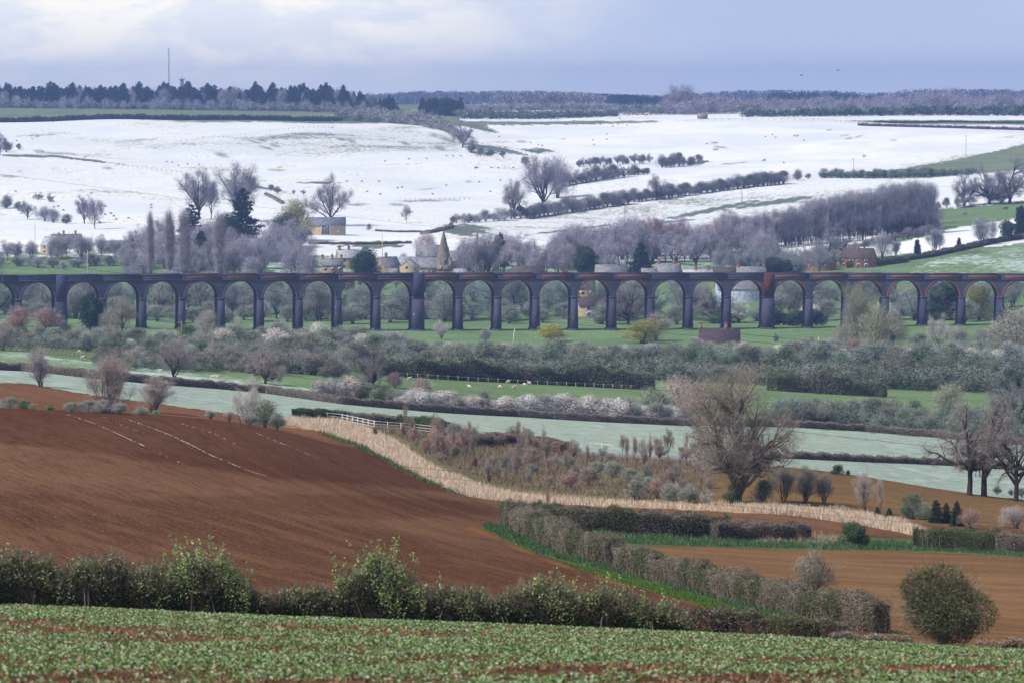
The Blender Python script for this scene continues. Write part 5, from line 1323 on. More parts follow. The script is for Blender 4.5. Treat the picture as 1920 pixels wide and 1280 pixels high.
row(['bush', 'softtree', 'bush', 'blossom'], 'thorn_tree', [(955, 412, 20), (1040, 403, 26), (1110, 392, 27), (1180, 383, 24)], 26, 25, 'dark bush in the middle stretch of the hillside hedge', 'middle stretch of the hillside hedge', 'bush', (.65, .63, .72), wide=1.3, dmin=1950)
row(['bush', 'softtree', 'bush'], 'thorn_tree', [(1185, 380, 22), (1250, 372, 24), (1330, 361, 22), (1400, 352, 26), (1475, 345, 22)], 36, 23, 'dark round thorn bush in the upper stretch of the long hillside hedge', 'upper stretch of the hillside hedge', 'bush', DK, wide=1.25, dmin=1950)
row(['bush_green', 'bush'], 'thorn_tree', [(1543, 334, 17), (1620, 334, 18), (1700, 333, 16), (1770, 331, 17), (1830, 328, 16)], 26, 17, 'blue green bush in the hedge above the tall plantation', 'hedge above the tall plantation', 'bush', (.8, 1.0, 1.0), wide=1.35, dmin=1900)
for u, v, h, k, lab in [(1018, 391, 100, 'bare', 'tall bare tree crossing the hillside hedges left of centre'), (1045, 372, 84, 'softtree', 'broad mauve tree behind the tall hillside tree'), (964, 410, 74, 'bare', 'dark bare tree standing at the lower hillside hedge'), (1232, 376, 50, 'bare', 'bare tree rising from the hillside hedge at right'),
    (762, 418, 34, 'birch', 'small upright bare tree alone on snow left of spire'), (620, 424, 98, 'bare', 'lone dark bare ash on snow behind the big barn'), (452, 416, 112, 'bare', 'large bare tree with wide crown above the dark cedar'), (372, 412, 96, 'bare', 'tall thin bare tree left of the wide crowned tree'), (396, 410, 76, 'birch', 'bare tree beside the tall thin one'),
    (158, 420, 54, 'bare', 'left one of the paired bare trees on the lower snow'), (178, 430, 66, 'birch', 'right one of the paired bare trees on the lower snow'), (1232, 420, 10, 'bare', 'sapling on the snow by the plantation')]:
    plant(k, 'bare_tree', u, v, hp=h, label=lab, wide=.95, color=(.75, .66, .72) if k == 'bare' else (1.0, .92, 1), dmin=1900)
hedge("clipped snowy hedge slanting on the snow beside the willow", [(498, 366), (515, 374), (530, 383)], 1.5, 2.0, 'hedge_brown', None, size=.5, dmin=1950, color=(2.2, 2.3, 2.5))
plant('cedar', 'cedar', 455, None, 1860, hp=112, label='dark layered cedar below the wide crowned bare tree', wide=.9)
plant('evergreen', 'evergreen_tree', 428, None, 1850, hp=78, label='dark round evergreen just left of the cedar', color=(.9, .9, 1.1))
plant('cedar', 'cedar', 360, None, 1870, hp=80, label='pale layered cedar left of the tall thin tree', color=(1.4, 1.4, 1.6))
plant('willow', 'willow', 556, None, 1930, hp=82, label='yellow green weeping willow left of the big barn', wide=1.15, color=(.75, .78, .6))
plant('evergreen', 'evergreen_tree', 536, None, 1880, hp=66, label='dark blue green bush tree under the willow', wide=1.1, color=(1.6, 1.6, 2.2))
plant('willow', 'shrub', 692, 432, hp=13, label='small yellow bush on the snowy garden above the village', cat='bush', dmin=1900, color=(.7, .8, .5))
for i, (u, v, lab, k, wd) in enumerate([(318, 393, 'left one of the three tall columnar poplars', 0, .75), (346, 392, 'middle one of the three tall columnar poplars', 1, .75), (412, 398, 'right one of the three tall columnar poplars', 0, .85), (283, 397, 'thin spire shaped poplar left of the three', 1, .5)]):
    D = 1640; x, y, z = at(u, D); h = CZ + slopes(u, v)[1] * D - z; plant('poplar', 'poplar', u, None, D, h=h, label=lab, wide=wd * 1.6, color=(1.0, .9, 1.0), k=k)
plant('poplar', 'poplar', 895, None, 1800, hp=66, label='slender poplar behind churchyard right of spire', wide=.5, color=(1, .85, 1))
plant('fir', 'fir_tree', 378, None, 1740, hp=76, label='dark triangular fir between the poplars', wide=1.15, k=0)
plant('evergreen', 'evergreen_tree', 685, None, 1680, hp=70, label='dark round holm oak in front of village roofs at left', wide=1.0)
plant('evergreen', 'evergreen_tree', 1102, None, 1700, hp=64, label='dark egg shaped evergreen behind the viaduct at centre', wide=.95, color=(1, 1, 1.1))
plant('fir', 'fir_tree', 1201, None, 1700, hp=72, label='broad blue fir beside the twin chimney cottage', wide=1.1, k=1, color=(1.1, 1.1, 1.3))
plant('cedar', 'pine_tree', 938, None, 1760, hp=70, label='flat topped scots pine right of church spire', wide=.6)
plant('evergreen', 'evergreen_tree', 1450, None, 1690, hp=42, label='dark clipped yew left of brick houses', wide=1.6, color=(.9, .9, 1))
plant('evergreen', 'evergreen_tree', 1480, None, 1700, hp=32, label='second dark yew beside brick houses', wide=1.2, color=(.9, .9, 1))
# village and parkland bare trees
def band(keys, name, u0, u1, D0, D1, n, h0, h1, label, group, color, cat='tree', wide=1.0, seed=1, cvar=.15):
    r = random.Random(seed)
    for i in range(n):
        u = u0 + (u1 - u0) * (i + r.uniform(.1, .9)) / n; g = r.uniform(1 - cvar, 1 + cvar)
        plant(keys[i % len(keys)], name, u, None, r.uniform(D0, D1), hp=r.uniform(h0, h1), label=label, cat=cat, group=group, color=tuple(c * g for c in color), wide=wide * r.uniform(.85, 1.2), sink=.02)
band(['softtree', 'birch', 'stems'], 'bare_tree', -20, 300, 1780, 1850, 16, 26, 52, 'hazy grey bare tree among the cottages at far left', 'trees round the left cottages', (1.15, 1.08, 1.15), seed=2)
band(['bush', 'softtree'], 'bush', -20, 300, 1745, 1775, 18, 16, 26, 'low grey bush along the village lane at far left', 'bushes on the left village lane', (1.0, 1.0, 1.1), 'bush', 1.4, seed=3)
band(['softtree', 'birch', 'bare', 'softtree'], 'bare_tree', 240, 580, 1650, 1830, 36, 45, 80, 'hazy mauve bare tree in the park around the poplars', 'bare trees round the poplars', (1.1, 1.0, 1.12), seed=4)
band(['softtree', 'bush'], 'riverside_tree', 300, 600, 1520, 1600, 26, 34, 58, 'soft olive bare tree just behind the viaduct at left', 'soft trees behind the left arches', (1.0, 1.02, .88), seed=5, wide=1.2)
plant('softtree', 'bare_tree', 560, None, 1700, hp=62, label='big rounded mauve tree left of village roofs', wide=1.3, color=(.8, .78, .92))
plant('blossom', 'blossom_tree', 797, None, 1850, hp=46, label='pinkish white frosted tree behind the church', wide=1.1, color=(.85, .75, .85), dmin=0)
plant('oak', 'bare_tree', 152, None, 1560, hp=52, label='left one of two dark ivy trunked trees on the green field', color=(.8, .8, .95)); plant('oak', 'bare_tree', 186, None, 1545, hp=58, label='right one of two dark ivy trunked trees on the green field', color=(.8, .8, .95)); plant('bare', 'bare_tree', 250, None, 1580, hp=62, label='pale bare tree at right end of the green field', color=(1, 1, 1.1))
band(['willow', 'brownbush'], 'bush', -10, 120, 1470, 1500, 6, 24, 40, 'yellowish bush behind the first arches', 'yellow bushes behind the first arches', (.8, .8, .7), 'bush', 1.3, seed=6)
band(['birch', 'bare', 'softtree'], 'bare_tree', 700, 830, 1720, 1760, 5, 26, 46, 'thin bare tree among the village gables', 'garden trees among the gables', (1.0, .85, .95), seed=7, wide=.8)
band(['softtree', 'bare', 'birch'], 'bare_tree', 870, 1080, 1700, 1800, 20, 50, 88, 'mauve bare tree right of the churchyard', 'bare trees right of the churchyard', (1.1, .98, 1.1), seed=8)
band(['softtree', 'birch', 'softtree', 'bare'], 'bare_tree', 1050, 1440, 1760, 1880, 42, 55, 88, 'hazy mauve bare tree in the wood behind the conifers', 'wood behind the village conifers', (1.12, 1.0, 1.15), seed=9)
band(['softtree', 'bush'], 'bush', 1280, 1500, 1690, 1730, 12, 16, 30, 'pale bush in the orchard behind the parapet', 'orchard bushes', (1.2, 1.2, 1.2), 'bush', 1.2, seed=10)
band(['softtree', 'birch'], 'bare_tree', 600, 900, 1640, 1665, 13, 18, 32, 'hazy twiggy tree before the village roofs', 'twiggy trees before the village roofs', (1.0, .92, 1.0), seed=21, wide=.9)
# reddish trees
for u in (1215, 1232, 1270, 1345): plant('birch', 'bare_tree', u, None, 1830, hp=82, label='reddish brown bare tree in the wood above the conifers', group='reddish trees in the wood', color=(1.15, .72, .72))
# tall plantation of poles
r2 = random.Random(33)
for i in range(215):
    t = r2.random() ** .85; u = 1325 + t * 430; k = (u - 1325) / 430
    vb = (478 - 40 * k) if r2.random() < .5 else (455 - 35 * k); vt = 418 - 78 * min(1, k * 1.25) + r2.uniform(-4, 10)
    p = hit(u, vb, 1450); h = (CZ + slopes(u, vt)[1] * p[1] - p[2]) * r2.uniform(.85, 1.03)
    plant('pole', 'plantation_tree', u, vb, h=h, label='slim leafless tree in the tall mauve plantation at right', group='tall mauve plantation', color=(1.1 * r2.uniform(.88, 1.12), 1.02, 1.08), wide=1.2, dmin=1450)
for i in range(46):
    u = 1380 + i * 8.2; k = (u - 1325) / 430
    plant('softtree', 'plantation_tree', u + r2.uniform(-4, 4), 474 - 38 * k + r2.uniform(-10, 2), hp=r2.uniform(40, 62), label='bushy lower tree filling the foot of the tall mauve plantation', group='understorey of the mauve plantation', color=(.95, .85, .95), wide=.9, dmin=1450)
band(['softtree', 'oak', 'bare'], 'bare_tree', 1340, 1560, 1690, 1780, 20, 36, 60, 'grey green bare tree at the foot of the mauve plantation', 'trees at the plantation foot', (.85, .88, .9), seed=12)
plant('oak', 'bare_tree', 1562, None, 1790, hp=66, label='wide spreading dark oak between plantation and brick houses', wide=1.5, color=(.62, .55, .65), k=0)
row(['softtree', 'bush'], 'bush', [(1600, 470, 18), (1690, 450, 20), (1755, 438, 26), (1745, 425, 30)], 14, 20, 'dark reddish undergrowth along the plantation edge', 'plantation edge undergrowth', 'bush', (.7, .6, .68), wide=1.3, dmin=1450)
for u, v, h, k, lab, c in [(1655, 484, 52, 'softtree', 'frosted bare tree right of the red brick house', (1.2, 1.15, 1.2)), (1680, 482, 32, 'stems', 'low twiggy tree beside the frosted one', (1.0, .9, 1)), (1720, 482, 34, 'ivycolumn', 'dark ivy clad trunk in the slanting hedge', (1, 1, 1)), (1752, 475, 50, 'stems', 'bare multi stem tree at the slanting hedge', (.95, .95, 1.05)), (1762, 472, 40, 'birch', 'leaning bare tree beside the multi stem tree', (.95, .95, 1.05)), (1798, 467, 22, 'ivycolumn', 'small ivy stump tree on the slanting hedge', (1, 1, 1)), (1840, 460, 56, 'stems', 'pale bare tree near right end of slanting hedge', (1.15, 1.1, 1.15)), (1860, 456, 46, 'birch', 'thin bare tree near right end of slanting hedge', (1.1, 1.1, 1.15)), (1888, 452, 42, 'evergreen', 'dark ivy covered tree near right frame edge', (1, 1, 1)), (1914, 446, 62, 'ivycolumn', 'dark ivy column tree on right frame edge', (1, 1, 1.1)),
    (1808, 388, 66, 'oak', 'left one of the big bare oaks at top right', (.75, .68, .75)), (1856, 384, 78, 'oak', 'middle one of the big bare oaks at top right', (.75, .68, .75)), (1893, 382, 90, 'oak', 'right one of the big bare oaks at top right', (.75, .68, .75)), (1877, 382, 26, 'softtree', 'small brown tree between the big oaks', (.9, .8, .8)), (1775, 390, 20, 'bush', 'dark bush left of the big oaks', (.7, .75, .8)), (1795, 389, 18, 'bush', 'bush under the left big oak', (.7, .75, .8)), (1760, 392, 14, 'bush', 'low dark bush at plantation corner', (.6, .65, .7))]:
    plant(k, 'bare_tree' if k in ('softtree', 'stems', 'birch', 'oak') else ('bush' if k == 'bush' else 'ivy_tree'), u, v, hp=h, label=lab, cat='bush' if k == 'bush' else 'tree', color=c, wide=1.0, dmin=1450)
hedge("dark slanting hedge bank running up the right pasture", [(1690, 490), (1740, 483), (1800, 470), (1860, 457), (1960, 440)], 2.2, 4, 'hedge_brown', 'hedge_green', size=.42, dmin=1450, color=(.9, .85, 1.0))
hedge("clipped green hedge sloping down beside the brick houses", [(1590, 503), (1650, 498), (1700, 492)], 3.0, 4, 'hedge_green', None, size=.42, dmin=1450, color=(1.2, 1.3, 1.3))
hedge("low garden hedge before the big barn", [(580, 458), (660, 459), (770, 457)], 1.2, 1.6, 'hedge_brown', None, size=.4, dmin=1700, color=(1.7, 1.8, 1.9))
hedge("curving snowy hedge left of the churchyard", [(790, 440), (815, 436), (845, 428), (846, 423)], 1.5, 1.8, 'hedge_brown', None, size=.4, dmin=1700, color=(1.7, 1.8, 1.9))
hedge("dark hedge round the tiny field above village roofs", [(705, 434), (745, 436), (790, 436)], .9, 1.4, 'hedge_brown', None, size=.4, dmin=1700, color=(1.7, 1.7, 1.8))
# trees seen through the arches
r3 = random.Random(8)
for i in range(56):
    u = -30 + i * 34 * 1.03 + r3.uniform(-12, 12)
    if u > 1960: break
    if 1080 < u < 1120 or 1372 < u < 1418: continue
    kk = ['softtree', 'bare', 'softtree', 'stems', 'oak'][i % 5]
    plant(kk, 'riverside_tree', u, None, r3.uniform(1440, 1520), hp=r3.uniform(62, 88), label='grey green bare tree growing close behind the viaduct arches', group='trees close behind the arches', color=(.78 * r3.uniform(.85, 1.15), .84, .74), wide=1.1, sink=.02)
for i in range(60):
    u = -30 + i * 33 + r3.uniform(-12, 12)
    if 1075 < u < 1125: continue
    plant(['bush', 'bush', 'bush_green', 'blossom'][i % 4] if u > 1330 else 'bush', 'bush', u, None, r3.uniform(1425, 1470), hp=r3.uniform(26, 46), label='bush along the hedge seen through the viaduct arches', cat='bush', group='bushes behind the arches', color=(.95, 1.05, .98), wide=1.5, sink=.02)
plant('oak', 'bare_tree', 1178, None, 1425, hp=88, label='dark gnarled oak framed by an arch right of the cottage', wide=.9, color=(.6, .5, .5), k=1)
plant('willow', 'willow', 1835, None, 1440, hp=66, label='yellow green tree filling the arch above the dormer cottage', color=(.55, .62, .4), wide=1.0)
plant('evergreen', 'evergreen_tree', 1762, None, 1450, hp=74, label='dark evergreen filling an arch at right', wide=1.2)
band(['evergreen'], 'bush', 1450, 1540, 1400, 1420, 6, 22, 32, 'dark laurel bush behind arches right of the thick pier', 'dark laurels behind the arches', (1, 1, 1), 'bush', 1.4, seed=14)
# ---- before the viaduct
P5 = [(170, 642, 76, 'evergreen', 'dark bushy evergreen in front of the left arches', 'tree', (.85, .9, .9), .92, 1240), (35, 648, 52, 'brownbush', 'reddish brown bare bush at far left before viaduct', 'bush', (1.1, .95, .95), 1.5, 1180), (88, 648, 54, 'brownbush', 'rounded reddish bush left of dark evergreen', 'bush', (1.15, .95, .95), 1.3, 1170), (120, 652, 28, 'bush', 'dark low bush beneath the reddish ones', 'bush', (.6, .6, .6), 1.3, 1150),
    (5, 690, 60, 'softtree', 'grey tree cut by left frame edge before viaduct', 'tree', (.95, .9, .9), 1.1, 900), (150, 655, 24, 'frosted', 'frosted small tree left of evergreen foot', 'tree', (1, 1, 1), 1.1, 1150), (230, 662, 84, 'birch', 'tall bare willow right of the dark evergreen', 'tree', (1.05, 1.0, .9), 1.0, 1080), (205, 655, 62, 'softtree', 'olive bare tree close to the dark evergreen', 'tree', (.95, 1, .85), .9, 1120), (385, 645, 58, 'softtree', 'pale bare tree before the sixth pier', 'tree', (1.2, 1.2, 1.15), 1.0, 1180), (440, 640, 44, 'frosted', 'frosted bare tree before the red lined pier', 'tree', (1, 1, 1.05), 1.0, 1200),
    (398, 690, 46, 'frosted', 'white flowering small tree right of the wooden pole', 'tree', (1.15, 1.15, 1.1), .9, 900), (325, 716, 84, 'bare', 'dark bare tree with short trunk on the left pasture', 'tree', (.95, .88, .95), 1.05, None), (498, 719, 76, 'oak', 'spreading bare tree with pale trunk on the pasture edge', 'tree', (.95, .85, .9), 1.0, None), (700, 724, 82, 'oak', 'dark bare oak leaning over the sheep field edge', 'tree', (.6, .58, .62), 1.0, None), (76, 724, 74, 'stems', 'bare multi stemmed bush at left by frosted field', 'tree', (1.05, 1, 1.1), 1.1, None),
    (828, 637, 40, 'frosted', 'frosted gnarled tree on meadow before the thick pier', 'tree', (1.1, 1.1, 1.15), 1.2, None), (910, 641, 26, 'bush', 'small grey tree in front of painted pier', 'tree', (1.1, 1.1, 1.2), 1, None), (1035, 640, 34, 'willow', 'bright yellow willow bush on the meadow', 'bush', (1.05, 1.0, .45), 2.3, None), (1205, 643, 46, 'willow', 'yellow topped willow bush right of the first', 'bush', (.85, .88, .5), 2.0, None), (1230, 644, 58, 'softtree', 'grey bare willow behind the yellow topped one', 'tree', (1, 1, .85), 1.2, 1300),
    (1454, 641, 18, 'bush', 'small bush on the meadow by the thick pier', 'bush', (1, 1, 1), .9, None), (1522, 640, 10, 'bush', 'tiny bush on the meadow edge', 'bush', (1, 1, 1), 1, None), (1610, 652, 130, 'stems', 'tall olive willow covering the right arches', 'tree', (.95, 1.08, .75), .78, 1240), (1640, 655, 100, 'softtree', 'olive willow crown beside the tallest willow', 'tree', (.95, 1.08, .75), .9, 1230), (1580, 655, 62, 'softtree', 'low willow left of the tallest willow', 'tree', (.95, 1.05, .85), 1.2, 1220), (1670, 650, 78, 'softtree', 'rounded olive tree right of the tallest willow', 'tree', (.85, .9, .7), 1.1, 1260), (1665, 645, 45, 'evergreen', 'dark shrub beneath the rounded olive tree', 'bush', (.9, 1, 1), .8, 1240), (1760, 655, 70, 'frosted', 'pale frosted tree before the right arches', 'tree', (1.05, 1.1, 1.05), 1.1, 1260), (1725, 655, 40, 'bush', 'grey bush left of the pale frosted tree', 'bush', (.9, .95, .9), 1.2, 1240), (1800, 655, 38, 'softtree', 'brown scrub under the right arches', 'bush', (.85, .85, .85), 1.4, 1280), (1840, 655, 36, 'softtree', 'second brown scrub under the right arches', 'bush', (.85, .85, .85), 1.4, 1280), (1905, 690, 110, 'softtree', 'large grey willow at right frame edge before viaduct', 'tree', (1.0, 1.02, .9), 1.2, 1200), (1870, 670, 60, 'bush', 'grey green tree left of frame edge willow', 'tree', (1.0, 1.1, 1.0), 1.2, 1220),
    (1600, 668, 40, 'brownbush', 'brown reedy scrub below the tallest willow', 'bush', (.95, .95, .85), 1.7, 1200), (1660, 668, 38, 'brownbush', 'brown scrub right of the reedy patch', 'bush', (.95, .95, .85), 1.7, 1200), (1710, 670, 34, 'softtree', 'grey scrub before the frosted tree', 'bush', (1.1, 1.1, 1.1), 1.4, 1200)]
for u, v, h, k, lab, cat, c, wd, D in P5:
    plant(k, {'tree': 'bare_tree', 'bush': 'bush'}[cat] if k != 'evergreen' else 'evergreen_tree', u, v if D is None else None, D, hp=h, label=lab, cat=cat, color=c, wide=wd, sink=.02, dmin=600)
# thickets before the meadow
TK = ['bush', 'bush', 'softtree', 'bush', 'blossom', 'bush', 'bush_green']
row(TK, 'thorn_bush', [(190, 650, 28), (290, 648, 30), (400, 656, 36), (520, 652, 38), (640, 652, 36), (760, 660, 38)], 46, 30, 'grey green bush in the thicket before the left arches', 'thicket before the left arches', 'bush', (.9, .96, .85), wide=1.5, jit=(.5, 8), vary=.3, cvar=.25)
row(['bush', 'bush', 'softtree', 'bush', 'bush'], 'thorn_bush', [(420, 682, 38), (560, 686, 42), (740, 690, 44), (900, 692, 44), (1100, 694, 46), (1230, 696, 48)], 44, 42, 'dark rounded thorn bush in the long thicket before the meadow', 'long thicket before the meadow', 'bush', (.68, .76, .66), wide=1.35, jit=(.5, 6), cvar=.28)
row(['bush', 'blossom', 'softtree'], 'thorn_bush', [(760, 668, 26), (1000, 672, 30), (1240, 672, 30)], 26, 28, 'pale topped thorn bush at the meadow side of the long thicket', 'meadow side of the long thicket', 'bush', (.9, .95, .9), wide=1.4, jit=(.5, 4), cvar=.2)
row(['bush', 'bush', 'softtree', 'bush', 'bush_green'], 'thorn_bush', [(1230, 700, 50), (1350, 704, 56), (1500, 708, 62), (1650, 714, 66), (1800, 722, 66), (1980, 730, 66)], 46, 56, 'tall dark thorn bush in the right thicket before the meadow', 'right thicket before the meadow', 'bush', (.66, .78, .66), wide=1.15, jit=(.5, 7), cvar=.28)
row(['bush', 'softtree', 'blossom'], 'thorn_bush', [(1300, 676, 36), (1450, 675, 36), (1600, 682, 40), (1750, 686, 42), (1960, 690, 44)], 34, 36, 'pale topped bush at the back of the right thicket', 'back of the right thicket', 'bush', (.95, 1.0, .92), wide=1.3, jit=(.5, 6), cvar=.22)
row(['bush', 'bush', 'softtree'], 'thorn_bush', [(180, 680, 28), (330, 690, 32), (430, 694, 38), (560, 698, 40), (640, 708, 38)], 36, 28, 'brown grey bush in the hedge above the left pasture', 'hedge above the left pasture', 'bush', (.75, .72, .72), wide=1.4, jit=(.5, 5), cvar=.25)
hedge("straight dark hedge above the green sheep field", [(700, 702), (820, 710), (960, 717), (1100, 724), (1225, 731)], 4.6, 4, 'hedge_green', 'hedge_brown', size=.24, dens=2.4, rough=.32, color=(1.0, 1.15, 1.15))
hedge("dark hedge right of the green sheep field", [(1440, 731), (1540, 737), (1660, 744)], 4.6, 4, 'hedge_green', 'hedge_brown', size=.24, dens=2.4, rough=.32, color=(1.0, 1.15, 1.05))
hedge("long clipped winter hedge dividing frosted field from pasture", [(-60, 690), (37, 695), (177, 709), (250, 716), (393, 727), (500, 737), (640, 757), (800, 771), (960, 780), (1120, 790), (1290, 798)], 1.45, 1.5, 'hedge_brown', None, size=.13, dens=2.6, rough=.12, color=(1.55, 1.45, 1.65))
hedge("clipped hedge along the upper side of the right frosted field", [(1290, 797), (1480, 800), (1620, 808), (1760, 820), (1960, 838)], 1.45, 1.4, 'hedge_brown', None, size=.13, dens=2.2, rough=.12, color=(1.5, 1.4, 1.6))
hedge("thin hedge across the middle of the right frosted field", [(1440, 857), (1560, 862), (1700, 868), (1780, 872), (1960, 884)], 1.1, .9, 'hedge_brown', None, size=.12, dens=1.5, rough=.25, color=(1.5, 1.4, 1.5), dmin=500)
row(['blossom'], 'blossom_bush', [(590, 744, 32), (660, 748, 40)], 5, 38, '{o} flowering blackthorn from the left by the pasture corner', 'blackthorn at the pasture corner', 'bush', (.8, .78, .75), wide=1.3, cvar=.1)
row(['blossom', 'blossom', 'blossom', 'bush'], 'blossom_bush', [(755, 764, 34), (850, 772, 38), (960, 778, 34), (1060, 782, 44), (1150, 787, 38), (1290, 794, 34)], 40, 36, 'flowering blackthorn bush in the white row above the frosted field', 'white blackthorn row', 'bush', (1, 1, 1.03), wide=1.4, cvar=.14)
row(['bush', 'bush', 'bush_green'], 'bush', [(640, 744, 40), (700, 752, 34), (760, 762, 30)], 8, 34, '{o} grey bush from the left before the leaning dark oak', 'bushes before the leaning oak', 'bush', (.8, .85, .75), wide=1.3)
for u, v, h, k, lab, cat, c, wd in [(1225, 786, 66, 'bush', 'large rounded grey green bush behind the great tree', 'bush', (.9, 1.0, .8), 1.25), (1275, 786, 92, 'softtree', 'broad brownish pink bush behind the great tree', 'bush', (1.35, 1.2, 1.15), 1.2), (1310, 790, 80, 'brownbush', 'rough pinkish bush left of great tree crown', 'bush', (1.4, 1.3, 1.2), 1.0), (905, 771, 42, 'bush', 'dark bush breaking the white blossom row', 'bush', (.75, .85, .75), 1.1), (1062, 780, 46, 'bush', 'second dark bush behind the white blossom row', 'bush', (.8, .9, .8), 1), (790, 742, 38, 'brownbush', 'brown bush in the green sheep field', 'bush', (1, .95, .9), 1.6), (740, 728, 34, 'brownbush', 'brown bush right of the dark oak', 'bush', (.9, .85, .85), 1.4),
    (1775, 778, 66, 'softtree', 'soft olive rounded tree in the right thicket', 'tree', (1.0, 1.1, .8), 1.3), (1900, 800, 118, 'oak', 'ivy clad bare tree at right edge above frosted field', 'tree', (.8, .85, .9), .8), (1895, 760, 76, 'evergreen', 'dark ivy mass beside right edge tree', 'bush', (1.1, 1.2, 1.1), .7)]:
    plant(k, {'tree': 'bare_tree', 'bush': 'bush'}[cat], u, v, hp=h, label=lab, cat=cat, color=c, wide=wd, sink=.03, dmin=600)
row(['bush', 'softtree', 'bush', 'bush_green'], 'thorn_bush', [(1450, 772, 30), (1540, 780, 36), (1640, 786, 40), (1740, 796, 44), (1860, 810, 46), (1960, 820, 46)], 30, 38, 'dark bush in the scrub above the right frosted field', 'scrub above the right frosted field', 'bush', (.72, .82, .70), wide=1.4, jit=(.5, 6), cvar=.25)
row(['bush', 'bush', 'softtree'], 'bush', [(1460, 796, 40), (1530, 798, 52), (1600, 804, 40)], 8, 44, '{o} big dark bush from left beside the great tree crown', 'big bushes beside the great tree', 'bush', (.65, .76, .66), wide=1.5, cvar=.2)
row(['bush', 'softtree', 'bush', 'bush_green', 'stems'], 'thorn_bush', [(-20, 640, 34), (130, 648, 32), (260, 668, 34), (420, 676, 36), (560, 680, 36)], 34, 30, 'grey green bush crowding the valley hedges left of the thicket', 'valley hedges left of the thicket', 'bush', (.82, .90, .84), wide=1.4, jit=(.6, 9), cvar=.28)
UG = []
for P_, n_ in (([(-40, 652, 24), (180, 656, 24), (400, 662, 28), (640, 662, 28)], 110), ([(180, 690, 22), (420, 694, 28), (740, 700, 30), (1240, 708, 34)], 190), ([(760, 676, 24), (1240, 682, 26)], 90), ([(1230, 712, 34), (1600, 722, 40), (1990, 738, 40)], 150), ([(1300, 690, 28), (1990, 702, 30)], 110), ([(1440, 784, 26), (1990, 826, 30)], 80)):
    UG += row_items(['bush', 'softtree', 'bush', 'bush_green'], P_, n_, 1.5, jv=4, dmin=600, seed=n_)
mass('undergrowth', 'tangled olive undergrowth knitting the valley thickets together', UG, 420, 1.9, (.62, .70, .58), cat='undergrowth')
# green sliver bushes at left, by the fresh hawthorns
for u, v, h in ((365, 668, 28), (440, 676, 26), (430, 650, 20)): plant('bush_green', 'bush', u, None, 1000, hp=h, label='fresh green hawthorn among the grey thicket at left', cat='bush', group='fresh green hawthorns', color=(.9, 1, .9), wide=1.5, sink=.03)
# ---- crest of the ploughed field
for u, D, h, k, lab, cat, c, wd in [(205, 455, 140, 'stems', 'bare fan shaped tree standing on the ploughed crest', 'tree', (1.15, 1.05, 1.0), .85), (288, 520, 72, 'stems', 'low wide bare bush behind the ploughed crest', 'bush', (1.1, 1.0, .95), 1.6), (462, 455, 108, 'frosted', 'small white branched tree on the crest beside dark bush', 'tree', (1.2, 1.2, 1.15), .8), (497, 430, 56, 'bush', 'dark green bush on the crest where pale grass begins', 'bush', (.62, .75, .5), 1.25), (520, 428, 34, 'bush', 'smaller grey bush leaning on the dark green one', 'bush', (.9, 1, .85), 1.2), (470, 424, 26, 'bush', 'frosty bush left of dark green one', 'bush', (1.1, 1.1, 1.1), 1.4), (395, 424, 20, 'stems', 'wispy frosted twigs on the crest', 'bush', (1.4, 1.4, 1.4), 1.6), (430, 424, 22, 'stems', 'wispy pale twigs left of crest bushes', 'bush', (1.3, 1.2, 1.2), 1.5)]:
    plant(k, {'tree': 'bare_tree', 'bush': 'bush'}[cat], u, None, D, hp=h, label=lab, cat=cat, color=c, wide=wd, sink=.02)
rowp = [(135, 770, 16), (165, 768, 22), (195, 770, 24), (225, 773, 18), (265, 778, 14), (292, 781, 8)]
for i, (u, v, h) in enumerate(rowp): plant('bush', 'bush', u, None, 418, hp=h + 4, label=f'{ordn(i)} grey rounded bush from left along the ploughed crest', cat='bush', group='bushes along the ploughed crest', color=(1.1, 1.15, 1.1), wide=1.9, sink=.05)
for i, (u, h, D) in enumerate([(4, 40, 470), (20, 26, 430), (45, 20, 425), (60, 12, 421), (92, 12, 421), (-20, 40, 450)]): plant('bush' if i % 2 else 'bush_green', 'bush', u, None, D, hp=h, label='rough green bush on the bank at the left end of the crest', cat='bush', group='bank bushes at left end of crest', color=(1.0, 1.05, .95), wide=1.7, sink=.06)
hedge("glossy green hedge left part behind the white fence", [(556, 786), (600, 786), (655, 790)], 1.5, 2, 'leaf_green', 'hedge_green', size=.10, rough=.14, color=(.55, .65, .5), dmin=480)
hedge("brown leafless hedge in the middle behind the white fence", [(655, 791), (700, 796), (760, 801)], 1.6, 2, 'hedge_brown', 'near_twig', size=.10, rough=.14, dmin=480)
hedge("green hedge end right of the brown stretch by the white fence", [(752, 802), (800, 808), (842, 818)], 2.1, 2.4, 'leaf_green', 'hedge_green', size=.10, rough=.12, color=(.7, .8, .6), dmin=480)
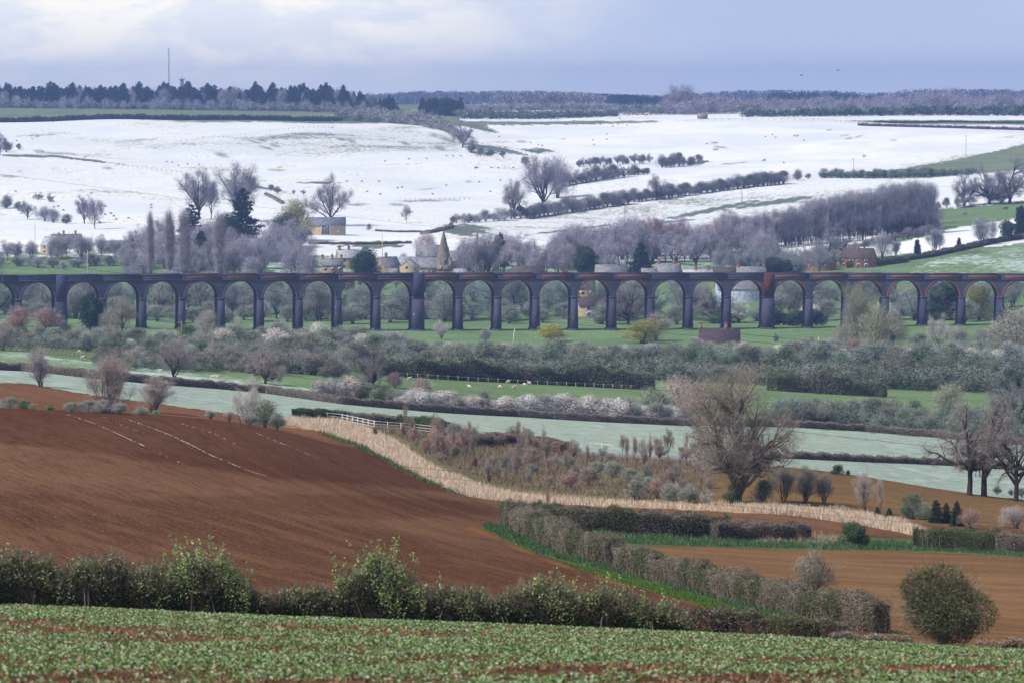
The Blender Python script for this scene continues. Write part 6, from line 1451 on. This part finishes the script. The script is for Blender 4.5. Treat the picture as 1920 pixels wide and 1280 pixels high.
# young plantation
r4 = random.Random(17)
DRYP = [(515, 793), (560, 783), (640, 790), (700, 803), (760, 830), (830, 876), (930, 912), (1100, 935), (1300, 949), (1420, 952), (1400, 970), (1200, 960), (1050, 950), (960, 945), (870, 935), (800, 905), (740, 875), (690, 845), (600, 815)]
hedge("purple brown scrub hedge at top of the young plantation", [(880, 836), (950, 833), (1010, 838), (1060, 852)], 1.5, 3, 'hedge_brown', 'near_twig', size=.10, rough=.3, color=(1.2, 1.0, 1.1), dmin=430, top=5)
for i in range(165):
    t = r4.random(); u = 680 + 660 * t; v0 = 808 + 50 * t; v1 = 838 + 120 * min(1, t * 2.2) - (15 * max(0, t - .5)); v = v0 + (v1 - v0) * r4.random()
    if (u < 760 and v > 850) or inpoly(np.array([u]), np.array([v + 4.]), DRYP)[0] or inpoly(np.array([u]), np.array([v - 4.]), DRYP)[0]: continue
    k = r4.choice(['pole', 'birch', 'pole', 'birch', 'stems', 'bush', 'brownbush']); hh = r4.uniform(26, 62) if k in ('pole', 'birch') else r4.uniform(18, 40)
    nm = 'bush' if k in ('bush', 'brownbush') else 'young_tree'
    plant(k, nm, u, v, hp=hh, label='brown bush in the rough young plantation' if nm == 'bush' else 'slender leafless sapling in the rough young plantation', cat='bush' if nm == 'bush' else 'tree', group='bushes of the young plantation' if nm == 'bush' else 'saplings of the young plantation', color=(1.0 * r4.uniform(.8, 1.25), .92, .84), wide=1.3 if nm == 'bush' else .8, dmin=380)
for u, v, h in ((703, 818, 20), (757, 818, 22), (803, 845, 18), (891, 878, 24), (932, 895, 26), (917, 905, 18)): plant('brownbush', 'young_tree', u, v, hp=h, label='young tree still holding dark copper leaves', group='copper leaved young trees', color=(.55, .22, .22), wide=.6, dmin=380)
for i, (u, v, h, wd) in enumerate([(1150, 895, 34, 1.6), (1180, 905, 32, 1.5), (1215, 925, 36, 1.4), (1255, 938, 36, 1.4), (1292, 942, 38, 1.3), (1120, 888, 26, 1.6)]): plant('bush', 'bush', u, v, hp=h, label=f'{ordn(i)} rounded clipped bush of the belt below the olive field', cat='bush', group='rounded belt below olive field', color=(1.1, 1.1, 1.0), wide=wd, dmin=380, sink=.05)
for u, v, h, k, lab, cat, c, wd in [(1238, 862, 40, 'bare', 'small bare tree beside the red signed post', 'tree', (1, .95, .9), .9), (1205, 858, 44, 'frosted', 'frosted sapling left of the red signed post', 'tree', (1, 1, 1), .9), (1470, 940, 70, 'stems', 'grey thicket of stems right of the great tree', 'bush', (.9, .92, .8), 1.1), (1510, 942, 74, 'stems', 'second grey thicket right of the great tree', 'bush', (.85, .88, .8), 1.0), (1545, 944, 60, 'stems', 'last grey thicket right of the great tree', 'bush', (.9, .9, .85), .9), (1430, 945, 50, 'bush', 'olive bush against the great tree foot', 'bush', (.8, .85, .7), 1.2), (1325, 945, 30, 'frosted', 'frosted scrub left of the great tree foot', 'bush', (1, 1, 1.05), 1.5),
    (1570, 889, 20, 'evergreen', 'small dark pine bush on the frosted field edge', 'bush', (1.2, 1.2, 1.4), 1.4), (1590, 890, 10, 'evergreen', 'tiny dark pine bush beside the other', 'bush', (1.2, 1.2, 1.4), 1.2), (1620, 962, 92, 'birch', 'leaning pale dead tree on the olive field', 'tree', (1.5, 1.4, 1.3), .8), (1650, 965, 74, 'pole', 'thin pale tree right of leaning dead tree', 'tree', (1.5, 1.4, 1.3), .8), (1712, 972, 54, 'bush_green', 'pale olive bush on the grass verge', 'bush', (1.0, .95, 1.1), 1.1), (1735, 974, 36, 'bush', 'low olive bush right of the pale one', 'bush', (.9, .95, .7), 1.2),
    (1755, 980, 46, 'pine', 'small dark pine left of pair on the verge', 'tree', (1.2, 1.2, 1.1), 1.2), (1774, 980, 40, 'pine', 'small dark pine right of pair on the verge', 'tree', (1.2, 1.2, 1.1), 1.2), (1794, 986, 50, 'pine', 'taller dark young pine on the verge', 'tree', (1.1, 1.1, 1.1), 1.0), (1622, 966, 18, 'fir', 'tiny fir at the foot of dead tree', 'tree', (1.2, 1.2, 1.1), 1.2), (1645, 970, 22, 'fir', 'second tiny fir by the dead tree', 'tree', (1.2, 1.2, 1.1), 1.2), (1667, 976, 26, 'fir', 'third small fir right of the dead tree', 'tree', (1.2, 1.2, 1.1), 1.2), (1820, 990, 40, 'brownbush', 'brown shrub before the round pale bush', 'bush', (1, .85, .8), 1.3), (1905, 990, 46, 'softtree', 'large round pale bush at right edge of verge', 'bush', (1.25, 1.2, 1.2), 1.7)]:
    plant(k, {'fir': 'fir_tree', 'pine': 'pine_tree'}.get(k, 'bare_tree' if cat == 'tree' else 'bush'), u, v, hp=h, label=lab, cat=cat, color=c, wide=wd, sink=.02, dmin=350)

# the great bare tree and the three old oaks: bigger, finer prototypes
reg_bare('great', (74,), 'bark_pale', 'twig_pale', kids=(5, 5, 4), ln=(.5, .55, .6), limbs=13, trunk=.13, trunk_n=1, first=.12, spread=.85, up=.045, wig=.13, tw=(8, .050, .0007), r0=.023, sub=.9, zmin=.3, tlo=.15)
def girth(me):
    v = np.empty(len(me.vertices) * 3, np.float32); me.vertices.foreach_get('co', v); v = v.reshape(-1, 3); return float(np.percentile(np.abs(v[:, 0]), 97))
reg_bare('old', (75, 76, 77), 'bark_dark', 'twig', kids=(5, 4, 4), limbs=8, trunk=.30, first=.35, spread=1.0, up=.02, wig=.2, tw=(6, .050, .0008), r0=.027, sub=1.0, zmin=.55, tlo=.15)
plant('great', 'bare_tree', 1384, 946, hp=268, label='great spreading bare tree with ivy foot standing before the frosted field', color=(.74, .72, .72), wide=.37 / girth(PROTO['great'][0][1][1]), rz=0, k=0)
plant('bush_green', 'ivy', 1372, 948, hp=46, label='dark green ivy clump around the foot of the great tree', cat='ivy', color=(.5, .65, .5), wide=.9)
for u, D, h, lab in ((1818, 462, 180, 'left one of three old gnarled trees at the right frame edge'), (1845, 466, 190, 'middle one of three old gnarled trees at the right frame edge'), (1905, 458, 150, 'right one of three old gnarled trees at the right frame edge')):
    plant('old', 'bare_tree', u, None, D, hp=h, label=lab, color=(.75, .72, .72), wide=.85)
row(['bush'], 'bush', [(1860, 925, 14), (1960, 935, 18)], 4, 15, '{o} low bush from left under the old gnarled trees', 'bushes under the old trees', 'bush', (.6, .65, .6), dmin=400)

# ---- near hedges
hedge("thick green hedge running right from the field corner", [(1010, 985), (1100, 996), (1200, 1003), (1300, 1008), (1360, 1010)], 2.15, 2.2, 'hedge_green', 'hedge_brown', size=.075, dens=2.6, rough=.12, dmin=200, color=(.95, .95, .9))
hedge("brownish overgrown hedge ending the corner hedge", [(1340, 1011), (1400, 1012), (1470, 1013), (1510, 1014)], 1.7, 2.2, 'hedge_brown', 'near_twig', size=.075, dens=2.4, rough=.2, dmin=200, color=(1.1, 1.0, 1.0), top=5)
plant('evergreen', 'bush', 1603, 1024, hp=50, label='square dark bush standing alone between the hedges', cat='bush', color=(1.5, 1.6, 1.1), wide=1.25, sink=.03, dmin=200)
hedge("open bottomed green hedge at right above stubble", [(1720, 1026), (1800, 1030), (1880, 1036)], 1.9, 1.8, 'hedge_green', 'leaf_green', size=.075, dens=2.3, rough=.14, dmin=200, stems=.8, color=(.85, .9, .8))
hedge("brown end of the open hedge at right frame edge", [(1875, 1036), (1960, 1042)], 1.8, 1.6, 'near_twig', None, size=.07, dens=1.8, rough=.14, dmin=200)
hedge("frosted hedge bending round the field corner", [(955, 988, 2.0), (985, 1003, 2.2), (1030, 1023, 2.1), (1075, 1042, 2.0), (1150, 1063, 2.0)], 2.0, 2.0, 'near_twig', 'hedge_green', size=.06, dens=2.4, rough=.25, dmin=200, stems=.9, color=(.95, .98, .92))
hedge("long clipped hedge with pale stems slanting across the stubble edge", [(1165, 1068), (1230, 1088), (1300, 1105), (1380, 1127), (1460, 1150), (1560, 1170), (1650, 1186)], 1.75, 1.6, 'near_twig', 'hedge_green', size=.055, dens=2.1, rough=.2, dmin=180, stems=1.5, color=(.88, .90, .82))
plant('softtree', 'bare_tree', 1525, 1128, hp=108, label='small fuzzy grey willow growing out of the slanting hedge', color=(.75, .76, .60), wide=.95, dmin=180)
def leafy_near(key, seed, n, L, W, mat, twm, ntw):
    P, d, rng = lump(seed, n, lumps=10, inner=.62, narrow=1.05); V, Q = shards(P, d * .5 + rng.normal(0, .7, P.shape), L * rng.uniform(.5, 1.5, n), W * rng.uniform(.5, 1.3, n), rng, .4)
    P2, d2, _ = lump(seed + 1, ntw, lumps=14, inner=.75, narrow=1.1); V2, Q2 = shards(P2, d2 + np.array([0, 0, .5]) + rng.normal(0, .3, P2.shape), .10 * rng.uniform(.4, 1.3, ntw), .0028, rng, .3)
    mb = MB()
    for i in range(5): a = i * 1.3; mb.tube([(.02 * math.cos(a), .02 * math.sin(a), -.03), (.06 * math.cos(a), .06 * math.sin(a), .2), (.22 * math.cos(a), .22 * math.sin(a), .7)], [.022, .017, .006], 6, False)
    reg(key, [('crown', mesh_np('crown', V, [Q], M[mat])), ('twigs', mesh_np('twigs', V2, [Q2], M[twm])), ('trunk', mb.build('trunk', M['bark_dark']))])
leafy_near('bigbush', 181, 34000, .020, .010, 'hedge_green', 'near_twig', 9000)
plant('bigbush', 'bush', 1768, 1210, hp=158, label='big rounded olive bush standing by itself near the field edge', cat='bush', color=(.95, 1.0, .80), wide=1.25, sink=.02, dmin=140)

# foreground hedge: ragged, spring leaves over dark twigs; several stretches, each its own shrub line
def foot(u):
    return float(np.interp(u, [-100, 0, 480, 960, 1300, 1440, 1920], [1138, 1142, 1163, 1180, 1194, 1200, 1228]))
def near_hedge(label, u0, u1, tops, leafy, w=2.0, dark=.5, seed=0, leaf='near_leaf', group='stretches of the near hedge', D=136.5):
    """tops: [(u, photo row of the top)]"""
    rng = np.random.default_rng(seed + 900); us = np.linspace(u0, u1, max(6, int((u1 - u0) / 12)))
    W = np.array([at(u, D) for u in us]); tv = np.interp(us, [t[0] for t in tops], [t[1] for t in tops])
    hs = np.array([CZ + slopes(u, v)[1] * D - p[2] for u, v, p in zip(us, tv, W)])
    org = W.mean(0); seg = np.r_[0, np.cumsum(np.hypot(*np.diff(W[:, :2], axis=0).T))]; Lh = seg[-1]
    r = bpy.data.objects.new("hedge", None); COL.objects.link(r); r.location = org; tag(r, label, "hedge", group)
    area = Lh * (2 * hs.mean() + w)
    def pts(n, zlo, zhi, wid=1.0, shell=True):
        s = rng.uniform(0, Lh, n); x = np.interp(s, seg, W[:, 0]); y = np.interp(s, seg, W[:, 1]); h = np.interp(s, seg, hs)
        h = h * (1 + .07 * np.sin(s * 2.3 + seed) + .06 * np.sin(s * 5.1 + seed * 2) + .04 * np.sin(s * 11.0))
        z = rng.uniform(zlo, zhi, n); prof = np.sqrt(np.clip(1 - (np.clip(z, 0, 1.1) * .93) ** 4, .02, 1)) * (.75 + .25 * np.sin(np.clip(z, 0, 1) * PI))
        e = (np.where(rng.uniform(size=n) < .5, -1, 1) * rng.uniform(.6, 1.05, n) if shell else rng.uniform(-1, 1, n)) * prof * w / 2 * wid * (1 + .15 * np.sin(s * 3.1 + z * 6))
        return np.stack([x, y + e, H(x, y + e) + z * h], -1), e, z, s
    # core
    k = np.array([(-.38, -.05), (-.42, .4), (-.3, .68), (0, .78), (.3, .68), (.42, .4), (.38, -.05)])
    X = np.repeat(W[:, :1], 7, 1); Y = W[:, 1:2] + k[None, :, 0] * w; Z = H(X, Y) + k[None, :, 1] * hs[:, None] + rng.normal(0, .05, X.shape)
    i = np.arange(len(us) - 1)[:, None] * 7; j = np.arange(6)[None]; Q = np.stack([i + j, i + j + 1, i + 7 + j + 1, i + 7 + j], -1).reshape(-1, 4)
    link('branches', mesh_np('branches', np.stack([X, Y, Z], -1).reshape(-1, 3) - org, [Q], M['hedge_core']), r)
    # inner leaves low down, the hedge's shade put into their dark colour
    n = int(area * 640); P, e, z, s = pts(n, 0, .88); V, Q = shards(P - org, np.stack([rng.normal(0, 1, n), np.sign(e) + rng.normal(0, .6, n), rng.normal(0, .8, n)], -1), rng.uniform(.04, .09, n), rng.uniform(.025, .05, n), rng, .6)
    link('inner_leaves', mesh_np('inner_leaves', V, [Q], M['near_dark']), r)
    # twigs
    n = int(area * 260); P, e, z, s = pts(n, .42, 1.02); V, Q = shards(P - org, np.stack([rng.normal(0, .5, n), rng.normal(0, .5, n) + np.sign(e) * .3, rng.uniform(.2, 1.2, n)], -1), rng.uniform(.12, .40, n), rng.uniform(.008, .016, n), rng, .3)
    link('twigs', mesh_np('twigs', V, [Q], M['near_twig']), r)
    # outer leaves, patchy
    n = int(area * 640 * leafy); P, e, z, s = pts(n, .05, 1.0); keep = (np.sin(s * 1.7 + seed) + np.sin(s * 4.1 + z * 5 + seed) + rng.normal(0, .9, n) + (z - .6) * 3.6) > .1
    P, e = P[keep], e[keep]; n = len(P); V, Q = shards(P - org, np.stack([rng.normal(0, .8, n), np.sign(e) * .5 + rng.normal(0, .6, n), rng.normal(.3, .7, n)], -1), rng.uniform(.04, .085, n), rng.uniform(.03, .055, n), rng, .6, np.stack([rng.normal(0, .5, n), np.sign(e) + rng.normal(0, .5, n), rng.normal(.7, .5, n)], -1))
    link('leaves', mesh_np('leaves', V, [Q], M[leaf]), r)
    # upright shoots with leaves at the top
    ns = int(Lh * (11 if leafy > .8 else 7)); SP = []; SD = []; mb = MB()
    for q in range(ns):
        s0 = rng.uniform(0, Lh); x = np.interp(s0, seg, W[:, 0]); y = np.interp(s0, seg, W[:, 1]) + rng.uniform(-.35, .35) * w; h = np.interp(s0, seg, hs); z0 = float(H(x, y)) + h * .6
        Ls = h * rng.uniform(.35, .72) * (1.15 if leafy > .8 else .8); lx, ly = rng.normal(0, .3, 2); P0 = np.array([x, y, z0]) - org
        tip = P0 + np.array([lx * Ls, ly * Ls, Ls]); mb.tube([P0, (P0 + tip) / 2 + rng.normal(0, .02, 3), tip], [.012, .009, .004], 3, False)
        m = int(26 * leafy) + 3; t = rng.uniform(.3, 1.02, m); SP.append(P0 + (tip - P0) * t[:, None] + rng.normal(0, .035, (m, 3))); SD.append(rng.normal(0, 1, (m, 3)) + [0, 0, .5])
    link('shoots', mb.build('shoots', M['near_twig']), r)
    for q in range(int(min(24, Lh * 1.1))):
        s0 = rng.uniform(0, Lh); x = np.interp(s0, seg, W[:, 0]); y = np.interp(s0, seg, W[:, 1]) - w * .46; h = np.interp(s0, seg, hs); P0 = np.array([x, y, float(H(x, y)) - .1]) - org; l_ = rng.normal(0, .25)
        mb = MB().tube([P0, P0 + [l_ * .3 * h, .05, h * .4], P0 + [l_ * h, .25, h * .8]], [.03, .022, .01], 5, False); link('stem', mb.build('stem', M['bark_pale'] if q % 3 == 0 else M['bark_dark']), r)
    SP = np.concatenate(SP); SD = np.concatenate(SD); V, Q = shards(SP, SD, rng.uniform(.05, .095, len(SP)), rng.uniform(.035, .06, len(SP)), rng, .7)
    link('shoot_leaves', mesh_np('shoot_leaves', V, [Q], M[leaf]), r)
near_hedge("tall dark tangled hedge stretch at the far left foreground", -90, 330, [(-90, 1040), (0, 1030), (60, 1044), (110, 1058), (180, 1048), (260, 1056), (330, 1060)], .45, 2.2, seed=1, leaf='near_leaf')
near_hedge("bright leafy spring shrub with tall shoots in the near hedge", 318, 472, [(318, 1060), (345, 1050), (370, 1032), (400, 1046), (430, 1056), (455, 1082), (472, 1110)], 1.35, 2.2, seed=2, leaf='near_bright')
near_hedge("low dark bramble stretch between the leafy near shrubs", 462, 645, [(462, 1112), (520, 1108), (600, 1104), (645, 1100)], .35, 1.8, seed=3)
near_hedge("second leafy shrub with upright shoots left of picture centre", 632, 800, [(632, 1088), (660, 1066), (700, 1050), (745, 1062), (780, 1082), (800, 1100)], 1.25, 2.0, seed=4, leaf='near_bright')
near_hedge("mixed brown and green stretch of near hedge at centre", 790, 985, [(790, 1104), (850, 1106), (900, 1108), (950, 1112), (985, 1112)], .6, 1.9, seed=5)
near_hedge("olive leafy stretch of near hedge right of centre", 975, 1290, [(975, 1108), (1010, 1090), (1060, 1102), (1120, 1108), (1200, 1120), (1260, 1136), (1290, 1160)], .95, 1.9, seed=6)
plant('stems', 'bush', 990, None, 139, hp=110, label='wispy sapling rising above the near hedge at centre', cat='bush', color=(1, 1.05, .8), wide=.6); plant('stems', 'bush', 1060, None, 139, hp=92, label='second wispy sapling above the near hedge', cat='bush', color=(1, 1.05, .8), wide=.6)
hedge("clipped dark box shaped hedge piece right of the leafy near hedge", [(1296, 0), (1350, 0), (1418, 0)], 1.25, 1.5, 'hedge_brown', 'near_dark', size=.05, dens=2.2, rough=.07, D=139, group='stretches of the near hedge', color=(.75, .68, .62))
hedge("clipped green topped hedge piece left of the big rounded bush", [(1440, 0), (1520, 0), (1580, 0)], 1.15, 1.5, 'hedge_brown', 'hedge_green', size=.05, dens=2.2, rough=.08, D=143, group='stretches of the near hedge', color=(.95, .92, .85))
hedge("low frosted bramble before the big rounded bush", [(1570, 0), (1640, 0), (1700, 0)], .6, 1.2, 'near_twig', 'hedge_green', size=.05, dens=1.6, rough=.3, D=140, top=8)
hedge("low dead weeds along the field edge at right", [(1840, 0), (1900, 0), (1990, 0)], .5, 1.0, 'near_twig', None, size=.05, dens=1.2, rough=.35, D=137, top=14, color=(1.3, 1.1, 1))

# ------------------------------------------------------------------ grass and crop
def tufts(name, label, polys, n, Lh, Wd, mat, dr, spread=.35, seed=1, color=None, cat='grass', lean=(0, 0)):
    rng = np.random.default_rng(seed); PX = []; PY = []; need = n
    P = np.array(polys, float); u0, v0 = P.min(0); u1, v1 = P.max(0)
    # sample in plan: take photo-outline corners to the ground, then fill the plan polygon evenly
    G = np.array([hit(a, b, dr)[:2] for a, b in polys]); x0, y0 = G.min(0); x1, y1 = G.max(0)
    while need > 0:
        X = rng.uniform(x0, x1, need * 4); Y = rng.uniform(y0, y1, need * 4); k = inpoly(X, Y, G); PX.append(X[k]); PY.append(Y[k]); need -= k.sum()
        if len(PX) > 60: break
    X = np.concatenate(PX)[:n]; Y = np.concatenate(PY)[:n]; n = len(X); Z = H(X, Y) - .03
    cl = .78 + .22 * np.sin(X / .9 + Y / 1.7) + .16 * np.sin(X / 2.3 - Y / 1.1 + 1) + .10 * np.sin(X * 3.1 + Y)
    V, Q = shards(np.stack([X, Y, Z], -1), np.array([lean[0], lean[1], 1.]) + rng.normal(0, spread, (n, 3)), Lh * np.clip(cl, .35, 1.3) * rng.uniform(.5, 1.35, n), Wd * rng.uniform(.6, 1.4, n), rng, .25)
    org = np.array([X.mean(), Y.mean(), Z.mean()]); o = link(name, mesh_np(name, V - org, [Q], M[mat]), None, org, color); tag(o, label, cat, None, 'stuff')
tufts('dry_grass', "strip of tall pale dry grass along the ploughed field edge", [(515, 793), (560, 783), (640, 790), (700, 809), (760, 840), (830, 886), (930, 920), (1100, 939), (1300, 949), (1420, 953), (1400, 960), (1200, 951), (1050, 945), (960, 941), (870, 929), (800, 899), (740, 869), (690, 839), (600, 809)], 60000, .75, .05, 'grass_dry', 330, .30, 3)
tufts('dry_grass', "strip of pale dry grass sweeping to the right hedge", [(1380, 951), (1480, 953), (1600, 963), (1690, 979), (1746, 1007), (1620, 985), (1500, 967), (1400, 960)], 28000, .70, .05, 'grass_dry', 300, .30, 4)
tufts('wild_grass', "rough frosted grass and weeds in the young plantation", [(650, 790), (860, 806), (1000, 842), (1150, 856), (1320, 868), (1325, 944), (1100, 930), (940, 908), (830, 868), (740, 815)], 42000, .75, .055, 'near_twig', 380, .35, 5, (1.15, 1.12, .95))
tufts('green_grass', "frosted green grass margin below the bending hedge", [(905, 986), (945, 984), (1000, 1008), (1080, 1045), (1160, 1066), (1300, 1108), (1460, 1152), (1560, 1178), (1480, 1170), (1340, 1122), (1200, 1084), (1100, 1060), (1000, 1034), (940, 1006)], 26000, .42, .045, 'grass_green', 180, .5, 6)
tufts('green_grass', "green frosted verge between corner hedge and stubble", [(1110, 998), (1400, 1008), (1600, 1012), (1740, 1020), (1920, 1030), (2000, 1040), (1920, 1044), (1740, 1032), (1400, 1025), (1180, 1018)], 26000, .45, .05, 'grass_green', 180, .5, 7)
tufts('dead_grass', "pale dead grass fringe under the brown overgrown hedge", [(1390, 1000), (1500, 1006), (1600, 1008), (1590, 1022), (1420, 1018)], 6000, .6, .03, 'near_twig', 180, .5, 8, (2.0, 1.9, 1.8))
tufts('green_grass', "short bright turf on the field side of the bending hedge margin", [(903, 990), (930, 1000), (960, 1018), (1040, 1050), (1160, 1090), (1300, 1130), (1460, 1180), (1480, 1172), (1340, 1124), (1200, 1086), (1100, 1062), (1000, 1036), (940, 1008), (915, 990)], 22000, .16, .05, 'leaf_green', 180, .6, 16, (1.0, 1.15, .7))
tufts('weeds', "green weeds along the lower edge of the pale grass", [(600, 808), (690, 838), (740, 868), (800, 898), (870, 928), (880, 934), (800, 905), (735, 874), (680, 844), (595, 812)], 2600, .45, .10, 'leaf_green', 300, .5, 9, (1.1, 1.0, 1.2))

def crop():
    rng = np.random.default_rng(77); n = 80000
    D = 52 + (134 - 52) * rng.uniform(0, 1, n) ** .75; S = rng.uniform(-.165, .165, n); X = S * D; Y = D
    c = np.sin(X / 1.9 + Y / 3.1) + np.sin(X / .8 - Y / 1.7 + 1) + .8 * np.sin(X / 4.6 + 2 - Y / 6.5) + rng.normal(0, 1.0, n)
    edge = np.clip((D - 118) / 16, 0, 1)
    k = c > (-.05 + 1.0 * edge); X, Y = X[k], Y[k]; n = len(X); Z = H(X, Y)
    lv = 6; Z = Z + rng.uniform(0, .06, n); P = np.repeat(np.stack([X, Y, Z], -1), lv, 0); m = n * lv
    sz = np.repeat(rng.uniform(.55, 1.35, n), lv)
    a = np.tile(np.arange(lv) * 6.283 / lv, n) + np.repeat(rng.uniform(0, 6.28, n), lv) + rng.normal(0, .3, m)
    tilt = rng.uniform(.35, 1.25, m); out = np.stack([np.cos(a) * np.cos(tilt), np.sin(a) * np.cos(tilt), np.sin(tilt)], -1)
    side = np.stack([-np.sin(a), np.cos(a), rng.normal(0, .25, m)], -1); L = .10 * sz * rng.uniform(.6, 1.3, m); Wd = .043 * sz * rng.uniform(.7, 1.3, m)
    b = P + out * (L * .25)[:, None]; mid = P + out * (L * .68)[:, None]; tip = P + out * L[:, None] + np.array([0, 0, -1.]) * (L * .28)[:, None]
    V = np.stack([b - side * (Wd * .18)[:, None], b + side * (Wd * .18)[:, None], mid + side * (Wd * .55)[:, None], mid - side * (Wd * .55)[:, None], tip + side * (Wd * .22)[:, None], tip - side * (Wd * .22)[:, None]], 1).reshape(-1, 3)
    i = np.arange(m)[:, None] * 6; Q = np.concatenate([i + np.array([[0, 1, 2, 3]]), i + np.array([[3, 2, 4, 5]])])
    org = np.array([0, 90, 86.]); o = link("crop_leaves", mesh_np("crop_leaves", V - org, [Q], M['crop_leaf']), None, org)
    tag(o, "pale green leafy crop covering the nearest field", "crop", None, "stuff")
crop()
def litter():
    rng = np.random.default_rng(5); n = 26000; D = 52 + 84 * rng.uniform(0, 1, n) ** .8; S = rng.uniform(-.165, .165, n); X = S * D; Z = H(X, D) + rng.uniform(0, .03, n)
    V, Q = shards(np.stack([X, D, Z], -1), rng.normal(0, 1, (n, 3)) + [0, 0, .4], rng.uniform(.05, .13, n), rng.uniform(.02, .06, n), rng, .6); org = np.array([0, 90, 86.])
    o = link("dead_leaves", mesh_np("dead_leaves", V - org, [Q], M['litter']), None, org); tag(o, "brown dead leaves and clods lying between the crop plants", "leaf litter", None, "stuff")
litter()

# snow lying in the drill tramlines, birds
def tramline(label, pts, w=.10, gaps=.45):
    rng = np.random.default_rng(int(pts[0][0])); W = np.array([hit(*p) for p in pts]); seg = np.r_[0, np.cumsum(np.hypot(*np.diff(W[:, :2], axis=0).T))]
    s = np.arange(0, seg[-1], .5); V = []; Q = []
    org = W.mean(0)
    for k, a in enumerate(s[:-1]):
        if rng.uniform() < gaps: continue
        ln = rng.uniform(.35, .9); ww = w * rng.uniform(.3, 1.1); j = rng.normal(0, .03); x0, y0 = np.interp(a, seg, W[:, 0]) + j, np.interp(a, seg, W[:, 1]); x1, y1 = np.interp(a + ln, seg, W[:, 0]) + j, np.interp(a + ln, seg, W[:, 1])
        b = len(V) ; V += [(x0 - ww, y0), (x0 + ww, y0), (x1 + ww, y1), (x1 - ww, y1)]; Q.append((b, b + 1, b + 2, b + 3))
    V = np.array(V); Z = H(V[:, 0], V[:, 1]) + .035; V = np.c_[V, Z] - org
    o = link("snow_streak", mesh_np("snow_streak", V, [np.array(Q)], M['snowroof']), None, org); tag(o, label, "snow", None, "stuff")
tramline("long snow filled drill line across the dark plough slope", [(232, 784), (330, 820), (400, 855), (460, 880), (500, 893)], .05, .45)
tramline("snow filled drill line at the left of the dark slope", [(125, 777), (180, 795), (240, 822), (278, 839)], .045, .5)
tramline("faint snow line continuing the left drill line", [(285, 842), (320, 860), (360, 876)], .03, .8)
tramline("snow filled drill line right of the long one", [(340, 794), (400, 812), (440, 832)], .04, .65)
tramline("snow specks in the furthest drill line", [(470, 808), (520, 828), (570, 848), (598, 860)], .045, .55)
tramline("short snow specks between the drill lines", [(190, 780), (230, 798), (270, 812)], .03, .8)
tramline("faint snow specks low on the dark slope", [(520, 872), (560, 888), (590, 898)], .03, .85)
tramline("short snow streak on the lower plough", [(578, 930), (620, 936), (660, 943)], .04, .65)
def bird(u, v, D, label):
    a, b = slopes(u, v); m = MB(); m.tube([(-.25, 0, 0), (0, 0, 0), (.3, 0, .02)], [.03, .09, .02], 5); m.add([(.05, 0, 0), (-.12, 0, 0), (-.2, .35, .22), (-.1, .75, .12)], [(0, 1, 2, 3)]); m.add([(.05, 0, 0), (-.12, 0, 0), (-.2, -.35, .22), (-.1, -.75, .12)], [(0, 3, 2, 1)])
    o = link("bird", m.build("bird", M['hide']), None, (a * D, D, CZ + b * D)); o.rotation_euler = (0, .2, .5); tag(o, label, "bird")
bird(1571, 133, 900, "small dark bird flying in the sky at upper right"); bird(1503, 142, 1000, "smaller bird flying left of the other one")
# farm track
W_ = np.array([hit(*p) for p in [(1070, 846), (1150, 850), (1230, 855), (1300, 860)]])
nn = np.array([hit(*p) for p in [(1072, 853), (1150, 857), (1230, 862), (1300, 866)]])
tv = np.concatenate([W_, nn]); tv[:, 2] = H(tv[:, 0], tv[:, 1]) + .05
o = link("farm_track", mesh_np("farm_track", tv, [np.array([(0, 1, 5, 4), (1, 2, 6, 5), (2, 3, 7, 6)])], M['asphalt'])); o["kind"] = "structure"
